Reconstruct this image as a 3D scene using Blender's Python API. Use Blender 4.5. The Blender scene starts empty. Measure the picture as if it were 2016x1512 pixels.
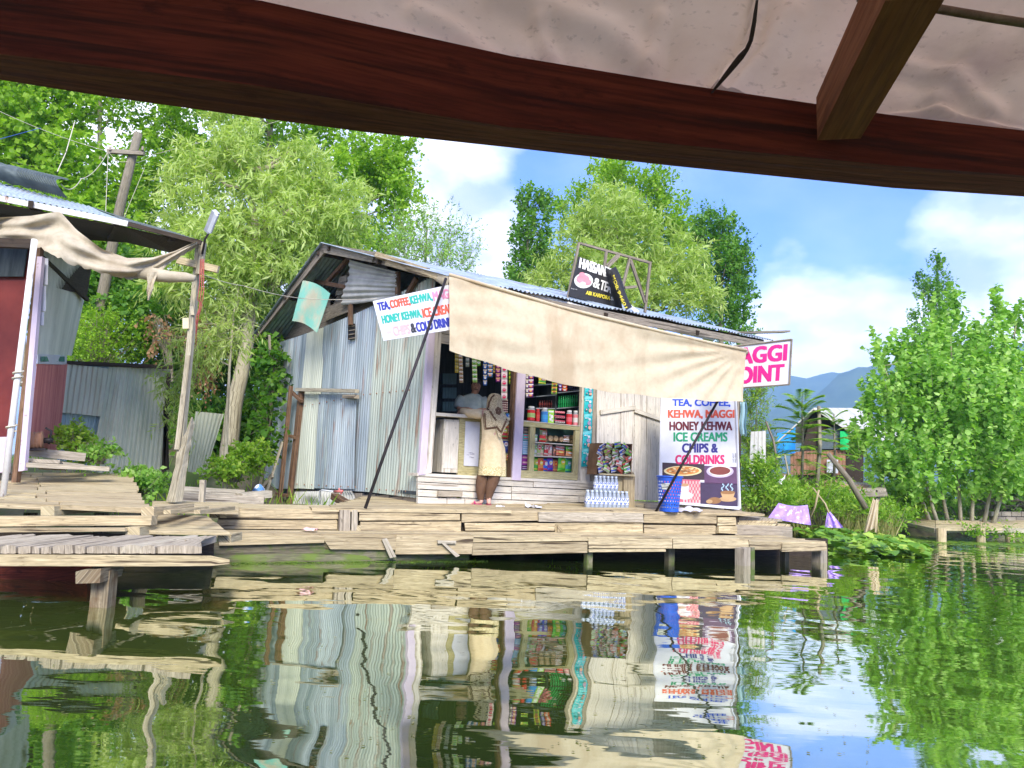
import bpy, math, random
import numpy as np
from mathutils import Vector, Matrix
random.seed(11)
rng = np.random.default_rng(11)
S = bpy.context.scene
COL = S.collection
R = math.radians

# ------------------------------------------------------------------ camera
FPX, CX, CY = 1460.0, 1008.0, 756.0           # focal length in photograph pixels
CAM = Vector((0, 0, 1.07))
PITCH, ROLL = R(7.2), math.atan(0.047)
_d = Vector((0, math.cos(PITCH), math.sin(PITCH)))
_u0 = Vector((0, -math.sin(PITCH), math.cos(PITCH)))
_r0 = Vector((1, 0, 0))
_rt = _r0 * math.cos(ROLL) + _u0 * math.sin(ROLL)
_up = _u0 * math.cos(ROLL) - _r0 * math.sin(ROLL)
cam_d = bpy.data.cameras.new('camera')
cam = bpy.data.objects.new('camera', cam_d)
COL.objects.link(cam)
cam.matrix_world = Matrix(((_rt.x, _up.x, -_d.x, CAM.x), (_rt.y, _up.y, -_d.y, CAM.y), (_rt.z, _up.z, -_d.z, CAM.z), (0, 0, 0, 1)))
cam_d.sensor_width = 36.0
cam_d.lens = FPX / 2016 * 36.0
cam_d.clip_start = 0.05
cam_d.clip_end = 20000
S.camera = cam

# ------------------------------------------------------------------ light, sky, exposure
SUN_EL, SUN_AZ = R(36), R(168)                 # azimuth clockwise from +Y: behind the camera
S.view_settings.view_transform = 'Standard'
S.view_settings.look = 'None'
S.view_settings.gamma = 1
S.view_settings.exposure = 1.5
try:
    S.cycles.use_denoising = True
    S.cycles.denoiser = 'OPENIMAGEDENOISE'
except Exception:
    pass
S.cycles.max_bounces = 8
S.cycles.diffuse_bounces = 3
S.cycles.glossy_bounces = 4
S.cycles.transmission_bounces = 4
S.cycles.transparent_max_bounces = 8
S.cycles.volume_bounces = 1
S.cycles.caustics_reflective = False
S.cycles.caustics_refractive = False

W = bpy.data.worlds.new('World')
S.world = W
W.use_nodes = True


def N(nt, kind, **kw):
    n = nt.nodes.new(kind)
    for k, v in kw.items():
        if k.startswith('i_'):
            n.inputs[k[2:].replace('_', ' ')].default_value = v
        else:
            setattr(n, k, v)
    return n


def ramp(nt, stops, fac=None, interp='LINEAR'):
    n = nt.nodes.new('ShaderNodeValToRGB')
    n.color_ramp.interpolation = interp
    e = n.color_ramp.elements
    while len(e) < len(stops):
        e.new(0.5)
    for el, (p, c) in zip(e, stops):
        el.position = p
        el.color = (*c, 1) if len(c) == 3 else c
    if fac is not None:
        nt.links.new(fac, n.inputs[0])
    return n


def math_n(nt, op, a, b=None, clamp=False):
    n = nt.nodes.new('ShaderNodeMath')
    n.operation = op
    n.use_clamp = clamp
    for i, v in enumerate((a, b)):
        if v is None:
            continue
        if isinstance(v, (int, float)):
            n.inputs[i].default_value = v
        else:
            nt.links.new(v, n.inputs[i])
    return n.outputs[0]


def mixc(nt, fac, a, b, blend='MIX'):
    n = nt.nodes.new('ShaderNodeMix')
    n.data_type = 'RGBA'
    n.blend_type = blend
    for key, v in ((0, fac), (6, a), (7, b)):
        if isinstance(v, (int, float)):
            n.inputs[key].default_value = v
        elif isinstance(v, tuple):
            n.inputs[key].default_value = (*v, 1) if len(v) == 3 else v
        else:
            nt.links.new(v, n.inputs[key])
    return n.outputs[2]


def build_world():
    nt = W.node_tree
    nt.nodes.clear()
    out = N(nt, 'ShaderNodeOutputWorld')
    bg = N(nt, 'ShaderNodeBackground')
    bg.inputs['Strength'].default_value = 0.15
    sky = N(nt, 'ShaderNodeTexSky')
    sky.sky_type = 'NISHITA'
    sky.sun_disc = False
    sky.sun_elevation = SUN_EL
    sky.sun_rotation = SUN_AZ
    sky.altitude = 1600
    sky.air_density = 1.0
    sky.dust_density = 0.4
    sky.ozone_density = 2.0
    tc = N(nt, 'ShaderNodeTexCoord')
    # cumulus: noise on the view direction, flattened towards the horizon
    mp = N(nt, 'ShaderNodeMapping')
    mp.inputs['Scale'].default_value = (1.0, 1.0, 1.75)
    mp.inputs['Location'].default_value = CLOUD_OFF
    nt.links.new(tc.outputs['Generated'], mp.inputs['Vector'])
    n1 = N(nt, 'ShaderNodeTexNoise')
    n1.inputs['Scale'].default_value = 3.4
    n1.inputs['Detail'].default_value = 9
    n1.inputs['Roughness'].default_value = 0.52
    n1.inputs['Distortion'].default_value = 0.25
    nt.links.new(mp.outputs[0], n1.inputs['Vector'])
    sep = N(nt, 'ShaderNodeSeparateXYZ')
    nt.links.new(tc.outputs['Generated'], sep.inputs[0])
    # more cloud low down and on the left, clear blue high on the right
    low = ramp(nt, [(0.0, (0.10,) * 3), (0.2, (0.06,) * 3), (0.36, (0.0,) * 3), (0.6, (0.03,) * 3)], sep.outputs['Z'])
    side = ramp(nt, [(0.3, (0.16,) * 3), (0.47, (0.13,) * 3), (0.515, (0.03,) * 3), (1, (0.0,) * 3)],
                math_n(nt, 'ADD', math_n(nt, 'MULTIPLY', sep.outputs['X'], 0.5), 0.5))
    m = math_n(nt, 'ADD', n1.outputs['Fac'], low.outputs[0])
    m = math_n(nt, 'ADD', m, side.outputs[0])
    for (cx, cy, rad, amt) in CLOUD_BANKS:
        q = ray(cx, cy).normalized()
        vd = N(nt, 'ShaderNodeVectorMath', operation='DISTANCE')
        nt.links.new(tc.outputs['Generated'], vd.inputs[0])
        vd.inputs[1].default_value = tuple(q)
        rp = N(nt, 'ShaderNodeMapRange')
        rp.inputs['From Min'].default_value = 0.0
        rp.inputs['From Max'].default_value = rad
        rp.inputs['To Min'].default_value = amt
        rp.inputs['To Max'].default_value = 0.0
        nt.links.new(vd.outputs['Value'], rp.inputs['Value'])
        m = math_n(nt, 'ADD', m, rp.outputs[0])
    mask = ramp(nt, [(0.53, (0,) * 3), (0.61, (0.5,) * 3), (0.74, (0.97,) * 3)], m)
    n2 = N(nt, 'ShaderNodeTexNoise')
    n2.inputs['Scale'].default_value = 6.5
    n2.inputs['Detail'].default_value = 6
    nt.links.new(mp.outputs[0], n2.inputs['Vector'])
    body = ramp(nt, [(0.38, (2.3, 2.55, 4.1)), (0.60, (5.6, 5.5, 5.9))], n2.outputs['Fac'])
    tint = mixc(nt, 1.0, sky.outputs[0], (0.45, 0.555, 1.0), 'MULTIPLY')
    thin = ramp(nt, [(0.42, (0,) * 3), (0.75, (0.22,) * 3)], n2.outputs['Fac'])
    haze = mixc(nt, thin.outputs[0], tint, (3.3, 3.7, 4.6))
    col = mixc(nt, mask.outputs[0], haze, body.outputs[0])
    nt.links.new(col, bg.inputs[0])
    nt.links.new(bg.outputs[0], out.inputs[0])


CLOUD_OFF = (0.35, 0.1, 0.2)

sun_d = bpy.data.lights.new('sun', 'SUN')
sun_d.energy = 2.0
sun_d.angle = R(26)
sun_d.color = (1.0, 0.95, 0.86)
sun = bpy.data.objects.new('sun', sun_d)
COL.objects.link(sun)
_sd = Vector((math.sin(SUN_AZ) * math.cos(SUN_EL), math.cos(SUN_AZ) * math.cos(SUN_EL), math.sin(SUN_EL)))
sun.rotation_euler = _sd.to_track_quat('Z', 'Y').to_euler()
sun.location = _sd * 50


# ------------------------------------------------------------------ from a spot in the photograph to a point in the place
def ray(px, py):
    return _d + _rt * ((px - CX) / FPX) - _up * ((py - CY) / FPX)


def PY(px, py, Y):
    r = ray(px, py)
    return CAM + r * (Y / r.y)


def PZ(px, py, z):
    r = ray(px, py)
    return CAM + r * ((z - CAM.z) / r.z)


def hit(px, py, pt, n):
    r = ray(px, py)
    return CAM + r * ((pt - CAM).dot(n) / r.dot(n))


# banks of cloud: direction, angular radius, strength
CLOUD_BANKS = [(890, 370, .16, .26), (960, 460, .09, .12), (1640, 620, .12, .20), (1530, 650, .07, .14), (1780, 670, .13, .18), (1900, 600, .12, .14), (1960, 430, .10, .10), (60, 120, .25, .3), (1250, 420, .18, -.2), (1700, 470, .10, -.12)]
build_world()


def pxw(n, Y):
    return n * Y / FPX


# ------------------------------------------------------------------ mesh builder
class MB:
    def __init__(s):
        s.v, s.f, s.uv, s.rn, s.mi = [], [], [], [], []
        s.cut = []
        s.jit = 0.0

    def face(s, pts, uvs=None, rn=None, mi=0):
        i = len(s.v)
        s.v += [tuple(p) for p in pts]
        s.f.append(tuple(range(i, i + len(pts))))
        s.uv += uvs if uvs else [(0, 0)] * len(pts)
        s.rn.append(random.random() if rn is None else rn)
        s.mi.append(mi)

    def grid(s, rows, mi=0, rn=None, close=False, uvs=1.0, rnf=None):
        """rows: list of equally long lists of points, joined into one smooth sheet."""
        n, m = len(rows), len(rows[0])
        i0 = len(s.v)
        for r_ in rows:
            s.v += [tuple(p) for p in r_]
        rv = random.random() if rn is None else rn
        for a in range(n - 1):
            for b in range(m if close else m - 1):
                b2 = (b + 1) % m
                s.f.append((i0 + a * m + b, i0 + a * m + b2, i0 + (a + 1) * m + b2, i0 + (a + 1) * m + b))
                s.uv += [(b * uvs / m, a * uvs / n), ((b + 1) * uvs / m, a * uvs / n), ((b + 1) * uvs / m, (a + 1) * uvs / n), (b * uvs / m, (a + 1) * uvs / n)]
                s.rn.append(rnf(a, b) if rnf else rv)
                s.mi.append(mi)

    def hexa(s, c, mi=0, rn=None):
        """c: 8 corners, bottom ring 0-3 and top ring 4-7; uv in metres along the longest side, with an offset of its own."""
        c = [Vector(p) for p in c]
        s.cut.append(len(s.f))
        e = [(c[1] - c[0]).length, (c[3] - c[0]).length, (c[4] - c[0]).length]
        ax = max(range(3), key=lambda k: e[k])
        o = (random.random() * 40, random.random() * 40)
        rn = random.random() if rn is None else rn
        loc = [(0, 0, 0), (e[0], 0, 0), (e[0], e[1], 0), (0, e[1], 0), (0, 0, e[2]), (e[0], 0, e[2]), (e[0], e[1], e[2]), (0, e[1], e[2])]
        for q in ((0, 3, 2, 1), (4, 5, 6, 7), (0, 1, 5, 4), (1, 2, 6, 5), (2, 3, 7, 6), (3, 0, 4, 7)):
            uv = []
            for k in q:
                l = loc[k]
                oth = [l[j] for j in range(3) if j != ax]
                uv.append((l[ax] + o[0], oth[0] + oth[1] + o[1]))
            s.face([c[k] for k in q], uv, rn, mi)

    def slab(s, quad, t, mi=0, rn=None):
        q = [Vector(p) for p in quad]
        t = Vector(t)
        c = q + [p + t for p in q]
        if s.jit:
            c = [p + Vector((random.uniform(-1, 1), random.uniform(-1, 1), random.uniform(-1, 1))) * s.jit for p in c]
        s.hexa(c, mi, rn)

    def box(s, x0, y0, z0, x1, y1, z1, M=None, mi=0, rn=None):
        c = [Vector(p) for p in ((x0, y0, z0), (x1, y0, z0), (x1, y1, z0), (x0, y1, z0), (x0, y0, z1), (x1, y0, z1), (x1, y1, z1), (x0, y1, z1))]
        if M is not None:
            c = [M @ p for p in c]
        s.hexa(c, mi, rn)

    def beam(s, p, q, w, h, side=None, mi=0, rn=None, jit=0.0):
        """plank from p to q; w is its size along side, h its size square to both."""
        p, q = Vector(p), Vector(q)
        d = (q - p).normalized()
        if side is None:
            side = d.cross(Vector((0, 0, 1)))
            if side.length < 1e-3:
                side = Vector((1, 0, 0))
        side = Vector(side)
        side = (side - d * side.dot(d)).normalized()
        up = side.cross(d).normalized()
        a, b = side * (w / 2), up * (h / 2)
        J = lambda: Vector((random.uniform(-jit, jit), random.uniform(-jit, jit), random.uniform(-jit, jit))) if jit else Vector()
        s.hexa([p - a - b + J(), q - a - b + J(), q + a - b + J(), p + a - b + J(), p - a + b + J(), q - a + b + J(), q + a + b + J(), p + a + b + J()], mi, rn)

    def tube(s, pts, r, n=8, mi=0, rn=None, cap=True):
        pts = [Vector(p) for p in pts]
        rr = r if isinstance(r, (list, tuple)) else [r] * len(pts)
        rows = []
        L = 0
        i0 = len(s.v)
        ref = None
        for k, p in enumerate(pts):
            d = (pts[min(k + 1, len(pts) - 1)] - pts[max(k - 1, 0)]).normalized()
            if ref is None:
                ref = Vector((0, 0, 1)) if abs(d.z) < 0.9 else Vector((1, 0, 0))
            a = d.cross(ref).normalized()
            b = a.cross(d).normalized()
            ref = b
            rows.append([p + (a * math.cos(2 * math.pi * j / n) + b * math.sin(2 * math.pi * j / n)) * rr[k] for j in range(n)])
        for r_ in rows:
            s.v += [tuple(p) for p in r_]
        rv = random.random() if rn is None else rn
        o = random.random() * 20
        for a in range(len(pts) - 1):
            l2 = L + (pts[a + 1] - pts[a]).length
            for b in range(n):
                b2 = (b + 1) % n
                s.f.append((i0 + a * n + b, i0 + a * n + b2, i0 + (a + 1) * n + b2, i0 + (a + 1) * n + b))
                c0, c1 = o + b * 2 * math.pi * rr[a] / n, o + (b + 1) * 2 * math.pi * rr[a] / n
                s.uv += [(L, c0), (L, c1), (l2, c1), (l2, c0)]
                s.rn.append(rv)
                s.mi.append(mi)
            L = l2
        if cap:
            for ring, flip in ((0, True), (len(pts) - 1, False)):
                idx = [i0 + ring * n + j for j in range(n)]
                s.f.append(tuple(reversed(idx)) if flip else tuple(idx))
                s.uv += [(0, 0)] * n
                s.rn.append(rv)
                s.mi.append(mi)

    def lathe(s, base, prof, n=16, mi=0, rn=None, M=None, mis=None):
        """prof: list of (radius, height)."""
        rows = []
        for (r_, z) in prof:
            ring = [Vector((r_ * math.cos(2 * math.pi * j / n), r_ * math.sin(2 * math.pi * j / n), z)) for j in range(n)]
            rows.append([(M @ p if M is not None else p) + Vector(base) for p in ring])
        if mis is None:
            s.grid(rows, mi, rn, close=True)
        else:
            for k in range(len(rows) - 1):
                s.grid(rows[k:k + 2], mis[k], rn, close=True)

    def build_each(s, name, mat, parent=None, smooth=False):
        """every beam or slab becomes a part of its own"""
        uvo = np.concatenate([[0], np.cumsum([len(f) for f in s.f])])
        out = []
        for a, b in zip(s.cut, s.cut[1:] + [len(s.f)]):
            m = MB()
            for k in range(a, b):
                f = s.f[k]
                m.face([s.v[i] for i in f], s.uv[uvo[k]:uvo[k + 1]], s.rn[k], s.mi[k])
            out.append(m.build(name, mat, parent, smooth))
        return out

    def build(s, name, mat, parent=None, smooth=False):
        me = bpy.data.meshes.new(name)
        o = bpy.data.objects.new(name, me)
        COL.objects.link(o)
        v = np.array(s.v, dtype=np.float32).reshape(-1, 3)
        if parent is not None:
            root = parent
            off = Vector()
            while root is not None:
                off = off + root.location
                root = root.parent
            o.parent = parent
        else:
            lo, hi = v.min(0), v.max(0)
            off = Vector((float(lo[0] + hi[0]) / 2, float(lo[1] + hi[1]) / 2, float(lo[2])))
            o.location = off
        v = v - np.array(off, dtype=np.float32)
        me.from_pydata(v.tolist(), [], s.f)
        uvl = me.uv_layers.new(name='UVMap')
        uvl.data.foreach_set('uv', np.array(s.uv, dtype=np.float32).ravel())
        at = me.attributes.new('rnd', 'FLOAT', 'FACE')
        at.data.foreach_set('value', np.array(s.rn, dtype=np.float32))
        for m in (mat if isinstance(mat, (list, tuple)) else [mat]):
            me.materials.append(m)
        me.polygons.foreach_set('material_index', np.array(s.mi, dtype=np.int32))
        if smooth:
            me.polygons.foreach_set('use_smooth', np.ones(len(s.f), dtype=bool))
        me.update()
        return o


def tag(o, label=None, cat=None, group=None, kind=None):
    if label:
        o['label'] = label
    if cat:
        o['category'] = cat
    if group:
        o['group'] = group
    if kind:
        o['kind'] = kind
    return o


def thing(name, loc, label, cat, group=None):
    o = bpy.data.objects.new(name, None)
    COL.objects.link(o)
    o.location = Vector(loc)
    o.empty_display_size = 0.1
    return tag(o, label, cat, group)


def dup(o, offset, label=None, group=None):
    c = o.copy()
    COL.objects.link(c)
    c.location = o.location + Vector(offset)
    if label:
        c['label'] = label
    if group:
        c['group'] = group
    for ch in list(o.children):
        k = ch.copy()
        COL.objects.link(k)
        k.parent = c
        for g in ch.children:
            q = g.copy()
            COL.objects.link(q)
            q.parent = k
    return c


# ------------------------------------------------------------------ materials
def mk(name, c1, c2, scale=4.0, stretch=(1, 1, 1), coord='Object', detail=6, rough=0.8, bump=0.15, rnd=0.25, metal=0.0,
       stains=(), spec=0.3, transl=0.0, lo=0.35, hi=0.65, sheen=0.0, bdist=0.02, alt=None, fibre=0.0):
    m = bpy.data.materials.new(name)
    m.use_nodes = True
    nt = m.node_tree
    nt.nodes.clear()
    out = N(nt, 'ShaderNodeOutputMaterial')
    b = N(nt, 'ShaderNodeBsdfPrincipled')
    tc = N(nt, 'ShaderNodeTexCoord')
    mp = N(nt, 'ShaderNodeMapping')
    mp.inputs['Scale'].default_value = stretch
    nt.links.new(tc.outputs[coord], mp.inputs['Vector'])
    nz = N(nt, 'ShaderNodeTexNoise')
    nz.inputs['Scale'].default_value = scale
    nz.inputs['Detail'].default_value = detail
    nz.inputs['Roughness'].default_value = 0.62
    nt.links.new(mp.outputs[0], nz.inputs['Vector'])
    col = ramp(nt, [(lo, c1), (hi, c2)], nz.outputs['Fac']).outputs[0]
    at = N(nt, 'ShaderNodeAttribute')
    at.attribute_name = 'rnd'
    if alt:
        rf = ramp(nt, [(0.30, (0, 0, 0)), (0.95, (1, 1, 1))], at.outputs['Fac']).outputs[0]
        col = mixc(nt, rf, col, mixc(nt, 1.0, col, alt, 'MULTIPLY'))
    if fibre:
        mp3 = N(nt, 'ShaderNodeMapping')
        mp3.inputs['Scale'].default_value = (7, 110, 1)
        nt.links.new(tc.outputs[coord], mp3.inputs['Vector'])
        n3 = N(nt, 'ShaderNodeTexNoise')
        n3.inputs['Scale'].default_value = 1.0
        n3.inputs['Detail'].default_value = 4
        nt.links.new(mp3.outputs[0], n3.inputs['Vector'])
        f3 = ramp(nt, [(0.36, (1 - fibre,) * 3), (0.6, (1.0,) * 3)], n3.outputs['Fac']).outputs[0]
        col = mixc(nt, 1.0, col, f3, 'MULTIPLY')
    if rnd:
        mr = N(nt, 'ShaderNodeMapRange')
        mr.inputs['To Min'].default_value = 1 - rnd
        mr.inputs['To Max'].default_value = 1 + rnd
        nt.links.new(at.outputs['Fac'], mr.inputs['Value'])
        hs = N(nt, 'ShaderNodeHueSaturation')
        nt.links.new(mr.outputs[0], hs.inputs['Value'])
        nt.links.new(col, hs.inputs['Color'])
        col = hs.outputs[0]
    for st in stains:
        sc, a, bb, stc = st['scale'], st['lo'], st['hi'], st['col']
        mp2 = N(nt, 'ShaderNodeMapping')
        mp2.inputs['Scale'].default_value = st.get('stretch', (1, 1, 1))
        mp2.inputs['Location'].default_value = st.get('loc', (3.1, 7.7, 1.3))
        nt.links.new(tc.outputs[st.get('coord', coord)], mp2.inputs['Vector'])
        n2 = N(nt, 'ShaderNodeTexNoise')
        n2.inputs['Scale'].default_value = sc
        n2.inputs['Detail'].default_value = st.get('detail', 5)
        n2.inputs['Roughness'].default_value = 0.6
        nt.links.new(mp2.outputs[0], n2.inputs['Vector'])
        k = st.get('amt', 1.0)
        fac = ramp(nt, [(a, (0, 0, 0)), (bb, (k, k, k))], n2.outputs['Fac']).outputs[0]
        col = mixc(nt, fac, col, stc)
    nt.links.new(col, b.inputs['Base Color'])
    b.inputs['Roughness'].default_value = rough
    b.inputs['Metallic'].default_value = metal
    b.inputs['Specular IOR Level'].default_value = spec
    if bump:
        bp = N(nt, 'ShaderNodeBump')
        bp.inputs['Strength'].default_value = bump
        bp.inputs['Distance'].default_value = bdist
        nt.links.new(nz.outputs['Fac'], bp.inputs['Height'])
        nt.links.new(bp.outputs[0], b.inputs['Normal'])
    if transl:
        tr = N(nt, 'ShaderNodeBsdfTranslucent')
        nt.links.new(col, tr.inputs['Color'])
        mx = N(nt, 'ShaderNodeMixShader')
        mx.inputs[0].default_value = transl
        nt.links.new(b.outputs[0], mx.inputs[1])
        nt.links.new(tr.outputs[0], mx.inputs[2])
        nt.links.new(mx.outputs[0], out.inputs[0])
    else:
        nt.links.new(b.outputs[0], out.inputs[0])
    return m


def plain(name, c, rough=0.6, rnd=0.12, **kw):
    return mk(name, tuple(x * 0.88 for x in c), tuple(min(1, x * 1.1) for x in c), scale=9, rough=rough, rnd=rnd, bump=kw.pop('bump', 0.05), **kw)


def wood(name, c1, c2, crack=(0.05, 0.04, 0.03), rnd=0.28, rough=0.85, amt=0.75, grain=1.0, stains=(), alt=(0.80, 0.83, 0.82), fibre=0.45):
    st = [dict(scale=1.0, stretch=(0.9, 26, 1), coord='UV', lo=0.575, hi=0.65, col=crack, amt=amt, detail=4)]
    st.append(dict(scale=9.0, stretch=(1, 2.2, 1), coord='UV', lo=0.60, hi=0.70, col=tuple(x * 0.42 for x in c1), amt=0.7, loc=(1, 8, 2), detail=6))
    st.append(dict(scale=3.0, stretch=(0.7, 1.4, 1), coord='UV', lo=0.55, hi=0.8, col=tuple(x * 0.55 for x in c1), amt=0.6, loc=(9, 4, 2)))
    return mk(name, c1, c2, scale=1.0, stretch=(1.6 * grain, 38 * grain, 1), coord='UV', detail=7, rough=rough, bump=0.5, rnd=rnd, stains=tuple(st) + tuple(stains), lo=0.3, hi=0.7, spec=0.2, bdist=0.008, alt=alt, fibre=fibre)


def leafm(name, c1, c2, c3, transl=0.35, rough=0.5):
    """leaves: hue and value by leaf, some yellowing"""
    m = bpy.data.materials.new(name)
    m.use_nodes = True
    nt = m.node_tree
    nt.nodes.clear()
    out = N(nt, 'ShaderNodeOutputMaterial')
    b = N(nt, 'ShaderNodeBsdfPrincipled')
    at = N(nt, 'ShaderNodeAttribute')
    at.attribute_name = 'rnd'
    col = ramp(nt, [(0.0, c1), (0.55, c2), (1.0, c3)], at.outputs['Fac']).outputs[0]
    nt.links.new(col, b.inputs['Base Color'])
    b.inputs['Roughness'].default_value = rough
    b.inputs['Specular IOR Level'].default_value = 0.35
    tr = N(nt, 'ShaderNodeBsdfTranslucent')
    c2_ = mixc(nt, 1.0, col, (1.25, 1.35, 0.6), 'MULTIPLY')
    nt.links.new(c2_, tr.inputs['Color'])
    mx = N(nt, 'ShaderNodeMixShader')
    mx.inputs[0].default_value = transl
    nt.links.new(b.outputs[0], mx.inputs[1])
    nt.links.new(tr.outputs[0], mx.inputs[2])
    nt.links.new(mx.outputs[0], out.inputs[0])
    return m


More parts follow.
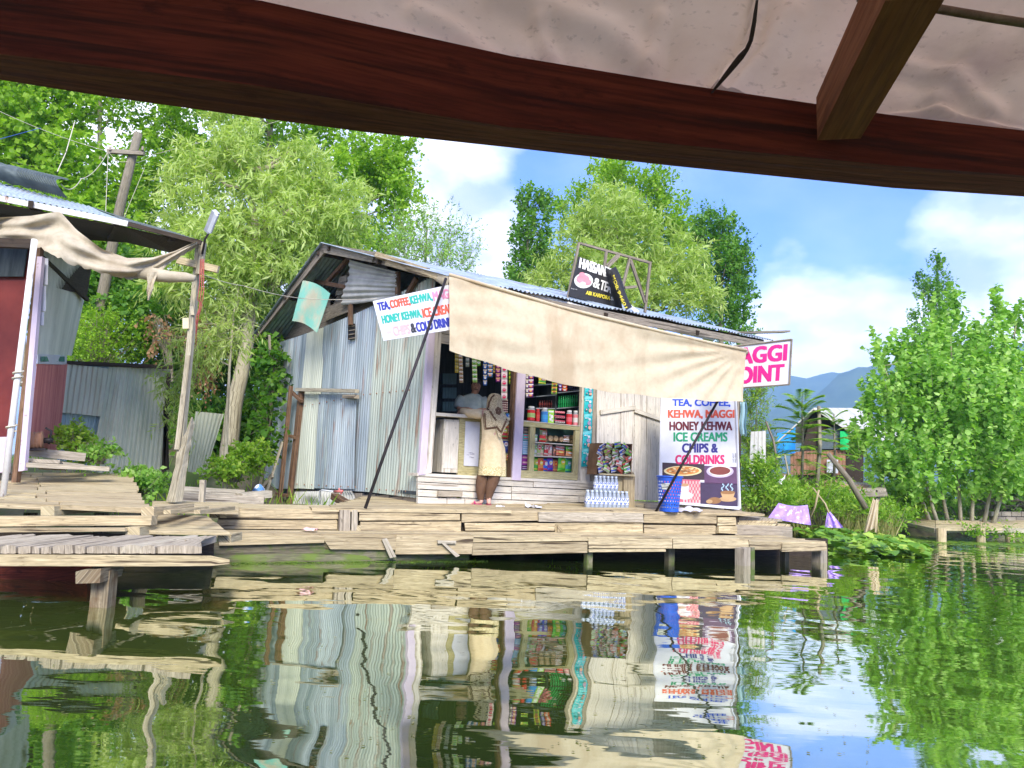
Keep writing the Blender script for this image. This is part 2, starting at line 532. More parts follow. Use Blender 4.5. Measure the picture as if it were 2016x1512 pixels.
rust = lambda lo=0.58, hi=0.7, s=2.0, amt=0.9, st=(5, 5, 0.35): dict(scale=s, stretch=st, lo=lo, hi=hi, col=(0.24, 0.10, 0.045), amt=amt, detail=8)
M = dict(
    deck=wood('weathered_plank', (0.41, 0.315, 0.17), (0.74, 0.60, 0.365), (0.06, 0.04, 0.024), amt=.95, rnd=.26, fibre=.34),
    deck_grey=wood('grey_plank', (0.36, 0.30, 0.21), (0.62, 0.53, 0.40), (0.05, 0.035, 0.025), fibre=.35),
    deck_wet=wood('damp_plank', (0.16, 0.14, 0.09), (0.30, 0.26, 0.17), (0.03, 0.03, 0.02),
                  stains=(dict(scale=4, lo=0.5, hi=0.62, col=(0.09, 0.14, 0.025), amt=0.85),)),
    white_wood=wood('whitewashed_board', (0.64, 0.57, 0.44), (0.80, 0.74, 0.61), (0.16, 0.11, 0.07), rnd=0.12, amt=.6, fibre=.2, alt=(.92, .92, .95)),
    barge=wood('barge_board', (0.26, 0.21, 0.15), (0.40, 0.34, 0.26)),
    brown_wood=wood('brown_timber', (0.16, 0.085, 0.045), (0.29, 0.17, 0.10)),
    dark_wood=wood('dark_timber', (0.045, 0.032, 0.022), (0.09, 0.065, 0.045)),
    boat_worn_lit=wood('worn_lit_boat_timber', (0.14, 0.045, 0.026), (0.34, 0.13, 0.075), (0.04, 0.01, 0.006), rnd=0.2, amt=0.8, alt=None, fibre=.6),  # beam underside: worn timber, with light off the water painted in as paler colour
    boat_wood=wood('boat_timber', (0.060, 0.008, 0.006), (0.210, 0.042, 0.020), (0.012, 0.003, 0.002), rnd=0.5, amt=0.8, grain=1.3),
    raft_wood=wood('rafter_timber', (0.34, 0.11, 0.05), (0.56, 0.24, 0.12), (0.06, 0.02, 0.01), rnd=0.1, amt=0.5),
    bamboo=wood('bamboo_laminate', (0.52, 0.44, 0.20), (0.66, 0.58, 0.31), (0.34, 0.27, 0.1), rnd=0.1, amt=0.35),
    lavender=mk('lavender_paint', (0.54, 0.45, 0.54), (0.66, 0.56, 0.63), scale=6, stretch=(1, 1, .4), rough=0.7, rnd=0.05,
                stains=(dict(scale=9, lo=0.66, hi=0.72, col=(0.3, 0.2, 0.18), amt=0.8),)),
    tin_blue=mk('blue_tin', (0.19, 0.24, 0.26), (0.45, 0.51, 0.52), scale=1.0, stretch=(3.5, 3.5, 0.3), rough=0.42, metal=0.35, rnd=0.06, bump=0.05,
                stains=(dict(scale=1.2, stretch=(3, 3, 0.25), lo=0.55, hi=0.7, col=(0.60, 0.67, 0.55), amt=0.75, loc=(1, 2, 5)),
                        dict(scale=6, stretch=(4, 4, 0.4), lo=0.62, hi=0.75, col=(0.30, 0.36, 0.37), amt=0.7, loc=(4, 4, 4)),
                        rust(0.57, 0.70, 3.0, 0.65))),
    tin_pale=mk('pale_green_tin', (0.34, 0.40, 0.33), (0.54, 0.58, 0.48), scale=1.0, stretch=(4, 4, 0.3), rough=0.45, metal=0.3, rnd=0.06, bump=0.05,
                stains=(rust(0.54, 0.66, 2.6, 0.8), dict(scale=3, stretch=(4, 4, .4), lo=0.6, hi=0.75, col=(0.30, 0.34, 0.33), amt=0.6))),
    tin_yellow=mk('yellowed_tin', (0.46, 0.49, 0.40), (0.62, 0.64, 0.52), scale=1.0, stretch=(4, 4, 0.3), rough=0.5, metal=0.25, rnd=0.06, bump=0.05,
                  stains=(rust(0.62, 0.75, 2.6, 0.5),)),
    tin_green=mk('weathered_green_tin', (0.50, 0.52, 0.38), (0.70, 0.70, 0.54), scale=1.0, stretch=(4, 4, 0.35), rough=0.55, metal=0.2, rnd=0.06,
                 stains=(rust(0.6, 0.75, 2.0, 0.5), dict(scale=2.5, lo=.55, hi=.7, col=(0.5, 0.5, 0.36), amt=.6))),
    tin_dark=mk('blackened_tin', (0.07, 0.09, 0.09), (0.14, 0.17, 0.16), scale=4, rough=0.6, metal=0.2, rnd=0.05),
    tin_teal=mk('teal_tin', (0.26, 0.38, 0.42), (0.44, 0.56, 0.56), scale=1.0, stretch=(5, 5, 0.4), rough=0.5, metal=0.25, rnd=0.06, stains=(rust(0.6, 0.72, 2.0, 0.7),)),
    tin_red=mk('red_tin', (0.44, 0.13, 0.10), (0.62, 0.24, 0.18), scale=2.0, stretch=(4, 4, 0.4), rough=0.55, rnd=0.06),
    tin_roof=mk('roof_tin', (0.28, 0.35, 0.42), (0.50, 0.57, 0.64), scale=1.2, stretch=(3, 3, 1), rough=0.4, metal=0.4, rnd=0.08, stains=(rust(0.58, 0.72, 1.4, 0.8, (1, 1, 1)),)),
    tin_rust=mk('rusted_tin', (0.23, 0.11, 0.06), (0.40, 0.22, 0.13), scale=2.2, rough=0.8, rnd=0.15),
    tin_crumpled=mk('crumpled_tin', (0.42, 0.41, 0.36), (0.62, 0.60, 0.53), scale=2.2, rough=0.55, metal=0.2, rnd=0.1, stains=(rust(0.62, 0.74, 2.0, 0.5, (1, 1, 1)),)),
    tin_patch=mk('turquoise_patch', (0.52, 0.50, 0.34), (0.62, 0.60, 0.42), scale=2.0, rough=0.6, rnd=0.02,
                 stains=(dict(scale=1.6, lo=0.40, hi=0.56, col=(0.22, 0.58, 0.44), amt=0.95, stretch=(1, 1, 1.2)), rust(0.64, 0.72, 4, 0.7, (1, 1, 1)))),
    tarp=mk('cream_tarpaulin', (0.76, 0.65, 0.45), (0.82, 0.72, 0.52), scale=14, rough=0.75, rnd=0.02, transl=0.42, bump=0.2, bdist=0.01,
            stains=(dict(scale=0.9, stretch=(1, 1, 0.8), lo=0.53, hi=0.70, col=(0.55, 0.37, 0.18), amt=0.55, detail=9),
                    dict(scale=1.7, stretch=(1, 1, 0.25), lo=0.56, hi=0.68, col=(0.56, 0.40, 0.22), amt=0.5, loc=(8, 1, 0), detail=9))),
    sack=mk('dusty_sackcloth', (0.44, 0.37, 0.25), (0.60, 0.52, 0.37), scale=7, rough=0.9, rnd=0.03, transl=0.15, bump=0.25,
            stains=(dict(scale=1.6, lo=0.56, hi=0.72, col=(0.34, 0.26, 0.17), amt=0.6),)),
    canopy=mk('canopy_cloth', (0.66, 0.46, 0.33), (0.78, 0.58, 0.44), scale=3.2, rough=0.9, rnd=0.02, transl=0.26, bump=0.3, bdist=0.02,
              stains=(dict(scale=4.5, lo=0.52, hi=0.72, col=(0.36, 0.23, 0.19), amt=0.55, detail=9),
                      dict(scale=2.0, stretch=(0.6, 3, 1), lo=0.57, hi=0.66, col=(0.36, 0.22, 0.19), amt=0.6, loc=(2, 9, 4), detail=9), dict(scale=60, lo=0.60, hi=0.70, col=(0.26, 0.16, 0.13), amt=0.35, loc=(5, 1, 4), detail=3))),
    maroon=mk('maroon_paint', (0.11, 0.012, 0.010), (0.18, 0.028, 0.020), scale=2.5, rough=0.5, rnd=0.05),
    iron=mk('dark_iron', (0.018, 0.015, 0.016), (0.04, 0.03, 0.03), scale=8, rough=0.55, metal=0.3, rnd=0.05),
    white_paint=mk('chipped_white_paint', (0.66, 0.64, 0.58), (0.80, 0.78, 0.72), scale=5, rough=0.55, rnd=0.05, stains=(rust(0.62, 0.7, 5, 0.9, (1, 1, .5)),)),
    pvc=plain('pale_plastic_pipe', (0.74, 0.70, 0.62), rough=0.4),
    sign=mk('white_sign_sheet', (0.62, 0.62, 0.65), (0.76, 0.76, 0.79), scale=2.0, rough=0.42, rnd=0.02, bump=0.03,
            stains=(dict(scale=2.2, stretch=(1, 1, .35), lo=.56, hi=.78, col=(.50, .47, .42), amt=.6, detail=8),)),
    black_sign=plain('black_sign_sheet', (0.022, 0.020, 0.020), rough=0.45),
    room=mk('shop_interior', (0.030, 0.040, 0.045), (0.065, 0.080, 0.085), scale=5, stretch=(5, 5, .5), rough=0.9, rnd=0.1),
    soil=mk('soil', (0.10, 0.085, 0.05), (0.21, 0.18, 0.11), scale=3, rough=0.95, rnd=0.0, stains=(dict(scale=0.7, lo=.42, hi=.6, col=(0.06, 0.11, 0.02), amt=.9),)),
    post_wet=wood('stained_post', (0.26, 0.20, 0.12), (0.42, 0.34, 0.22), (0.06, 0.04, 0.03), stains=(dict(scale=5, lo=.5, hi=.66, col=(.13, .07, .03), amt=.8),)),
    log=wood('mossy_log', (0.14, 0.13, 0.07), (0.27, 0.25, 0.15), (0.03, 0.03, 0.02), stains=(dict(scale=3, lo=0.46, hi=0.6, col=(0.12, 0.17, 0.03), amt=0.9),)),
    bark=wood('bark', (0.24, 0.20, 0.13), (0.42, 0.37, 0.27), (0.07, 0.06, 0.04), grain=0.35),
    bark_pale=wood('pale_bark', (0.40, 0.34, 0.22), (0.64, 0.57, 0.41), (0.12, 0.10, 0.06), grain=0.3),
    cable=plain('pale_cable', (0.55, 0.5, 0.38)),
    cable_blue=plain('blue_cord', (0.05, 0.12, 0.38)),
    rope=mk('rope', (0.22, 0.14, 0.10), (0.36, 0.25, 0.18), scale=60, rough=0.95, rnd=0.1),
    skin=plain('skin', (0.50, 0.27, 0.18), rough=0.55),
    stone=mk('stone', (0.24, 0.20, 0.15), (0.40, 0.34, 0.26), scale=4, rough=0.9, rnd=0.15),
)
_pc = {}


def paint(r, g, b, rough=0.45):
    k = (round(r, 3), round(g, 3), round(b, 3), rough)
    if k not in _pc:
        _pc[k] = plain('coloured_surface_%d' % len(_pc), (r, g, b), rough=rough, rnd=0.08)
    return _pc[k]


# ------------------------------------------------------------------ lettering
_tc = {}


def text_geo(body, bold=0.03):
    k = (body, bold)
    if k not in _tc:
        cu = bpy.data.curves.new('lettering', 'FONT')
        cu.body = body
        cu.offset = bold
        cu.resolution_u = 3
        ob = bpy.data.objects.new('lettering', cu)
        COL.objects.link(ob)
        dg = bpy.context.evaluated_depsgraph_get()
        dg.update()
        me = bpy.data.meshes.new_from_object(ob.evaluated_get(dg))
        v = np.array([tuple(q.co) for q in me.vertices])[:, :2]
        f = [tuple(p.vertices) for p in me.polygons]
        bpy.data.objects.remove(ob)
        bpy.data.curves.remove(cu)
        bpy.data.meshes.remove(me)
        lo, hi = v.min(0), v.max(0)
        _tc[k] = ((v - lo) / (hi - lo), f)
    return _tc[k]


def put_text(mb, body, quad, mi, bold=0.03):
    tl, tr, bl, br = [Vector(q) for q in quad]
    n = (br - bl).cross(tl - bl).normalized()
    asp = (br - bl).length / max(1e-6, (tl - bl).length)
    k = (tr - tl) * (bold * 1.5 / asp)
    ky = (tl - bl) * (bold * .9)
    for i, (s_, t_) in enumerate(((-1, -1), (1, -1), (-1, 1), (1, 1), (0, 0)) if bold > .015 else ((0, 0),)):
        _put(mb, body, [q + k * s_ + ky * t_ + n * .0004 * i for q in (tl, tr, bl, br)], mi, 0.0)


def _put(mb, body, quad, mi, bold):
    """quad: top-left, top-right, bottom-left, bottom-right points in space"""
    tl, tr, bl, br = [Vector(q) for q in quad]
    v, f = text_geo(body, bold)
    i0 = len(mb.v)
    for x, y in v:
        p = (bl * (1 - x) + br * x) * (1 - y) + (tl * (1 - x) + tr * x) * y
        mb.v.append(tuple(p))
    for q in f:
        mb.f.append(tuple(i0 + k for k in q))
        mb.uv += [(0, 0)] * len(q)
        mb.rn.append(0.5)
        mb.mi.append(mi)


# corrugated sheet: corners p0 (bottom start), p1 (bottom end), p2 (top end), p3 (top start); waves run along p0->p1
def corrugate(mb, p0, p1, p2, p3, pitch=0.076, amp=0.012, rows=5, n=None, mi=0, wob=0.0, per=6, top=None):
    p0, p1, p2, p3 = map(Vector, (p0, p1, p2, p3))
    L = ((p1 - p0).length + (p2 - p3).length) / 2
    nw = max(2, int(round(L / pitch)))
    cols = nw * per
    nrm = (p1 - p0).cross(p3 - p0).normalized() if n is None else Vector(n)
    seed = random.random() * 10
    rws = []
    for j in range(rows + 1):
        t = j / rows
        row = []
        for i in range(cols + 1):
            s_ = i / cols
            a = p0.lerp(p1, s_)
            b = p3.lerp(p2, s_)
            if top is not None:
                b = a.lerp(b, top(s_))
            w = amp * math.sin(2 * math.pi * i / per) + wob * (math.sin(seed + s_ * 7 + t * 3) + 0.6 * math.sin(seed * 2 + t * 6 - s_ * 4))
            row.append(a.lerp(b, t) + nrm * w)
        rws.append(row)
    mb.grid(rws, mi)


def cable(name, pts, r, mat, label, sag=0.0, cat='cable', n=14, group=None):
    mb = MB()
    out = []
    for a, b in zip(pts[:-1], pts[1:]):
        a, b = Vector(a), Vector(b)
        for i in range(n + 1):
            t = i / n
            p = a.lerp(b, t)
            p.z -= sag * 4 * t * (1 - t)
            out.append(p)
    mb.tube(out, r, 5)
    return tag(mb.build(name, mat, None, True), label, cat, group)


# ================================================================== water, ground, hills
def water_material():
    m = bpy.data.materials.new('lake_water')
    m.use_nodes = True
    nt = m.node_tree
    nt.nodes.clear()
    out = N(nt, 'ShaderNodeOutputMaterial')
    tc = N(nt, 'ShaderNodeTexCoord')

    def noise(scale, st, detail, loc=(0, 0, 0), rot=0.0):
        mp = N(nt, 'ShaderNodeMapping')
        mp.inputs['Scale'].default_value = st
        mp.inputs['Location'].default_value = loc
        mp.inputs['Rotation'].default_value = (0, 0, rot)
        nt.links.new(tc.outputs['Object'], mp.inputs['Vector'])
        n = N(nt, 'ShaderNodeTexNoise')
        n.inputs['Scale'].default_value = scale
        n.inputs['Detail'].default_value = detail
        n.inputs['Roughness'].default_value = 0.45
        nt.links.new(mp.outputs[0], n.inputs['Vector'])
        return n.outputs['Fac']
    a = noise(1.5, (1.0, 1.25, 1), 0.0, (3, 1, 0), 0.3)
    b = noise(3.0, (0.9, 1.3, 1), 0.0, (7, 2, 0), -0.2)
    c = noise(13.0, (0.45, 1.5, 1), 1.0, (1, 5, 0))
    # patches of finer ripple lie farther out, smooth water near
    geo = N(nt, 'ShaderNodeSeparateXYZ')
    nt.links.new(tc.outputs['Object'], geo.inputs[0])
    far = N(nt, 'ShaderNodeMapRange')
    far.inputs['From Min'].default_value = 4.0
    far.inputs['From Max'].default_value = 8.0
    far.inputs['To Min'].default_value = 0.07
    far.inputs['To Max'].default_value = 0.5
    nt.links.new(geo.outputs['Y'], far.inputs['Value'])
    h = math_n(nt, 'MULTIPLY', a, 0.0095)
    h = math_n(nt, 'ADD', h, math_n(nt, 'MULTIPLY', b, 0.0030))
    h = math_n(nt, 'ADD', h, math_n(nt, 'MULTIPLY', math_n(nt, 'MULTIPLY', c, far.outputs[0]), 0.0036))
    bp = N(nt, 'ShaderNodeBump')
    bp.inputs['Strength'].default_value = 1.0
    bp.inputs['Distance'].default_value = 1.0
    nt.links.new(h, bp.inputs['Height'])
    fr = N(nt, 'ShaderNodeFresnel')
    fr.inputs['IOR'].default_value = 1.34
    f2 = math_n(nt, 'ADD', math_n(nt, 'MULTIPLY', fr.outputs[0], 0.75), 0.56, True)
    df = N(nt, 'ShaderNodeBsdfDiffuse')
    df.inputs['Color'].default_value = (0.072, 0.112, 0.016, 1)
    gl = N(nt, 'ShaderNodeBsdfGlossy')
    gl.inputs['Color'].default_value = (0.94, 0.96, 0.84, 1)
    gl.inputs['Roughness'].default_value = 0.012
    nt.links.new(bp.outputs[0], gl.inputs['Normal'])
    mx = N(nt, 'ShaderNodeMixShader')
    nt.links.new(f2, mx.inputs[0])
    nt.links.new(df.outputs[0], mx.inputs[1])
    nt.links.new(gl.outputs[0], mx.inputs[2])
    nt.links.new(mx.outputs[0], out.inputs[0])
    return m


mb = MB()
mb.face([(-900, -200, 0), (900, -200, 0), (900, 900, 0), (-900, 900, 0)])
wat = tag(mb.build('water', water_material()), 'smooth green lake water reflecting the shop and the sky', 'water', kind='structure')

_shore = ([-400, -60, -14, -8, -5, -3, 0, 4, 5.2, 6.3, 8, 12, 16, 30, 120, 400],
          [14, 13, 12.2, 11.4, 10.6, 10.6, 11.2, 13.4, 15.2, 17.6, 19.2, 21, 24, 28, 40, 60])


def land_z(x, y):
    sd = y - np.interp(x, *_shore)
    t = np.clip((sd + 0.9) / 1.8, 0, 1)
    z = -0.7 + (0.36 + 0.7) * t * t * (3 - 2 * t)
    z = z + 0.05 * np.sin(x * 1.7 + y * 0.6) * t + 0.04 * np.sin(y * 2.3 - x * 0.8) * t
    mound = np.exp(-((x + 7.5) / 4.2) ** 2) * np.clip((y - 14.2) / 6.0, 0, 1)
    return z + 2.6 * mound * t + 0.10 * np.clip((y - 24) / 30, 0, 1)


def ground():
    far = np.array([60, 90, 140, 220, 400, 800, 1600, 3200, 6000.0])
    xs = np.concatenate([-far[::-1], np.linspace(-45, 45, 151), far])
    ys = np.concatenate([np.linspace(6, 45, 100), far])
    X, Y = np.meshgrid(xs, ys)
    Z = land_z(X, Y)
    g = MB()
    rows = [[(X[j, i], Y[j, i], Z[j, i]) for i in range(len(xs))] for j in range(len(ys))]
    g.grid(rows)
    tag(g.build('ground', M['soil'], None, True), 'low earth bank behind the jetties', 'ground', kind='structure')


ground()

hillm = mk('wooded_hillside', (0.035, 0.07, 0.035), (0.07, 0.11, 0.05), scale=0.02, rough=0.95, rnd=0.0, bump=0.0)


def hill(Y, prof, label):
    g = MB()
    x = [p[0] for p in prof]
    y = [p[1] for p in prof]
    pxs = np.linspace(x[0], x[-1], 110)
    pys = np.interp(pxs, x, y) + 4.5 * np.sin(pxs * 0.06) + 2.4 * np.sin(pxs * 0.17 + 1)
    crest = [PY(a, b, Y) for a, b in zip(pxs, pys)]
    foot = Y * 0.62
    rows = []
    for k in range(9):
        t = k / 8
        row = []
        for i, c in enumerate(crest):
            yy = foot + (Y - foot) * t
            zz = 0.2 + (c.z - 0.2) * (t ** 1.35)
            zz += 0.035 * c.z * math.sin(i * 0.55 + k) * t * (1 - t) * 4
            row.append((c.x * (0.75 + 0.25 * t), yy, zz))
        rows.append(row)
    rows.append([(c.x, Y * 1.25, c.z * 0.5) for c in crest])
    rows.append([(c.x, Y * 1.5, 0.0) for c in crest])
    g.grid(rows)
    return tag(g.build('hill', hillm, None, True), label, 'hill', kind='structure')


hill(1500, [(900, 960), (1300, 850), (1480, 815), (1560, 800), (1620, 768), (1660, 735), (1700, 716), (1760, 722), (1830, 735), (1920, 700), (2060, 660), (2200, 690), (2500, 860), (2900, 960)], 'hazy blue wooded hill behind the right bank')
hill(2200, [(300, 930), (900, 850), (1250, 790), (1470, 752), (1560, 742), (1640, 735), (1720, 745), (1900, 700), (2100, 670), (2400, 760), (3000, 930)], 'farther paler hill behind the nearer hill')


# ================================================================== leaves
def leaf_mesh(name, mat, parent, P, A, Nn, L, Wd, rnd, heart=False, fold=0.12):
    n = len(P)
    A = A / np.linalg.norm(A, axis=1, keepdims=True)
    B = np.cross(A, Nn)
    B /= np.linalg.norm(B, axis=1, keepdims=True) + 1e-9
    Nn = np.cross(B, A)
    L = L[:, None]
    Wd = Wd[:, None]
    f = fold * Wd * Nn
    if heart:
        vs = [P, P + A * L * .2 + B * Wd * .5 + f, P + A * L * .6 + B * Wd * .36 + f * .6, P + A * L - f * 0.8,
              P + A * L * .6 - B * Wd * .36 + f * .6, P + A * L * .2 - B * Wd * .5 + f]
        faces = [(0, 1, 2, 3), (0, 3, 4, 5)]
    else:
        vs = [P, P + A * L * .42 + B * Wd * .5 + f, P + A * L, P + A * L * .42 - B * Wd * .5 + f]
        faces = [(0, 1, 2), (0, 2, 3)]
    k = len(vs)
    V = np.stack(vs, 1).reshape(-1, 3).astype(np.float32)
    base = np.arange(n)[:, None, None] * k
    F = (base + np.array(faces)[None]).reshape(-1, len(faces[0]))
    me = bpy.data.meshes.new(name)
    o = bpy.data.objects.new(name, me)
    COL.objects.link(o)
    if parent is not None:
        off = np.array(parent.location)
        o.parent = parent
    else:
        off = np.array([V[:, 0].mean(), V[:, 1].mean(), V[:, 2].min()])
        o.location = off
    V = V - off.astype(np.float32)
    me.vertices.add(len(V))
    me.vertices.foreach_set('co', V.ravel())
    m = F.shape[1]
    me.loops.add(F.size)
    me.loops.foreach_set('vertex_index', F.ravel().astype(np.int32))
    me.polygons.add(len(F))
    me.polygons.foreach_set('loop_start', (np.arange(len(F)) * m).astype(np.int32))
    me.update(calc_edges=True)
    at = me.attributes.new('rnd', 'FLOAT', 'FACE')
    at.data.foreach_set('value', np.repeat(rnd, len(faces)).astype(np.float32))
    me.materials.append(mat)
    return o


def unit(n):
    v = rng.normal(size=(n, 3))
    return v / np.linalg.norm(v, axis=1, keepdims=True)


def spray(blobs, ntw, K, tl, up=0.3, outw=0.7, rand=0.6, droop=0.1, ll=0.09, lw=0.07, ncl=26, tight=0.25, shell=0.55, updir=None, leaf_down=0.0):
    """twigs with leaves through ellipsoid blobs; returns arrays for leaf_mesh plus the clump centres"""
    vol = np.array([b[1][0] * b[1][2] for b in blobs]) ** 0.9
    cnt = np.maximum(1, (ntw * vol / vol.sum()).astype(int))
    PP, AA, NN, LL, WW, RR, CC, TW = [], [], [], [], [], [], [], []
    for (c, r), n in zip(blobs, cnt):
        c, r = np.array(c), np.array(r)
        nc = max(3, int(ncl * n / max(cnt)))
        d = unit(nc)
        rad = (shell + (1 - shell) * rng.random(nc)) * 0.92
        rad[rng.random(nc) < 0.25] *= 0.5
        cc = d * rad[:, None]
        cr = rng.random(nc)
        pick = rng.integers(0, nc, n)
        q = cc[pick] + rng.normal(size=(n, 3)) * tight
        ln = np.linalg.norm(q, axis=1, keepdims=True)
        q = np.where(ln > 1.03, q / ln * (0.85 + 0.2 * rng.random((n, 1))), q)
        out = q / (np.linalg.norm(q, axis=1, keepdims=True) + 1e-6)
        s = c + q * r
        dr = out * outw + np.array([0, 0, up]) + unit(n) * rand
        dr /= np.linalg.norm(dr, axis=1, keepdims=True)
        length = tl * (0.6 + 0.8 * rng.random(n))
        t = (np.arange(K) + 0.5) / K
        pos = s[:, None] + dr[:, None] * (length[:, None] * t)[..., None]
        pos[..., 2] -= droop * (t ** 2) * length[:, None] * 2
        dd = dr[:, None] * np.ones((1, K, 1))
        dd = dd + np.array([0, 0, -1.0]) * (droop * 4 * t)[None, :, None]
        rv = unit(n * K).reshape(n, K, 3)
        per = np.cross(dd, rv)
        per /= np.linalg.norm(per, axis=2, keepdims=True) + 1e-9
        ax = dd * 0.55 + per * 0.85 + np.array([0, 0, -leaf_down])
        nn = np.array([0, 0, 0.55]) + unit(n * K).reshape(n, K, 3) * 0.75 + out[:, None] * 0.35
        PP.append(pos.reshape(-1, 3))
        AA.append(ax.reshape(-1, 3))
        NN.append(nn.reshape(-1, 3))
        sc = 0.45 + 0.95 * rng.random(n * K)
        LL.append(ll * sc)
        WW.append(lw * sc)
        RR.append(np.clip(np.repeat(cr[pick] * 0.45, K) + rng.random(n * K) * 0.6, 0, 1))
        CC += [tuple(x) for x in (c + cc * r * 0.9)]
        TW.append(np.concatenate([s, s + dr * length[:, None] * 0.9], 1))
    cat = np.concatenate
    return (cat(PP), cat(AA), cat(NN), cat(LL), cat(WW), cat(RR)), CC, cat(TW)


LEAF = dict(
    poplar=leafm('poplar_leaf', (0.110, 0.230, 0.010), (0.275, 0.475, 0.030), (0.470, 0.640, 0.085), transl=.48),
    poplar_dark=leafm('dark_poplar_leaf', (0.055, 0.175, 0.018), (0.140, 0.325, 0.038), (0.270, 0.460, 0.070), transl=.45),
    willow=leafm('willow_leaf', (0.220, 0.330, 0.055), (0.450, 0.570, 0.150), (0.640, 0.700, 0.310), transl=.48),
    bright=leafm('young_poplar_leaf', (0.080, 0.210, 0.018), (0.295, 0.535, 0.085), (0.540, 0.720, 0.230), transl=.48),
    weed=leafm('weed_leaf', (0.090, 0.220, 0.015), (0.245, 0.430, 0.035), (0.450, 0.580, 0.085), transl=.48),
    dark=leafm('ivy_leaf', (0.035, 0.130, 0.012), (0.105, 0.260, 0.022), (0.240, 0.410, 0.045), transl=.45),
    lily=leafm('lily_pad', (0.070, 0.190, 0.015), (0.180, 0.350, 0.032), (0.360, 0.480, 0.070), transl=0.15, rough=0.4),
    straw=leafm('dry_stalk', (0.20, 0.22, 0.06), (0.32, 0.30, 0.10), (0.46, 0.40, 0.16)),
    brown=leafm('dead_leaf', (0.20, 0.09, 0.04), (0.34, 0.19, 0.09), (0.48, 0.30, 0.16)),
)


def pblob(px, py, rx, ry, Y, dy=None):
    c = PY(px, py, Y)
    return (tuple(c), (pxw(rx, Y), dy if dy else pxw(rx, Y) * 0.9, pxw(ry, Y)))


def tree(name, label, trunk_px, Y, blobs, leaf, ntw, K, tl, r0=0.12, bark='bark', group=None, limbs=10, heart=False, trunks=None, cat='tree', base_z=None, twig_r=0.004, **kw):
    """trunk_px: pixel positions from the foot up"""
    tr = trunks if trunks else [trunk_px]
    ft = PY(*tr[0][0], Y)
    if base_z is not None:
        ft.z = base_z
    t = thing(name, ft, label, cat, group)
    tm = MB()
    axis = []
    for tpx in tr:
        pts = [PY(a, b, Y) for a, b in tpx]
        if base_z is not None:
            pts[0].z = base_z
        fine = []
        for a, b in zip(pts[:-1], pts[1:]):
            for i in range(4):
                w = a.lerp(b, i / 4)
                fine.append(w + Vector((random.uniform(-1, 1), random.uniform(-1, 1), 0)) * r0 * 0.12)
        fine.append(pts[-1])
        n = len(fine)
        tm.tube(fine, [r0 * (1.25 if i == 0 else 1) * (1 - 0.8 * i / n) for i in range(n)], 9)
        axis += fine[n // 4:]
    tm.build('trunk', M[bark], t, True)
    arr, cc, tw = spray(blobs, ntw, K, tl, **kw)
    bm_ = MB()
    for c in (random.sample(cc, min(limbs, len(cc))) if limbs else []):
        c = Vector(c)
        a = min(axis, key=lambda q: (q - c).length + max(0, q.z - c.z + 0.3) * 2)
        mid = a.lerp(c, 0.5) + Vector((0, 0, -0.12 * (c - a).length))
        bm_.tube([a, mid, c], [r0 * .32, r0 * .2, r0 * .06], 5)
    for q in tw[:: max(1, len(tw) // 260)]:
        bm_.tube([q[:3], q[3:]], [twig_r, twig_r * .5], 3, cap=False)
    if bm_.f:
        tag(bm_.build('branches', M[bark], t, True), kind='stuff')
    leaf_mesh('crown', LEAF[leaf], t, *arr, heart=heart)
    return t


def bush(name, label, blobs, leaf, ntw, K, tl, cat='bush', group=None, kind=None, heart=False, **kw):
    arr, cc, tw = spray(blobs, ntw, K, tl, **kw)
    if kind == 'stuff':
        return tag(leaf_mesh(name, LEAF[leaf], None, *arr, heart=heart), label, cat, group, kind)
    c = np.mean([b[0] for b in blobs], 0)
    z = min(b[0][2] - b[1][2] for b in blobs)
    t = thing(name, (c[0], c[1], z), label, cat, group)
    st = MB()
    for q in tw[:: max(1, len(tw) // 60)]:
        m = Vector(q[:3])
        st.tube([Vector((c[0] + (m.x - c[0]) * .35, c[1] + (m.y - c[1]) * .35, z)), m.lerp(Vector((c[0], c[1], z)), .4) + Vector((0, 0, .05)), m, Vector(q[3:])], [.012, .008, .005, .002], 4, cap=False)
    st.build('stems', M['bark'], t, True)
    leaf_mesh('leaves', LEAF[leaf], t, *arr, heart=heart)
    return t


PB = pblob
# ---- left: poplars behind the red hut
tree('poplar_tree', 'broad leaved poplar rising above the blue tin roof of the maroon hut', [(45, 760), (42, 500), (40, 240), (30, -60)], 20.5,
     [PB(40, 330, 120, 120, 20.5), PB(90, 230, 90, 90, 20.5), PB(-60, 280, 110, 170, 20.5), PB(150, 380, 100, 110, 20.5), PB(60, 60, 120, 150, 20.5), PB(150, 470, 130, 90, 20)],
     'poplar', 3600, 9, 0.55, r0=0.10, bark='bark_pale', limbs=16, group='poplars behind the huts', ll=0.15, lw=0.135, ncl=36)
tree('poplar_tree', 'poplar with a bare pale trunk left of the leaning utility pole', [(196, 760), (194, 520), (196, 260), (200, -20)], 21.5,
     [PB(215, 215, 60, 45, 21.5), PB(240, 110, 110, 100, 21.5), PB(290, 330, 60, 60, 21.5), PB(225, 420, 70, 80, 21), PB(160, 190, 50, 40, 21.5), PB(160, 0, 120, 120, 21.5)],
     'poplar', 1900, 9, 0.5, r0=0.13, bark='bark_pale', limbs=10, group='poplars behind the huts', ll=0.11, lw=0.10, ncl=30)
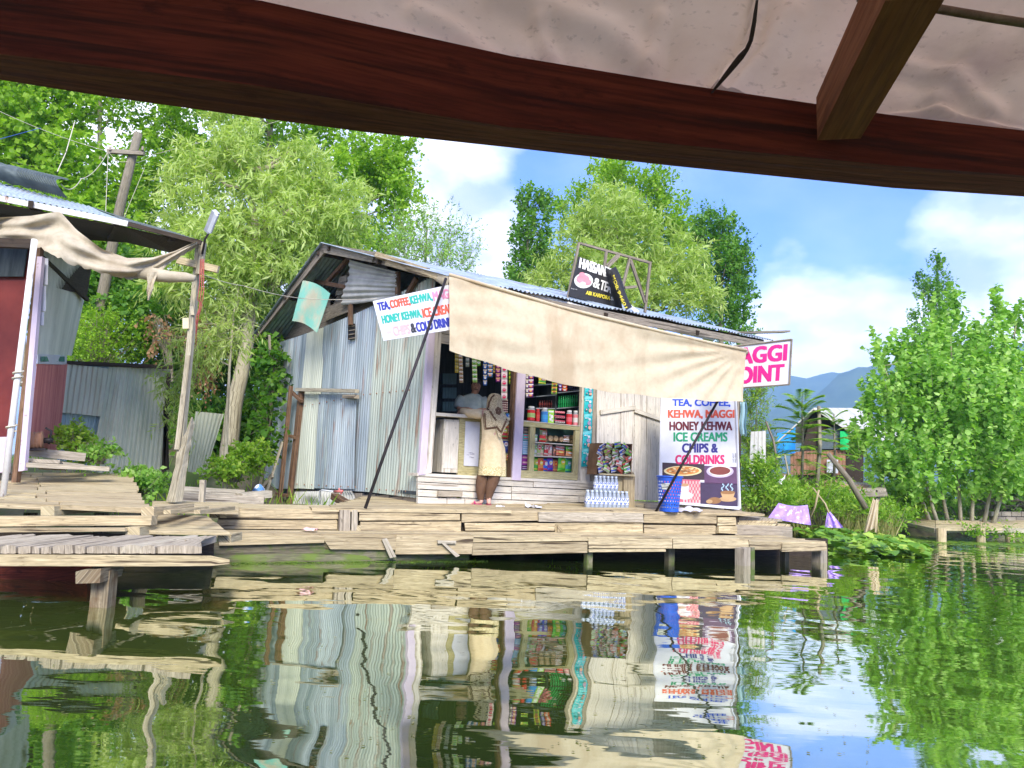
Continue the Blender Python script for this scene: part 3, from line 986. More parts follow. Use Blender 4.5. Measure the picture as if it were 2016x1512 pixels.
tree('poplar_tree', 'big bright poplar with grey forking trunk behind the willow', [(545, 800), (535, 480), (530, 250), (528, -40)], 22.0,
     [PB(700, 390, 120, 120, 22), PB(610, 310, 130, 110, 22), PB(745, 300, 75, 60, 22), PB(420, 290, 130, 90, 22), PB(330, 300, 70, 110, 22), PB(655, 480, 90, 60, 22), PB(760, 390, 55, 70, 22), PB(520, 160, 260, 110, 22)],
     'poplar', 4400, 9, 0.55, r0=0.19, bark='bark', limbs=22, group='poplars behind the huts', ll=0.115, lw=0.105, ncl=52, tight=0.16)
# ---- left: willow in front
tree('willow_tree', 'pale yellow green willow with a leaning trunk beside the tin shop', [(445, 935), (462, 800), (484, 690), (497, 600), (505, 450), (480, 300)], 15.8,
     [PB(470, 330, 85, 80, 15.8), PB(385, 440, 75, 75, 15.8), PB(575, 410, 95, 85, 15.8), PB(365, 330, 40, 45, 15.9), PB(590, 310, 55, 40, 16), PB(680, 400, 45, 40, 16), PB(480, 480, 110, 90, 15.5), PB(640, 450, 65, 60, 15.8), PB(560, 540, 90, 70, 15.8), PB(430, 570, 80, 70, 15.6), PB(345, 540, 35, 40, 15.5), PB(470, 250, 50, 40, 15.8)],
     'willow', 2500, 13, 0.46, r0=0.20, bark='bark_pale', limbs=20, up=0.35, outw=0.6, droop=0.3, ll=0.19, lw=0.036, ncl=60, tight=0.16, leaf_down=0.25, base_z=0.4)
tree('willow_tree', 'thin willow sapling standing between the post and the shop', [(443, 975), (446, 850), (452, 720), (462, 600)], 12.2,
     [PB(400, 660, 45, 50, 12.2), PB(465, 640, 40, 60, 12.2), PB(350, 720, 40, 45, 12.2), PB(345, 790, 25, 40, 12.2)],
     'willow', 230, 12, 0.36, r0=0.04, bark='bark_pale', limbs=5, up=0.1, outw=0.5, droop=0.4, ll=0.13, lw=0.025, ncl=12, leaf_down=0.3)
# ---- spriggy willow behind the roof
tree('willow_shrub', 'spindly willow shrub sticking up behind the shop roof', [(830, 640), (835, 540), (840, 470)], 17.5,
     [PB(830, 470, 70, 50, 17.5), PB(790, 510, 55, 40, 17.5), PB(890, 500, 60, 40, 17.5), PB(835, 540, 110, 30, 17.5)],
     'bright', 420, 12, 0.6, r0=0.06, limbs=8, up=0.9, outw=0.35, rand=0.45, droop=0.08, ll=0.10, lw=0.03, ncl=22, tight=0.35)
# ---- middle group
tree('poplar_tree', 'narrow dark poplar standing next to the white cloud', [(1040, 780), (1038, 560), (1040, 390)], 25,
     [PB(1040, 410, 22, 40, 25), PB(1035, 480, 32, 60, 25), PB(1030, 560, 40, 60, 25), PB(1075, 420, 18, 40, 25), PB(1075, 520, 30, 70, 25)],
     'poplar_dark', 950, 9, 0.45, r0=0.09, limbs=8, up=1.0, outw=0.3, rand=0.4, ll=0.105, lw=0.09, ncl=40)
tree('poplar_tree', 'tallest poplar of the middle clump behind the roof sign', [(1225, 780), (1225, 500), (1225, 300)], 26,
     [PB(1190, 355, 65, 45, 26), PB(1260, 370, 75, 55, 26), PB(1300, 430, 60, 80, 26), PB(1150, 420, 55, 70, 26), PB(1225, 470, 110, 100, 26), PB(1330, 500, 40, 90, 26), PB(1240, 560, 120, 80, 26)],
     'poplar', 3300, 9, 0.5, r0=0.16, limbs=14, up=0.9, outw=0.4, rand=0.45, ll=0.105, lw=0.09, ncl=52, tight=0.16)
tree('willow_tree', 'feathery pale willow standing before the middle poplars', [(1215, 760), (1210, 600), (1215, 450)], 21,
     [PB(1140, 470, 45, 60, 21), PB(1205, 420, 75, 50, 21), PB(1255, 470, 65, 60, 21), PB(1170, 540, 90, 60, 21), PB(1300, 560, 80, 50, 21), PB(1345, 510, 50, 45, 21), PB(1100, 560, 60, 50, 21), PB(1370, 590, 40, 50, 21), PB(1240, 610, 110, 40, 21)],
     'willow', 2000, 12, 0.55, r0=0.14, limbs=16, up=0.45, outw=0.5, droop=0.25, ll=0.22, lw=0.042, ncl=46, tight=0.17, leaf_down=0.2)
tree('poplar_tree', 'dark broad poplar behind the pink lettered end of the shop roof', [(1420, 820), (1420, 600), (1415, 430)], 27,
     [PB(1400, 455, 45, 50, 27), PB(1440, 500, 45, 60, 27), PB(1400, 540, 60, 80, 27), PB(1455, 570, 38, 60, 27), PB(1430, 640, 60, 60, 27), PB(1370, 480, 20, 50, 27)],
     'poplar_dark', 2200, 9, 0.45, r0=0.13, limbs=12, up=0.9, outw=0.4, rand=0.45, ll=0.10, lw=0.085, ncl=44, tight=0.16)
# ---- right
tree('poplar_tree', 'slim distant poplar rising behind the big leafy bush', [(1832, 960), (1834, 760), (1836, 600)], 33,
     [PB(1840, 530, 20, 30, 33), PB(1832, 580, 32, 40, 33), PB(1855, 600, 24, 60, 33), PB(1828, 650, 38, 50, 33), PB(1850, 660, 38, 50, 33), PB(1845, 720, 45, 50, 33), PB(1815, 560, 12, 20, 33)],
     'poplar_dark', 900, 8, 0.45, r0=0.09, limbs=10, up=1.2, outw=0.25, rand=0.3, ll=0.11, lw=0.10, ncl=40)
_st = [[(1890 + a * .35, 1000), (1885 + a * .6, 900), (1870 + a, b)] for a, b in ((-130, 720), (-70, 660), (0, 640), (60, 640), (130, 640), (180, 700), (-170, 800))]
tree('poplar_tree', 'large multi stemmed young poplar with heart shaped leaves beyond the lily pads', None, 20.0,
     [PB(1880, 770, 110, 110, 20), PB(1775, 800, 60, 80, 20), PB(1830, 710, 40, 60, 20), PB(1960, 740, 55, 80, 20), PB(2010, 810, 80, 110, 20), PB(1880, 650, 15, 50, 20), PB(1850, 640, 9, 35, 20), PB(1958, 650, 11, 60, 20), PB(1990, 690, 13, 55, 20), PB(2005, 660, 8, 30, 20), PB(1925, 690, 18, 45, 20), PB(1800, 890, 100, 75, 19.6),
      PB(1930, 890, 105, 80, 19.6), PB(1712, 850, 22, 70, 20), PB(1735, 735, 18, 40, 20), PB(1775, 715, 16, 45, 20), PB(2060, 900, 70, 80, 20), PB(1900, 830, 120, 90, 19.5), PB(1750, 945, 45, 40, 19.5), PB(1690, 900, 14, 40, 20), PB(1800, 960, 70, 40, 19.3), PB(1900, 965, 50, 30, 19.8), PB(1990, 960, 70, 40, 19.8)],
     'bright', 2300, 11, 0.80, r0=0.05, bark='bark_pale', limbs=24, trunks=_st, up=1.2, outw=0.25, rand=0.35, ll=0.135, lw=0.12, ncl=90, tight=0.25, heart=True, base_z=0.4)
tree('willow_bush', 'yellow green willow bush showing beside the tall menu board', [(1480, 1000), (1485, 900), (1490, 800)], 18,
     [PB(1485, 800, 26, 50, 18), PB(1480, 870, 35, 50, 18), PB(1500, 930, 35, 45, 18)],
     'weed', 520, 12, 0.45, r0=0.04, limbs=6, up=0.7, outw=0.4, droop=0.1, ll=0.10, lw=0.022, ncl=20, cat='bush')


# ---- feather leaved saplings
def sapling(px, py0, py1, Y, nf, fl, label):
    foot, top = PY(px, py0, Y), PY(px + 2, py1, Y)
    t = thing('feather_leaved_sapling', foot, label, 'tree', 'feather leaved saplings')
    s = MB()
    s.tube([foot, foot.lerp(top, .5) + Vector((.03, 0, 0)), top], [.04, .03, .012], 7)
    P, A, Nn = [], [], []
    for i in range(nf):
        az = i * 2.4 + random.random() * .5
        hgt = 0.28 + 0.72 * (i / nf) ** .8
        b = foot.lerp(top, hgt)
        el = 0.15 + 0.9 * (i / nf) ** 1.5
        dr = Vector((math.cos(az) * math.cos(el), math.sin(az) * math.cos(el), math.sin(el)))
        L = fl * (1.05 - 0.45 * i / nf) * random.uniform(.7, 1.1)
        pts = [b + dr * L * q - Vector((0, 0, 0.28 * L * q * q)) for q in np.linspace(0, 1, 9)]
        s.tube(pts, [.005] * 4 + [.004] * 3 + [.002] * 2, 4)
        side = dr.cross(Vector((0, 0, 1))).normalized()
        for k in range(15):
            q = 0.14 + 0.86 * k / 14
            p = b + dr * L * q - Vector((0, 0, 0.28 * L * q * q))
            tan = (dr - Vector((0, 0, 0.9 * q))).normalized()
            for sg in (-1, 1):
                P.append(p)
                A.append(side * sg + tan * .45 - Vector((0, 0, .12)))
                Nn.append(Vector((0, 0, 1)) + side * sg * .2)
    s.build('trunk', M['bark'], t, True)
    n = len(P)
    leaf_mesh('crown', LEAF['weed'], t, np.array(P), np.array(A), np.array(Nn), np.full(n, fl * .20), np.full(n, fl * .075), rng.random(n))


sapling(1577, 980, 790, 17.5, 30, 1.0, 'feather leaved sapling below the pink lettered sign')
sapling(1640, 985, 815, 18.2, 20, 0.75, 'smaller feather leaved sapling before the tarpaulin house')


# ================================================================== the tea shop
AF = R(35)
U = Vector((math.cos(AF), math.sin(AF), 0))
V = Vector((-math.sin(AF), math.cos(AF), 0))             # into the shop
AL = R(130)
UL = Vector((math.cos(AL), math.sin(AL), 0))             # along the tin side wall, away from the corner
NL = Vector((-math.sin(AL), math.cos(AL), 0))            # out of the side wall
if NL.y > 0:
    NL = -NL
C0 = PY(838, 985, 10.9)
ZUP = Vector((0, 0, 1))


def F(px, py, off=0.0):
    return hit(px, py, C0 - V * off, V)


def Lw(px, py, off=0.0):
    return hit(px, py, C0 + NL * off, NL)


def fsl(mb, q, off, th, mi=0, rn=None):
    """facade piece: q = four (px, py) TL TR BR BL; front at off, th deep"""
    mb.slab([F(a, b, off) for a, b in (q[3], q[2], q[1], q[0])], V * th, mi, rn)


shop = thing('tea_shop', C0, 'corrugated tin and plank tea shop on the jetty', 'shop')
sh = lambda mb, name, mat, smooth=False: mb.build(name, mat, shop, smooth)

# ---- tin side wall
def wall_top(px):
    return np.interp(px, [520, 545, 600, 649, 722, 775, 860], [690, 676, 658, 640, 607, 585, 540])


def side_panel(b0, b1, t0, t1, mat, off, name='wall_sheet', by=None):
    g = MB()
    yb = by if by else (np.interp(b0, [520, 581, 698, 817], [962, 962, 965, 981]), np.interp(b1, [520, 581, 698, 817], [962, 962, 965, 981]))
    p0, p1 = Lw(b0, yb[0], off), Lw(b1, yb[1], off)
    p3, p2 = Lw(t0, wall_top(t0), off), Lw(t1, wall_top(t1), off)
    corrugate(g, p0, p1, p2, p3, 0.078, 0.018, rows=10, n=NL, wob=0.006)
    return sh(g, name, mat, True)


side_panel(519, 578, 545, 607, M['tin_blue'], 0.02)
side_panel(576, 618, 605, 641, M['tin_yellow'], 0.035)
side_panel(616, 722, 639, 747, M['tin_blue'], 0.02)
side_panel(719, 824, 744, 858, M['tin_pale'], 0.036)
for a0, a1, b0, b1, mt in ((583, 618, 597, 630, 'tin_yellow'), (618, 697, 630, 703, 'tin_blue')):
    g = MB()
    corrugate(g, Lw(a0, 961, .075), Lw(a1, 963, .075), Lw(b1, 776, .075), Lw(b0, 776, .075), .078, .018, rows=8, n=NL, wob=.008)
    sh(g, 'door_sheet', M[mt], True)
g = MB()
for (xa, ya), (xb, yb) in (((541, 806), (565, 806)), ((601, 799), (700, 781)), ((716, 777), (806, 768)), ((585, 953), (700, 959)), ((722, 962), (812, 968))):
    n = int((xb - xa) / 15) + 1
    for i in range(n + 1):
        t = i / n
        p = Lw(xa + (xb - xa) * t, ya + (yb - ya) * t, 0.098 if 584 < xa < 700 else 0.055)
        g.lathe(p, [(0.016, 0), (0.012, 0.008), (0, 0.012)], 6, M=Matrix.Rotation(0, 3, 'Z') if False else NL.to_track_quat('Z', 'Y').to_matrix())
sh(g, 'nail_heads', M['tin_rust'])
# plinth under the tin
g = MB()
for i in range(9):
    a, b = 578 + i * 27, 578 + (i + 1) * 27 - 2
    yy = np.interp(a, [578, 820], [963, 980])
    q = [Lw(a, 993 + random.uniform(-2, 2), 0.0), Lw(b, 993, 0.0), Lw(b, yy, 0.0), Lw(a, yy + random.uniform(0, 3), 0.0)]
    g.slab(q, -NL * 0.2)
sh(g, 'plinth', M['stone'])
g = MB()
corrugate(g, Lw(575, 998, 0.10), Lw(697, 994, 0.10), Lw(693, 966, 0.07), Lw(577, 968, 0.07), 0.09, 0.014, rows=4, n=NL, wob=0.03)
sh(g, 'plinth_sheet', M['tin_crumpled'], True)
# inner liner of the side wall (closes the room) and gable infill
g = MB()
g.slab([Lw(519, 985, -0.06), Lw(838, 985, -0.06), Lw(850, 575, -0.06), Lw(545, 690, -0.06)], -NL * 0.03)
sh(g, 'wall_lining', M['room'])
# louvred vent
g = MB()
g.slab([Lw(686, 669, 0.05), Lw(699, 667, 0.05), Lw(699, 637, 0.05), Lw(686, 640, 0.05)], NL * 0.012)
vent = sh(g, 'vent', M['iron'])
g = MB()
for i in range(4):
    y = 641 + i * 8
    g.beam(Lw(687, y + 2, 0.072), Lw(699, y, 0.072), 0.015, 0.018, side=NL)
g.build('vent_slat', M['barge'], vent)

# ---- gable: barge boards, loose sheets
g = MB()
OV = 0.42
def barge(a0, a1, w, off=OV):
    p, q = Lw(*a0, off), Lw(*a1, off)
    g.beam(p, q, 0.045, w, side=NL)
barge((639, 491), (500, 668), 0.155)
barge((630, 487), (737, 507), 0.17)
barge((737, 507), (842, 537), 0.14, OV - .03)
g.build_each('barge_board', M['barge'], shop)
g = MB()
for a, b in (((690, 505), (640, 560)), ((600, 550), (680, 565)), ((783, 536), (783, 580)), ((690, 600), (690, 640)), ((820, 548), (802, 580))):
    g.beam(Lw(*a, 0.10), Lw(*b, 0.10), 0.06, 0.075, side=NL)
g.build_each('gable_strut', M['brown_wood'], shop)
g = MB()
g.slab([Lw(640, 640, -0.08), Lw(770, 590, -0.08), Lw(760, 520, -0.08), Lw(690, 520, -0.08)], -NL * .02)
g.slab([Lw(660, 582, 0.0), Lw(682, 578, 0.0), Lw(682, 542, 0.02), Lw(668, 545, 0.02)], -NL * .02, rn=.9)
g.slab([Lw(640, 632, 0.03), Lw(690, 612, 0.03), Lw(690, 584, 0.02), Lw(645, 604, 0.02)], -NL * .02, rn=.6)
g.slab([Lw(560, 670, -.08), Lw(650, 640, -.08), Lw(648, 570, -.08), Lw(600, 600, -.08)], -NL * .02, rn=.1)
g.build_each('gable_board', M['barge'], shop)
g = MB()
c = [Lw(671, 600, 0.12), Lw(778, 588, 0.16), Lw(783, 536, 0.12), Lw(690, 512, 0.10)]
corrugate(g, c[1], c[2], c[3], c[0], 0.085, 0.014, rows=8, n=NL, wob=0.03)
sh(g, 'crumpled_sheet', M['tin_crumpled'], True)
g = MB()
tl, tr, br, bl = (596, 552), (650, 578), (624, 655), (575, 632)
rows = []
for j in range(9):
    t = j / 8
    row = []
    for i in range(9):
        s_ = i / 8
        x = (tl[0] * (1 - s_) + tr[0] * s_) * (1 - t) + (bl[0] * (1 - s_) + br[0] * s_) * t
        y = (tl[1] * (1 - s_) + tr[1] * s_) * (1 - t) + (bl[1] * (1 - s_) + br[1] * s_) * t - 6 * math.sin(s_ * math.pi)
        row.append(Lw(x, y, OV + 0.06 + 0.05 * math.sin(s_ * 4 + t * 2) + 0.06 * t))
    rows.append(row)
g.grid(rows)
g.grid([[p + NL * -.004 for p in reversed(r_)] for r_ in rows])
pt = sh(g, 'loose_sheet', M['tin_patch'], True)

# ---- roof
RG = Lw(634, 478, OV + 0.06)
EF = Lw(886, 545, OV + 0.06)
EB = Lw(496, 664, OV + 0.06)
d_ = 0.0
RLEN = 7.4
for k in range(200):                                      # length of the eave: to the right end in the photograph
    L_ = 4 + k * 0.03
    q = EF + U * L_ - CAM
    if CX + FPX * q.dot(_rt) / q.dot(_d) > 1524:
        RLEN = L_
        break
UE = (PY(1524, 671, (EF + U * RLEN).y) - EF) / RLEN       # eave runs slightly out of level
RE = RG + UE * RLEN + Vector((0, 0, 0.0))
EE = EF + UE * RLEN
EBE = EB + U * RLEN


def roof_slope(a, b, b2, a2, name, mat, nsheet=7):
    """a-a2 ridge, b-b2 eave; corrugations run from ridge to eave"""
    g = MB()
    nrm = (a2 - a).cross(b - a).normalized()
    if nrm.z < 0:
        nrm = -nrm
    for i in range(nsheet):
        s0, s1 = i / nsheet - 0.004, (i + 1) / nsheet + 0.004
        lift = nrm * (0.012 if i % 2 else 0.0)
        ext = random.uniform(-0.05, 0.06)
        down = (b - a).normalized() * ext
        corrugate(g, b.lerp(b2, s0) + lift + down, b.lerp(b2, s1) + lift + down, a.lerp(a2, s1) + lift, a.lerp(a2, s0) + lift, 0.08, 0.014, rows=4, n=nrm, wob=0.008)
    return sh(g, name, mat, True)


roof_slope(RG, EF, EE, RE, 'roof_sheet', M['tin_roof'])
roof_slope(RE, EBE, EB, RG, 'roof_sheet', M['tin_roof'])
g = MB()                                                   # purlins and rafters below the sheets
for t in (0.06, 0.5, 0.94):
    g.beam(RG.lerp(EF, t) - ZUP * 0.07, RE.lerp(EE, t) - ZUP * 0.07, 0.06, 0.07)
    g.beam(RG.lerp(EB, t) - ZUP * 0.07, RE.lerp(EBE, t) - ZUP * 0.07, 0.06, 0.07)
for t in (0.12, 0.4, 0.7, 0.98):
    a = RG.lerp(RE, t)
    g.beam(a - ZUP * .14, EF.lerp(EE, t) - ZUP * .13, 0.05, 0.09, side=U)
    g.beam(a - ZUP * .14, EB.lerp(EBE, t) - ZUP * .13, 0.05, 0.09, side=U)
g.build_each('rafter', M['dark_wood'], shop)
g = MB()
g.beam(EF.lerp(EE, .02) - ZUP * .10 + V * .05, EE - ZUP * .10 + V * .05, 0.03, 0.12, side=V)
sh(g, 'fascia', M['barge'])
# ---- rest of the shell: facade above the openings, ends, back, floor, ceiling
FE = F(1455, 985, 0)
LENF = (FE - C0).dot(U)
BK = C0 + UL * ((Lw(522, 985, 0) - C0).length)
g = MB()
zt = 2.55
def wp(s_, dep, z):
    return C0 + U * s_ + V * dep + ZUP * z
LW_ = (BK - C0)
LB = LW_.length
g.slab([BK, BK + U * LENF, BK + U * LENF + ZUP * 2.3, BK + ZUP * 2.3], V * .05)                       # back
g.slab([FE, FE + LW_, FE + LW_ + ZUP * 2.3, FE + ZUP * 2.5], U * .05)                                # right end
g.build_each('rear_wall', M['dark_wood'], shop)
g = MB()
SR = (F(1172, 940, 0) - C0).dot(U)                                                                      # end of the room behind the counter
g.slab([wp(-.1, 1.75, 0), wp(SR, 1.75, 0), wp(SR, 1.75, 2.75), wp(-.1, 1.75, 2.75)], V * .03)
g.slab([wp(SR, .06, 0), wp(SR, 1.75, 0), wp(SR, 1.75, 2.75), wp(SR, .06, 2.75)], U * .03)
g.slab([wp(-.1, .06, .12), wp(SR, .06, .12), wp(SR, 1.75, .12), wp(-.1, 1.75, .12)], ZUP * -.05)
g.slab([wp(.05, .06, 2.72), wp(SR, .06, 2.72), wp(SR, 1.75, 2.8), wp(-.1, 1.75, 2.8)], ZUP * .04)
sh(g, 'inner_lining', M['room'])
g = MB()                                                   # boards over the openings, behind the tarpaulin
z0_ = (F(1010, 640, 0) - C0).z
for i in range(3):
    g.slab([wp(.0, .02, 2.34 + i * .15), wp(LENF, .02, 2.34 + i * .15), wp(LENF, .02, 2.48 + i * .15), wp(.0, .02, 2.48 + i * .15)], V * .03)
sh(g, 'lintel_board', M['white_wood'])

# ---- posts of the front
g = MB()
fsl(g, [(846, 640), (858, 640), (838, 934), (825, 935)], 0.07, 0.07)
fsl(g, [(1021, 700), (1037, 702), (1025, 946), (1008, 945)], 0.06, 0.08)
g.build_each('post', M['lavender'], shop)
g = MB()
fsl(g, [(858, 640), (871, 640), (850, 931), (838, 932)], 0.03, 0.09)
fsl(g, [(1147, 735), (1168, 738), (1162, 949), (1141, 948)], 0.02, 0.07)
g.build_each('jamb', M['white_wood'], shop)
g = MB()
fsl(g, [(1013, 700), (1020, 700), (1008, 945), (1003, 943)], 0.03, 0.08)
sh(g, 'post', M['brown_wood'])
g = MB()
fsl(g, [(1169, 740), (1176, 740), (1172, 950), (1164, 951)], 0.03, 0.06)
sh(g, 'post', M['deck_grey'])
# ---- plank base below the sill
g = MB()
def ytop(x): return np.interp(x, [822, 1008, 1170], [935, 945, 952])
def ybot(x): return np.interp(x, [822, 1008, 1170], [992, 997, 1003])
for r_ in range(4):
    cuts = [822] + sorted(random.sample([880, 915, 955, 1008, 1050, 1090, 1125], 2)) + [1170]
    if r_ in (1, 2):
        cuts = [822, 1007, 1170] if r_ == 1 else [822, 900, 1007, 1140, 1170]
    for a, b in zip(cuts[:-1], cuts[1:]):
        t0, t1 = r_ / 4 + 0.006, (r_ + 1) / 4 - 0.012
        f_ = lambda x, t: (x, ytop(x) + (ybot(x) - ytop(x)) * t)
        j = random.uniform(0, .012)
        fsl(g, [f_(a + .7, t0), f_(b - .7, t0 + random.uniform(0, .02)), f_(b - .7, t1), f_(a + .7, t1 - random.uniform(0, .02))], 0.02 + j, 0.05)
sh(g, 'base_board', M['white_wood'])
g = MB()
fsl(g, [(864, 966), (911, 967), (910, 978), (863, 977)], 0.075, 0.04)
sh(g, 'patch_board', M['deck_grey'])
g = MB()
fsl(g, [(822, 931), (1172, 948), (1171, 953), (822, 937)], 0.05, 0.3)
sh(g, 'sill', M['white_wood'])
# ---- plank door
g = MB()
for a, b, c, d in ((1176, 1222, 1174, 1221), (1223.5, 1249, 1222.5, 1247), (1250, 1273, 1248, 1271), (1274, 1300, 1272, 1299)):
    fsl(g, [(a, 730), (b, 730), (d, np.interp(d, [1174, 1300], [981, 986])), (c, np.interp(c, [1174, 1300], [981, 986]))], random.uniform(.0, .012), 0.04)
door = sh(g, 'door', M['white_wood'])
g = MB()
g.beam(F(1182, 812, .03), F(1251, 802, .03), 0.025, 0.075, side=V)
g.beam(F(1250, 808, .035), F(1303, 826, .035), 0.025, 0.07, side=V)
g.build_each('cross_bar', M['white_wood'], door)
g = MB()
fsl(g, [(1172, 984), (1300, 988), (1300, 1000), (1172, 1004)], .02, .05)
fsl(g, [(1300, 730), (1458, 730), (1458, 1000), (1300, 1000)], -.01, .05, rn=.2)
sh(g, 'base_board', M['deck_grey'])

# ---- gutter pipe and odd boards under the eave
g = MB()
GT = [F(1035, 577, .92), F(1120, 600, .92), F(1210, 622, .92), F(1310, 645, .92), F(1405, 667, .92)]
g.tube(GT, .042, 10)
for p in GT[1:-1]:
    g.tube([p - U * .04, p + U * .04], .05, 10)
sh(g, 'gutter_pipe', M['pvc'], True)
g = MB()
g.beam(F(1433, 656, .85), F(1549, 653, .85), .16, .035, side=V)
sh(g, 'eave_board', M['barge'])
g = MB()
for a, b in (((760, 517), (885, 551)), ((740, 500), (838, 532))):
    g.beam(Lw(*a, OV + .05), Lw(*b, OV + .05), .03, .08, side=NL)
g.build_each('barge_board', M['deck'], shop)

print('OFE', -(EF - C0).dot(V), RLEN)
# ---- door leaf frame leaning against the tin wall
fr = thing('door_frame', Lw(575, 990, .12), 'rough brown timber door frame standing against the tin wall', 'door frame')
g = MB()
for (a, b, w, o) in (((594, 768), (569, 992), .13, .12), ((573, 760), (550, 995), .05, .22), ((571, 858), (582, 862), .05, .16), ((572, 770), (594, 790), .05, .16), ((545, 972), (570, 976), .05, .16)):
    g.beam(Lw(*a, o), Lw(*b, o), .07, w, side=NL)
g.build('frame', M['brown_wood'], fr)
g = MB()
g.beam(Lw(585, 767, .15), Lw(703, 770, .15), .08, .06, side=NL)
g.beam(Lw(679, 781, .15), Lw(702, 781, .15), .1, .06, side=NL)
g.build('head_bar', M['deck_grey'], fr)
for i, (a, b, w, lab) in enumerate((((556, 870), (520, 985), .045, 'thin stick leaning across the left end of the tin wall'), ((527, 880), (505, 990), .06, 'weathered stave leaning outside the shop corner'), ((537, 935), (497, 985), .09, 'grey board end propped below the leaning stave'), ((530, 660), (535, 770), .05, 'bent prop under the rear eave of the shop'))):
    g = MB()
    g.beam(Lw(*a, .25 + .1 * i), Lw(*b, .55 - .1 * i), .035, w, side=NL)
    tag(g.build('leaning_stick', M['deck_grey']), lab, 'stick')

# ---- standpipe tap in front of the tin wall
g = MB()
g.tube([Lw(629, 993, .3), Lw(630, 966, .3), Lw(634, 965, .3), Lw(660, 968, .3)], .014, 8)
tp = tag(g.build('tap_pipe', M['sign'], None, True), 'white plastic water pipe with a pink tap by the tin wall', 'tap')
g = MB()
g.tube([Lw(658, 968, .3), Lw(674, 967, .3)], .022, 8)
g.tube([Lw(668, 966, .3), Lw(668, 961, .3)], .014, 8)
g.tube([Lw(672, 968, .3), Lw(672, 973, .3)], .014, 8)
g.build('tap', paint(.75, .22, .2), tp, True)
g = MB()
g.beam(Lw(658, 977, .35), Lw(684, 993, .45), .12, .1, side=NL)
tag(g.build('wood_offcut', M['brown_wood']), 'short brown offcut lying below the pink tap', 'offcut')


# ================================================================== tarpaulin and struts
def cloth(rows, name, mat, label, cat='cloth', parent=None, th=0.004, n=Vector((0, -1, 0)), kind=None, group=None):
    g = MB()
    g.grid(rows)
    g.grid([[Vector(p) - n * th for p in reversed(r_)] for r_ in rows])
    o = g.build(name, mat, parent, True)
    if label:
        tag(o, label, cat, group, kind)
    return o


OFE = -(EF - C0).dot(V) + .05                             # the tarpaulin hangs just outside the eave
tb = [(885, 690), (940, 708), (1000, 727), (1075, 748), (1150, 764), (1230, 775), (1300, 782), (1380, 788), (1464, 792)]
tt = [(884, 540), (1000, 573), (1100, 603), (1200, 628), (1300, 652), (1400, 675), (1470, 689)]
rows = []
NI, NJ = 120, 26
TY0 = F(884, 560, OFE).y
tY = lambda x: TY0 + (10.9 - TY0) * (x - 884) / 586           # the right end is propped well forward of the eave
_ta, _tb = PY(884, 560, tY(884)), PY(1470, 720, tY(1470))
TN = Vector((-(_tb.y - _ta.y), _tb.x - _ta.x, 0)).normalized()
for j in range(NJ + 1):
    t = j / NJ
    row = []
    for i in range(NI + 1):
        s_ = i / NI
        xt = 884 + s_ * (1470 - 884)
        xb = 885 + s_ * (1464 - 885)
        a = PY(xt, np.interp(xt, *zip(*tt)), tY(xt))
        yb_ = np.interp(xb, *zip(*tb))
        b = PY(xb, yb_ + 1.3 * math.sin(s_ * 37), tY(xb) - .04)
        p = a.lerp(b, t)
        w = 0.05 * math.sin(math.pi * t) * math.sin(s_ * 5 + .5)
        # creases: gathered rays from the top right corner, slack diagonals at the left
        dx, dy = (1 - s_) * 3.9, t * 0.95
        ang = math.atan2(dy, dx + .02)
        rr = math.hypot(dx, dy)
        w += 0.022 * math.sin(ang * 26 + rr) * math.exp(-((rr - .75) / .75) ** 2) * min(1, rr * 2.5)
        w += 0.006 * math.sin(17 * s_ + 9 * t + 2.2 * math.sin(7 * t + 4 * s_)) + 0.004 * math.sin(41 * s_ - 14 * t + 2 * math.sin(9 * s_))
        w += 0.007 * math.sin(26 * (s_ * .5 + t) + 1.5 * math.sin(11 * s_)) * math.exp(-((s_ - .12) / .2) ** 2)
        row.append(p - TN * w)
    rows.append(row)
tarp = cloth(rows, 'tarpaulin', M['tarp'], 'long cream tarpaulin hanging along the front of the tea shop', 'tarpaulin', n=-TN)
g = MB()
g.tube([PY(x, y, tY(x) - .015) for x, y in tt], .022, 8)
g.build('hem_roll', M['tarp'], tarp, True)
g = MB()                                                   # outrigger that carries the far corner and the sign
g.tube([PY(1468, 694, tY(1468) + .03), F(1478, 690, .3)], .03, 8)
g.build('outrigger', M['barge'], tarp, True)
rows = []
for j in range(7):
    t = j / 6
    row = []
    for i in range(11):
        s_ = i / 10
        top = Lw(735 + s_ * 150, 503 + s_ * 42, OV + .10)
        bot = Lw(750 + s_ * 136, 512 + s_ * 60 - 14 * math.sin(s_ * 3.1), OV + .02)
        row.append(top.lerp(bot, t) - NL * -.03 * math.sin(t * 3 + s_ * 6))
    rows.append(row)
cloth(rows, 'flap', M['tarp'], None, parent=tarp, n=NL)
g = MB()
g.tube([F(878, 548, OFE + .06), PZ(719, 1001, .63)], .020, 8)
tag(g.build('awning_strut', M['iron'], None, True), 'long dark iron strut crossing before the tin wall', 'strut', 'tarpaulin struts')
g = MB()
g.tube([PY(1411, 793, 11.0), PZ(1289, 1011, .63)], .020, 8)
g.tube([PY(1411, 793, 11.0), PY(1452, 712, 10.98)], .020, 8)
tag(g.build('awning_strut', M['iron'], None, True), 'iron strut crossing before the tall menu board', 'strut', 'tarpaulin struts')


# ================================================================== signs
def zc(x, y):                                             # enlarged view of the side wall -> photograph
    return 480 + x / 2.607, 440 + y / 2.607


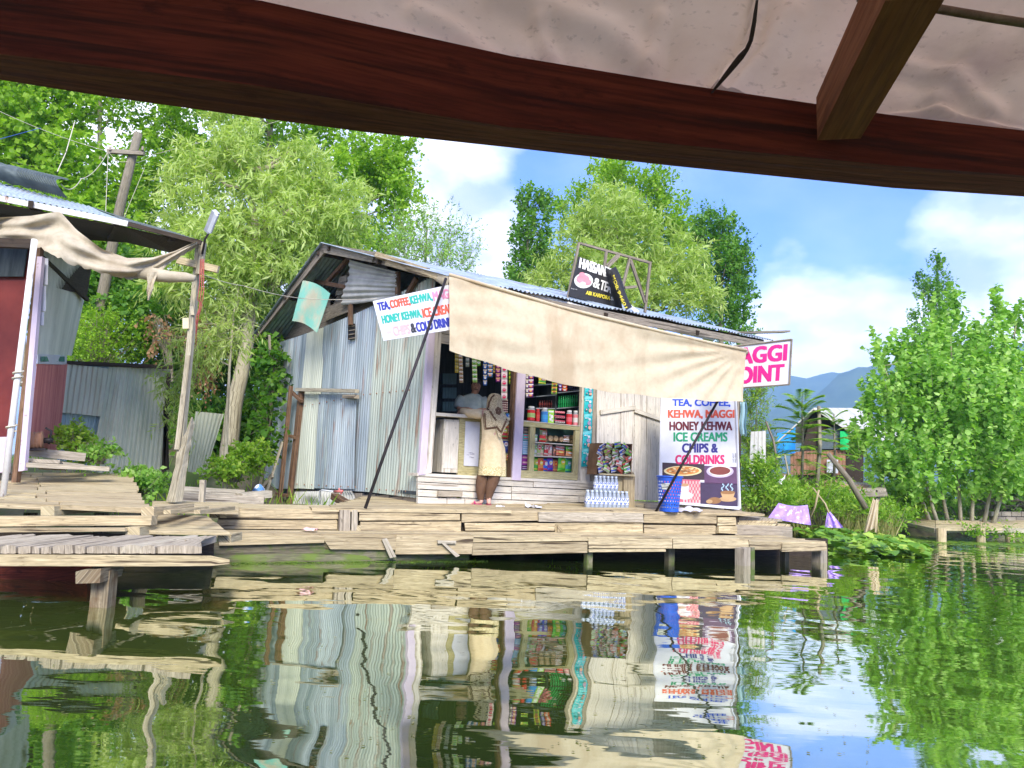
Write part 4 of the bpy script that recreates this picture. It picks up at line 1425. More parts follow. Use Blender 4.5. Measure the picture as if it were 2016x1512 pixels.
def board_px(name, corners, plane_pt, plane_n, th, mat, label, cat='sign'):
    """corners TL TR BR BL in photograph pixels on a plane; returns thing and a pixel->plane function"""
    n = Vector(plane_n).normalized()
    if n.dot(CAM - plane_pt) < 0:
        n = -n
    H = lambda x, y, o=0.0: hit(x, y, plane_pt + n * o, n)
    q = [H(*c) for c in corners]
    t = thing(name, q[3], label, cat)
    g = MB()
    g.slab([q[3], q[2], q[1], q[0]], -n * th)
    g.build('panel', mat, t)
    return t, H


INK = [paint(.02, .03, .30), paint(.75, .10, .05), paint(.02, .38, .30), paint(.72, .25, .38), paint(.02, .02, .03), paint(.80, .42, .42)]
ps = F(885, 620, OFE - .06)
t, H = board_px('hanging_sign', [(734, 593), (906, 556), (906, 646), (755, 671)], ps + Vector((0, -.02, 0)), Vector((.12, -1, -.04)), .02, M['sign'], 'white menu sign hanging askew from the shop corner')
g = MB()


def tline(body, x0, x1, yt, h, sl, mi, xr, bold=.035):
    f_ = lambda x, y: H(*zc(x, y), .004)
    y0, y1 = yt + (x0 - xr) * sl, yt + (x1 - xr) * sl
    sk = h * .22
    put_text(g, body, [f_(x0, y0), f_(x1, y1), f_(x0 + sk, y0 + h), f_(x1 + sk, y1 + h)], mi, bold)


tline('TEA,', 684, 742, 408, 46, -.20, 0, 684)
tline('COFFEE,', 747, 846, 408, 46, -.20, 1, 684)
tline('KEHWA,', 850, 960, 408, 46, -.20, 2, 684)
tline('MAGGI', 966, 1082, 408, 46, -.20, 3, 684)
tline('HONEY KEHWA,', 706, 906, 474, 46, -.175, 2, 706)
tline('ICE CREAMS', 913, 1084, 474, 46, -.175, 1, 706)
tline('CHIPS', 762, 846, 530, 46, -.165, 5, 762)
tline('&', 853, 876, 530, 46, -.165, 4, 762)
tline('COLD DRINKS', 881, 1076, 530, 46, -.165, 0, 762)
f_ = lambda x, y: H(*zc(x, y), .004)
g.face([f_(728, 556), f_(742, 545), f_(742, 551), f_(756, 549), f_(756, 562), f_(743, 563), f_(743, 570)], mi=5)
g.build('lettering', INK, t)

# pink lettered sign at the far end
a35 = R(-33)
mp_ = PY(1500, 715, 11.5)
t, H = board_px('hanging_sign', [(1424, 684), (1559, 668), (1554, 757), (1424, 766)], mp_, Vector((math.sin(a35), -math.cos(a35), 0)), .05, M['sign'], 'white sign with huge pink capitals at the right end of the shop')
g = MB()
put_text(g, 'MAGGI', [H(1428, 688, .004), H(1549, 678, .004), H(1428, 719, .004), H(1547, 709, .004)], 0, .04)
put_text(g, 'POINT', [H(1438, 725, .004), H(1543, 717, .004), H(1437, 757, .004), H(1541, 748, .004)], 0, .04)
g.build('lettering', [paint(.72, .02, .22)], t)
g = MB()
for a, b in (((1424, 684), (1559, 668)), ((1559, 668), (1554, 757)), ((1554, 757), (1424, 766))):
    g.tube([H(*a, .01), H(*b, .01)], .014, 6)
g.build('rim', M['barge'], t)

# tall menu board
def zp(x, y):
    return 1120 + x / 3.435, 620 + y / 3.435


pb = PY(1378, 900, 12.7)
t, H = board_px('menu_board', [(1303, 768), (1447, 768), (1456, 1001), (1298, 987)], pb, Vector((-.06, -1, .05)), .03, M['sign'], 'tall white menu board with food pictures leaning on the shop front beside the plank door')
HP = lambda x, y, o=.004: H(*zp(x, y), o)
g = MB()
PK = [paint(.02, .07, .55), paint(.70, .10, .05), paint(.13, .01, .02), paint(.01, .30, .13), paint(.02, .015, .18), paint(.62, .015, .12), paint(.1, .1, .12)]
for body, x0, x1, y0, y1, mi in (('TEA, COFFEE,', 702, 1090, 570, 622, 0), ('KEHWA, MAGGI', 672, 1117, 643, 703, 1), ('HONEY KEHWA', 682, 1103, 722, 780, 2), ('ICE CREAMS', 710, 1070, 795, 855, 3), ('CHIPS &', 768, 1005, 870, 930, 4), ('COLDRINKS', 722, 1050, 948, 1008, 5)):
    put_text(g, body, [HP(x0, y0), HP(x1, y0), HP(x0, y1), HP(x1, y1)], mi, .035)
put_text(g, 'GAZI ADVT', [HP(1106, 1000), HP(1106, 935), HP(1118, 1000), HP(1118, 935)], 6, .01)
put_text(g, '9906 8884', [HP(1122, 1000), HP(1122, 935), HP(1133, 1000), HP(1133, 935)], 6, .01)
g.build('lettering', PK, t)
g = MB()
PC = [paint(.03, .012, .02), paint(.10, .04, .10), paint(.60, .12, .16), paint(.04, .02, .06), paint(.75, .70, .60), paint(.60, .22, .04), paint(.16, .03, .02), paint(.80, .76, .74), paint(.55, .30, .14), paint(.45, .28, .13), paint(.80, .45, .40), paint(.5, .42, .55), paint(.75, .62, .30), paint(.25, .12, .04), paint(.35, .5, .6)]


def quadp(x0, y0, x1, y1, mi, o=.003, sl=.04):
    g.face([HP(x0, y1 + (x0 - 632) * sl, o), HP(x1, y1 + (x1 - 632) * sl, o), HP(x1, y0 + (x1 - 632) * sl, o), HP(x0, y0 + (x0 - 632) * sl, o)], mi=mi)


def ell(cx, cy, rx, ry, mi, o):
    g.face([HP(cx + rx * math.cos(-k * math.pi / 12), cy + ry * math.sin(-k * math.pi / 12), o) for k in range(24)], mi=mi)


quadp(632, 998, 916, 1105, 0)
quadp(916, 1008, 1142, 1128, 1)
quadp(632, 1106, 888, 1262, 2)
quadp(889, 1122, 1142, 1275, 3)
ell(770, 1055, 128, 34, 12, .005)
ell(770, 1053, 112, 27, 5, .007)
for k in range(40):
    a, r_ = random.random() * 6.3, random.random() ** .5
    ell(770 + 98 * r_ * math.cos(a), 1052 + 21 * r_ * math.sin(a), 9, 3.5, random.choice((12, 8, 13)), .009 + .0001 * k)
ell(1022, 1058, 92, 42, 11, .005)
ell(1022, 1054, 78, 33, 4, .007)
ell(1022, 1054, 70, 28, 6, .009)
for i in range(12):
    for k in range(7):
        if (i + k) % 2:
            x, y = 762 + i * 10.5, 1115 + k * 21
            quadp(x, y, x + 10.5, y + 20, 10, .005)
ell(785, 1222, 52, 26, 7, .008)
ell(782, 1210, 30, 8, 4, .010)
g.face([HP(752, 1150, .011), HP(760, 1195, .011), HP(775, 1212, .011), HP(795, 1212, .011), HP(808, 1192, .011), HP(812, 1150, .011)], mi=7)
ell(782, 1150, 30, 11, 8, .013)
ell(1075, 1245, 58, 18, 9, .006)
g.face([HP(1025, 1200, .008), HP(1040, 1238, .008), HP(1060, 1250, .008), HP(1090, 1250, .008), HP(1112, 1236, .008), HP(1124, 1200, .008)], mi=9)
ell(1075, 1200, 50, 12, 13, .010)
ell(985, 1255, 45, 22, 13, .006)
ell(950, 1262, 22, 14, 9, .008)
for x in (1040, 1070, 1100):
    for k in range(6):
        ell(x + 8 * math.sin(k * 1.2 + x), 1185 - k * 8, 4, 6, 14, .007)
g.build('food_picture', PC, t)
g = MB()
for a, b in (((1303, 768), (1298, 987)), ((1298, 987), (1456, 1001)), ((1456, 1001), (1447, 768))):
    g.beam(H(*a, .008), H(*b, .008), .03, .04)
g.build('rim', M['sign'], t)

# roof sign
def zr(x, y):
    return 1080 + x / 3.877, 440 + y / 3.877


RS = PY(1190, 545, 12.2)
RSN = Vector((math.sin(R(20)), -math.cos(R(20)), 0))
rs = thing('roof_sign', hit(1116, 580, RS, RSN), 'torn black painted sign peeling off a timber frame on the roof', 'sign')
HR = lambda x, y, o=0.0: hit(*zr(x, y), RS + RSN * o, RSN)
g = MB()
for a, b, w in (((232, 145), (135, 620), .05), ((240, 152), (782, 302), .05), ((775, 300), (735, 680), .055), ((620, 268), (545, 560), .06), ((625, 280), (738, 605), .07), ((440, 215), (400, 560), .06), ((535, 240), (445, 330), .10), ((580, 490), (672, 482), .06), ((150, 545), (560, 650), .05)):
    g.beam(HR(*a, -.03), HR(*b, -.03), .04, w * .72, side=RSN)
g.build('frame', M['barge'], rs)
g = MB()


def flap(s_, t):
    """the sheet: flat on the left, rolled forward on the right"""
    x = 228 - 78 * t + s_ * (330 + 90 * t)
    y = 250 + 300 * t + s_ * (135 - 20 * t)
    k = max(0.0, s_ - (.62 + .25 * t)) / .38
    return x - 75 * k * k * (1 - t * .5), y, .01 + .55 * k * (1 - .3 * k)


rows = [[HR(*flap(i / 16, j / 8)) for i in range(17)] for j in range(9)]
g.grid(rows)
g.grid([[p - RSN * .004 for p in reversed(r_)] for r_ in rows])
g.build('sheet', M['black_sign'], rs, True)
g = MB()
RI = [paint(.75, .73, .66), paint(.75, .62, .05), paint(.65, .25, .28)]


def rt(body, x0, y0, x1, y1, h, mi, sk=-.2, bold=.03):
    put_text(g, body, [HR(x0, y0, .022), HR(x1, y1, .022), HR(x0 + sk * h, y0 + h, .022), HR(x1 + sk * h, y1 + h, .022)], mi, bold)


rt('HASSAN', 245, 262, 440, 330, 74, 0, -.15, .045)
rt('PR', 448, 335, 505, 356, 66, 0, -.15, .045)
rt('&', 352, 412, 398, 430, 70, 0)
rt('TEA', 405, 432, 490, 462, 70, 0)
rt('ABI KARPORA', 290, 512, 472, 556, 28, 1)
rt('SRIN', 480, 558, 545, 572, 26, 0)
rt('Prop: Ali', 172, 492, 218, 500, 9, 0, 0, .0)
g.build('lettering', RI, rs)
g = MB()
for cx, cy, rx, ry, mi, o in ((268, 432, 72, 58, 0, .02), (262, 420, 50, 34, 2, .024), (300, 440, 26, 22, 2, .026), (262, 455, 22, 14, 0, .028), (255, 385, 22, 16, 2, .027)):
    g.face([HR(cx + rx * math.cos(-k * math.pi / 10), cy + ry * math.sin(-k * math.pi / 10) + (cx - 230) * .12, o) for k in range(20)], mi=mi)
g.build('cup_picture', RI, rs)
# rolled back edge with its yellow writing
g = MB()
CURL = [(478, 345), (510, 400), (532, 470), (552, 540), (580, 610), (606, 655)]
rows = [[HR(x - 12, y + 8, .30), HR(x + 14, y - 8, .34), HR(x + 34, y - 16, .26)] for x, y in CURL]
g.grid(rows)
g.grid([[p - RSN * .004 for p in reversed(r_)] for r_ in rows])
cu_ = g.build('rolled_edge', M['black_sign'], rs, True)
g = MB()
put_text(g, 'MOB:', [HR(502, 392, .36), HR(540, 500, .36), HR(482, 400, .34), HR(518, 508, .34)], 1, .03)
put_text(g, '94601', [HR(544, 510, .36), HR(602, 640, .36), HR(522, 518, .34), HR(582, 648, .34)], 1, .03)
g.build('lettering', RI, rs)
g = MB()
rows = [[HR(600, 590, .1), HR(622, 640, .2)], [HR(640, 630, .1), HR(650, 672, .2)], [HR(690, 665, .05), HR(690, 690, .1)]]
g.grid(rows)
g.grid([[p - RSN * .004 for p in reversed(r_)] for r_ in rows])
g.build('torn_end', M['sign'], rs, True)


# ================================================================== jetties
UA, UB = PY(440, 998, 8.9), PY(1450, 1010, 12.1)
_dn = (UB - UA).cross(PY(838, 991.5, 10.9) - UA).normalized()


def Dk(px, py):
    """where a spot of the photograph meets the upper deck"""
    return hit(px, py, UA, _dn)


def upY(px):                                               # depth of the upper deck's front edge
    a, b = UA, UB
    r = ray(px, 1003)
    k = r.x / r.y
    t = (a.x - k * a.y) / (k * (b.y - a.y) - (b.x - a.x))
    return a.y + (b.y - a.y) * t


LA, LB_ = PZ(450, 1105, 0), PZ(1622, 1110, 0)


def loY(px):
    r = ray(px, 1080)
    k = r.x / r.y
    t = (LA.x - k * LA.y) / (k * (LB_.y - LA.y) - (LB_.x - LA.x))
    return LA.y + (LB_.y - LA.y) * t


def front_piece(mb, q, Yf, th=0.06, out=0.0, mi=0, rn=None):
    """vertical board on a front edge: q = TL TR BR BL pixels, depth from Yf(px)"""
    P = [PY(a, b, Yf(a) - out) for a, b in q]
    mb.slab([P[3], P[2], P[1], P[0]], Vector((-.4, .9, 0)).normalized() * th, mi, rn)


# upper deck
ud = thing('shop_deck', PY(900, 1040, upY(900)), 'long upper plank deck the tea shop stands on', 'deck')
g = MB()
g.jit = .007
e0, e1 = PY(300, 993, upY(300)), PY(1468, 1011, upY(1468))
dirU = (e1 - e0).normalized()
back = Vector((-dirU.y, dirU.x, 0))
nrow = 9
sC = (C0 - e0).dot(dirU)
for i in range(nrow):
    x = 0.0 if i < 2 else max(0.0, sC - 1.6 + .12 * i)
    Lt = (e1 - e0).length
    z_ = 0.012 * ((C0.z - UA.z) / 2)
    while x < Lt:
        ln = random.uniform(1.4, 3.2)
        b = min(Lt + random.uniform(-.1, .1), x + ln)
        o0, o1 = i * .245 - 0.03, i * .245 + .225
        if i == 0:
            o0 += random.uniform(-.03, .03)
        def dz(p):
            q = Vector(p)
            q.z = UA.z - (_dn.x * (q.x - UA.x) + _dn.y * (q.y - UA.y)) / _dn.z
            return q + ZUP * random.uniform(-.008, .008)
        c = [dz(e0 + dirU * x + back * o0), dz(e0 + dirU * (b - .012) + back * o0), dz(e0 + dirU * (b - .012) + back * o1), dz(e0 + dirU * x + back * o1)]
        g.slab(c, ZUP * -.04)
        x = b
c = [Dk(1300, 1004), Dk(1462, 1008)]
for i in range(7):                                         # the right end widens behind the board
    a = e1 + back * (i * .245) - dirU * .1
    q = [a, a + dirU * .5, a + dirU * .5 + back * .23, a + back * .23]
    for p in q:
        p.z = UA.z - (_dn.x * (p.x - UA.x) + _dn.y * (p.y - UA.y)) / _dn.z - .01
    g.slab(q, ZUP * -.04)
ud_b = g.build('deck_board', M['deck'], ud)
g = MB()
g.jit = .009
FB = [  # front boards of the upper deck: TL TR BR BL
    [(430, 1001), (665, 1004), (664, 1022), (428, 1020)], [(428, 1022), (664, 1024), (664, 1043), (427, 1041)],
    [(708, 1007), (905, 1007), (906, 1024), (708, 1024)], [(708, 1027), (908, 1026), (906, 1049), (708, 1049)],
    [(908, 1011), (1060, 1009), (1062, 1026), (910, 1028)], [(915, 1030), (1092, 1029), (1091, 1043), (916, 1046)],
    [(1062, 1007), (1265, 1010), (1266, 1025), (1063, 1024)], [(1094, 1028), (1266, 1028), (1266, 1050), (1094, 1049)],
    [(1268, 1013), (1412, 1015), (1411, 1032), (1267, 1030)], [(1268, 1033), (1408, 1034), (1409, 1050), (1268, 1050)],
    [(1412, 1017), (1448, 1018), (1448, 1034), (1412, 1034)], [(1414, 1036), (1452, 1037), (1452, 1050), (1414, 1050)]]
for q in FB:
    q = [(a + random.uniform(-1, 1), b + random.uniform(-1, 1)) for a, b in q]
    front_piece(g, q, upY, .05, random.uniform(0, .03))
ff = g.build_each('front_board', M['deck'], ud)
g = MB()
front_piece(g, [(1060, 1008), (1266, 1010), (1267, 1028), (1061, 1027)], upY, .05, .045)
front_piece(g, [(668, 1004), (690, 1004), (689, 1046), (667, 1046)], upY, .05, .05)
front_piece(g, [(693, 1004), (704, 1004), (704, 1048), (692, 1048)], upY, .05, .04)
g.build_each('front_board', M['deck_grey'], ud)
g = MB()
front_piece(g, [(430, 1001), (1455, 1014), (1455, 1056), (430, 1050)], lambda x: upY(x) + .10, .04)
g.build('backing', M['dark_wood'], ud)
g = MB()                                                   # joists' ends and the right hand stack of planks
for x in (415, 432, 700, 1098):
    front_piece(g, [(x, 1006), (x + 14, 1006), (x + 14, 1020), (x, 1020)] if x < 500 else [(x, 1035), (x + 10, 1035), (x + 10, 1047), (x, 1047)], upY, .3, .04)
g.build_each('joist', M['deck'], ud)
stk = thing('plank_stack', PY(1505, 1056, 12.4), 'stack of short planks at the right end of the upper deck', 'plank stack')
for j, (xa, ya, xb, yb, h, d0, d1) in enumerate(((1448, 1040, 1560, 1044, 26, 0, .9), (1448, 1026, 1556, 1030, 7, .05, 1.2), (1452, 1015, 1540, 1019, 6, .2, 1.5), (1448, 1021, 1530, 1022, 5, .1, 1.3))):
    g = MB()
    Y = 12.15
    a, b = PY(xa, ya - h / 2 + 6, Y + d0), PY(xb, yb - h / 2 + 6, Y + d0 + .25)
    a2, b2 = a + Vector((-.25, d1 - d0, 0)), b + Vector((-.25, d1 - d0, 0))
    g.slab([a, b, b2, a2], ZUP * -pxw(h * .85, 12.4))
    g.build('plank', M['deck'] if j % 2 else M['deck_grey'], stk)

# lower landing
lo = thing('landing_stage', PY(1000, 1100, loY(1000)), 'lower landing stage of thick weathered planks at the water edge', 'landing stage')
g = MB()
g.jit = .007
for a, b, ya, yb, yc, yd in ((427, 930, 1050, 1053, 0, 0), (930, 1160, 1055, 1058, 0, 0), (1158, 1325, 1058, 1059, 0, 0), (1325, 1475, 1061, 1062, 0, 0), (1475, 1540, 1065, 1066, 0, 0), (1538, 1626, 1067, 1066, 0, 0)):
    A, B = PY(a, ya, loY(a)), PY(b, yb, loY(b))
    for k in range(6):
        o0, o1 = back * (k * .2), back * (k * .2 + .185)
        dz0 = ZUP * random.uniform(-.006, .006)
        end = Vector((.0, 0, 0))
        g.slab([A + o0 + dz0, B + o0 + dz0 - dirU * .01, B + o1 + dz0 - dirU * .01, A + o1 + dz0], ZUP * -.05)
lo_b = g.build('deck_board', M['deck'], lo)
g = MB()
g.jit = .009
FL = [[(430, 1052), (640, 1054), (640, 1068), (430, 1072)], [(630, 1053), (782, 1056), (782, 1082), (650, 1080)], [(780, 1055), (932, 1056), (930, 1090), (778, 1091)],
      [(931, 1057), (1157, 1060), (1157, 1066), (931, 1068)], [(931, 1070), (1157, 1068), (1157, 1088), (931, 1092)],
      [(1159, 1061), (1324, 1061), (1324, 1079), (1159, 1080)], [(1326, 1063), (1474, 1064), (1474, 1080), (1326, 1080)],
      [(1476, 1067), (1538, 1068), (1538, 1083), (1476, 1082)], [(1540, 1069), (1627, 1069), (1627, 1084), (1540, 1084)]]
for q in FL:
    q = [(a, b + random.uniform(-1, 1)) for a, b in q]
    front_piece(g, q, loY, .07, random.uniform(0.0, .03))
front_piece(g, [(1159, 1081), (1310, 1081), (1310, 1085), (1159, 1086)], loY, .05, .0)
g.build_each('front_board', M['deck'], lo)
g = MB()
for q in ([(752, 1062), (762, 1060), (780, 1096), (768, 1099)], [(866, 1066), (872, 1065), (906, 1094), (898, 1097)], [(862, 1064), (898, 1065), (898, 1070), (862, 1070)]):
    front_piece(g, q, loY, .03, .07)
g.build_each('batten', M['deck_grey'], lo)
g = MB()
front_piece(g, [(405, 1070), (640, 1068), (640, 1103), (405, 1105)], loY, .10, -.03)
front_piece(g, [(640, 1082), (780, 1082), (780, 1102), (640, 1103)], loY, .10, -.03)
g.build_each('front_board', M['deck_wet'], lo)
g = MB()
P = [PZ(x, y, .015) for x, y in ((395, 1106), (520, 1105), (700, 1103), (850, 1101), (920, 1100))]
g.tube([p + Vector((0, .05, .005)) for p in P], [.05, .075, .075, .07, .05], 10)
g.build('log', M['log'], lo, True)
for px, py, w in ((1158, 1106, .09), (1318, 1105, .10), (1462, 1113, .16), (1476, 1111, .10), (1544, 1104, .10), (1613, 1107, .17)):
    g = MB()
    p = PZ(px, py, 0)
    q = PY(px, 1078, p.y)
    g.beam(p - ZUP * .7, q, w, w * .9, side=U, jit=.008)
    g.build('post', M['deck_wet'] if w < .12 else M['deck_grey'], lo)
for px, dp in ((1360, 1.1), (1395, 1.2), (1432, 1.0), (1500, 1.0), (1580, 1.1), (1240, 1.1)):
    g = MB()
    p = PZ(px, 1100, 0) + Vector((-.2, dp, 0))
    g.beam(p - ZUP * .7, p + ZUP * .34, .1, .1, side=U)
    g.build('post', M['dark_wood'], lo)
g = MB()
A, B = PY(1150, 1090, loY(1150) + 1.3), PY(1628, 1090, loY(1628) + 1.3)
g.beam(A, B, .05, .5, side=V)
g.build('beam', M['dark_wood'], lo)
for x, y, s_, lab in ((611, 1044, .05, 'crumpled pink wrapper on the lower landing'), (1050, 1000, .07, 'crumpled white paper on the deck right of the woman'), (985, 998, .035, 'small white scrap by the shop base near the woman')):
    c = PY(x, y, loY(x) + .2) if y > 1020 else Dk(x, y)
    g = MB()
    rows = []
    for j in range(6):
        rows.append([c + Vector(((i - 3) * s_ * .6, (j - 3) * s_ * .6, abs(random.gauss(0, .4)) * s_)) for i in range(7)])
    g.grid(rows)
    tag(g.build('scrap_paper', paint(.75, .45, .42) if y > 1020 else M['sign']), lab, 'litter')

# ---------------------------------------------------------------- left jetty in front of the red hut
lj = thing('hut_jetty', PY(150, 1040, 7.0), 'upper plank jetty before the maroon hut', 'jetty')
g = MB()
g.jit = .007


def topY(y):                                               # depth over the sloping boards, front 7.0 to back 10.4
    t = (1000 - y) / 66.0
    return 7.0 + 3.6 * (t ** 1.25 if t > 0 else 0)


edges = [995, 988, 981.5, 975, 968, 961, 955, 949, 943.5, 938, 933]
for i in range(len(edges) - 1):
    y0, y1 = edges[i], edges[i + 1]
    xr0, xr1 = 294 - i * 4.2 + random.uniform(-6, 4), 294 - (i + 1) * 4.2
    xs = [-120, random.uniform(60, 120), xr0]
    for a, b in zip(xs[:-1], xs[1:]):
        ta = lambda x: -5.5 + 5.5 * (x / 290) + 6.0 * (x / 290) * (1 - i / 10)
        Y0, Y1 = topY(y0), topY(y1) - .02
        P = [PY(a + 1, y0 + ta(a), Y0), PY(b - 1, y0 + ta(b), Y0), PY(b - 1, y1 + ta(b) * .8, Y1), PY(a + 1, y1 + ta(a) * .8, Y1)]
        g.slab(P, ZUP * -.045)
g.build('deck_board', M['deck'], lj)
g = MB()
for x0, x1, y0, y1 in ((278, 303, 998, 1016), (80, 107, 997, 1015), (322, 336, 1004, 1012), (382, 394, 1004, 1012)):
    P = [PY(x0, y1, 7.05), PY(x1, y1, 7.05), PY(x1, y0, 7.05), PY(x0, y0, 7.05)]
    g.slab(P, Vector((0, .9, 0)))
g.build_each('joist', M['deck'], lj)
g = MB()
g.slab([PY(-90, 1037, 6.7), PY(297, 1034, 6.9), PY(299, 1016, 6.9), PY(-90, 1017, 6.7)], Vector((0, .12, 0)))
g.slab([PY(-90, 1049, 6.6), PY(247, 1046, 6.7), PY(245, 1040, 6.7), PY(-90, 1041, 6.6)], Vector((0, .12, 0)))
g.build_each('beam', M['deck'], lj)
g = MB()
for x in (60, 200, 290):
    p = PY(x, 1010, 8.2)
    g.beam(p - ZUP * 1.1, p, .13, .13, side=U)
g.build_each('post', M['deck_wet'], lj)
# little connecting platform
cp = thing('step_platform', PY(360, 1050, 7.6), 'small four plank step between the left jetty and the landing', 'platform')
g = MB()
g.jit = .007
for i in range(5):
    y0, y1 = 1044 - i * 6.6, 1044 - (i + 1) * 6.6 + .8
    Y0, Y1 = 6.9 + i * .17, 6.9 + (i + 1) * .17 - .015
    xr0, xr1 = 452 - i * 9, 452 - (i + 1) * 9
    P = [PY(278 + i * 3, y0, Y0), PY(xr0, y0 + 5, Y0 + .3), PY(xr1, y1 + 4.5, Y1 + .3), PY(278 + (i + 1) * 3, y1, Y1)]
    g.slab(P, ZUP * -.03)
g.build('deck_board', M['deck'], cp)
g = MB()
g.slab([PY(428, 1068, 7.3), PY(455, 1068, 7.3), PY(455, 1052, 7.3), PY(428, 1052, 7.3)], Vector((0, .3, 0)))
g.slab([PY(247, 1060, 6.75), PY(275, 1060, 6.75), PY(275, 1038, 6.75), PY(247, 1038, 6.75)], Vector((0, .3, 0)))
g.build_each('support_block', M['deck'], cp)
# planks behind, leading from the jetty to the shop
g = MB()
for i in range(3):
    y = 996 - i * 5
    g.slab([PY(300, y + 4, 8.0 + i * .3), PY(470, y + 8, 8.6 + i * .3), PY(470, y + 3.5, 8.9 + i * .3), PY(300, y, 8.25 + i * .3)], ZUP * -.05)
g.build('deck_board', M['deck'], lj)

# lower left landing: short thick planks on a beam
ll = thing('low_landing', PZ(205, 1192, 0), 'low landing of short thick split planks at the lower left', 'landing stage')
YL = 5.55
EDG = [(-150, -84), (-80, -3), (0, 32), (34, 78), (80, 101), (103, 168), (170, 233), (235, 280), (278, 306), (309, 398)]
for k, (a, b) in enumerate(EDG):
    g = MB()
    sag = random.uniform(-2.5, 2.5)
    rows_front = []
    n = 6
    top, bot = [], []
    r0 = random.random()
    for j in range(n + 1):
        t = j / n
        x = a + 1.2 + (b - a - 2.4) * t
        cx_ = 1 - (2 * t - 1) ** 2
        zt_ = 1077 + sag - 3 * cx_ + random.uniform(-1, 1)
        top.append((x, zt_))
        bot.append((x, 1090 + random.uniform(-1, .6)))
    fy, by = YL, YL + .95
    T = [PY(x, y, fy) for x, y in top]
    B = [PY(x, y, fy) for x, y in bot]
    lean = [Vector((.03 * (x / 200) + random.uniform(-.02, .02), by - fy + random.uniform(-.08, .08), 0)) for x, _ in top]
    if k == len(EDG) - 1:
        for j in range(n + 1):
            lean[j] = Vector((-.35 * (j / n) ** 2, (by - fy) * (1 - .45 * (j / n) ** 3), 0))
    o = random.random() * 30
    for j in range(n):
        d0, d1 = (T[j] - T[0]).length, (T[j + 1] - T[0]).length
        g.face([B[j], B[j + 1], T[j + 1], T[j]], [(o, o + d0), (o, o + d1), (o + .1, o + d1), (o + .1, o + d0)], r0)
        g.face([T[j], T[j + 1], T[j + 1] + lean[j + 1], T[j] + lean[j]], [(o + .1, o + d0), (o + .1, o + d1), (o + 1, o + d1), (o + 1, o + d0)], r0)
        g.face([B[j] + lean[j], B[j + 1] + lean[j + 1], B[j + 1], B[j]], None, r0)
        g.face([T[j] + lean[j], T[j + 1] + lean[j + 1], B[j + 1] + lean[j + 1], B[j] + lean[j]], None, r0)
    g.face([B[0], T[0], T[0] + lean[0], B[0] + lean[0]], None, r0)
    g.face([T[-1], B[-1], B[-1] + lean[-1], T[-1] + lean[-1]], None, r0)
    g.build('plank', M['deck_grey'], ll)
g = MB()
P = [(-160, 1103, 23), (60, 1103, 23), (300, 1104, 22), (415, 1104, 20), (452, 1106, 9)]
rows = []
for x, y, h in P:
    rows.append([PY(x, y + h / 2, YL - .03), PY(x, y - h / 2, YL - .03), PY(x, y - h / 2, YL + .1), PY(x, y + h / 2, YL + .1)])
for a, b in zip(rows[:-1], rows[1:]):
    L0, L1 = a[0].x, b[0].x
    for k in range(4):
        k2 = (k + 1) % 4
        g.face([a[k], b[k], b[k2], a[k2]], [(L0, k * .1), (L1, k * .1), (L1, k * .1 + .09), (L0, k * .1 + .09)], .6)
g.face(rows[-1], rn=.8)
g.build('beam', M['deck'], ll)
g = MB()
p = PZ(206, 1194, 0)
g.beam(p - ZUP * .6, PY(208, 1120, p.y), .125, .12, side=Vector((1, 0, 0)), jit=.006)
g.beam(PY(172, 1131, p.y - .02), PY(222, 1129, p.y - .02), .3, .09, side=Vector((0, 1, 0)), jit=.01)
g.build('post', M['post_wet'], ll)
g = MB()
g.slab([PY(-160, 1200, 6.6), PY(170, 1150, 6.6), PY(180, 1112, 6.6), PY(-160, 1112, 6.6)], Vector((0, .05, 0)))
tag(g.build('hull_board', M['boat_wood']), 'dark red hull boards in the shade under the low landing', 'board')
g = MB()
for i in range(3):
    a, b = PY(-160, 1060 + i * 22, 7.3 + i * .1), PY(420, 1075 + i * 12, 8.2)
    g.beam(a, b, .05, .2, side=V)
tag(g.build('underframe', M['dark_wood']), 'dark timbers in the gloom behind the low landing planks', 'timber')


# ================================================================== maroon hut at the left edge
rh = thing('maroon_hut', PY(30, 940, 9.6), 'maroon plank hut with tin roof at the left edge', 'hut')
HB = lambda x, y, Y=9.4: PY(x, y, Y)
g = MB()
g.slab([HB(-420, 870), HB(22, 862), HB(60, 470), HB(-420, 470)], Vector((0, .06, 0)))
g.build('wall', M['maroon'], rh)
g = MB()
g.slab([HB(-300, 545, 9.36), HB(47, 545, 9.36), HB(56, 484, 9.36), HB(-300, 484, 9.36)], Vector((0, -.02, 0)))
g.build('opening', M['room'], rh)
g = MB()
g.slab([HB(-420, 935, 9.3), HB(12, 930, 9.3), HB(18, 860, 9.3), HB(-420, 864, 9.3)], Vector((0, .08, 0)))
g.slab([HB(36, 928, 8.95), HB(48, 926, 8.95), HB(83, 505, 8.95), HB(73, 505, 8.95)], Vector((0, .06, 0)))
g.build('wall', M['lavender'], rh)
g = MB()
g.slab([HB(22, 950, 9.0), HB(32, 950, 9.0), HB(80, 478, 9.0), HB(73, 478, 9.0)], Vector((0, .08, 0)))
g.build('post', M['brown_wood'], rh)
g = MB()
for i, (a, b) in enumerate(((508, 560), (562, 612), (614, 640))):
    g.slab([HB(80 - i * 4, b, 9.1), HB(89 - i * 4, b, 9.1), HB(90 - i * 4, a, 9.1), HB(82 - i * 4, a, 9.1)], Vector((.02, .02, 0)))
g.build_each('paper_strip', M['sign'], rh)
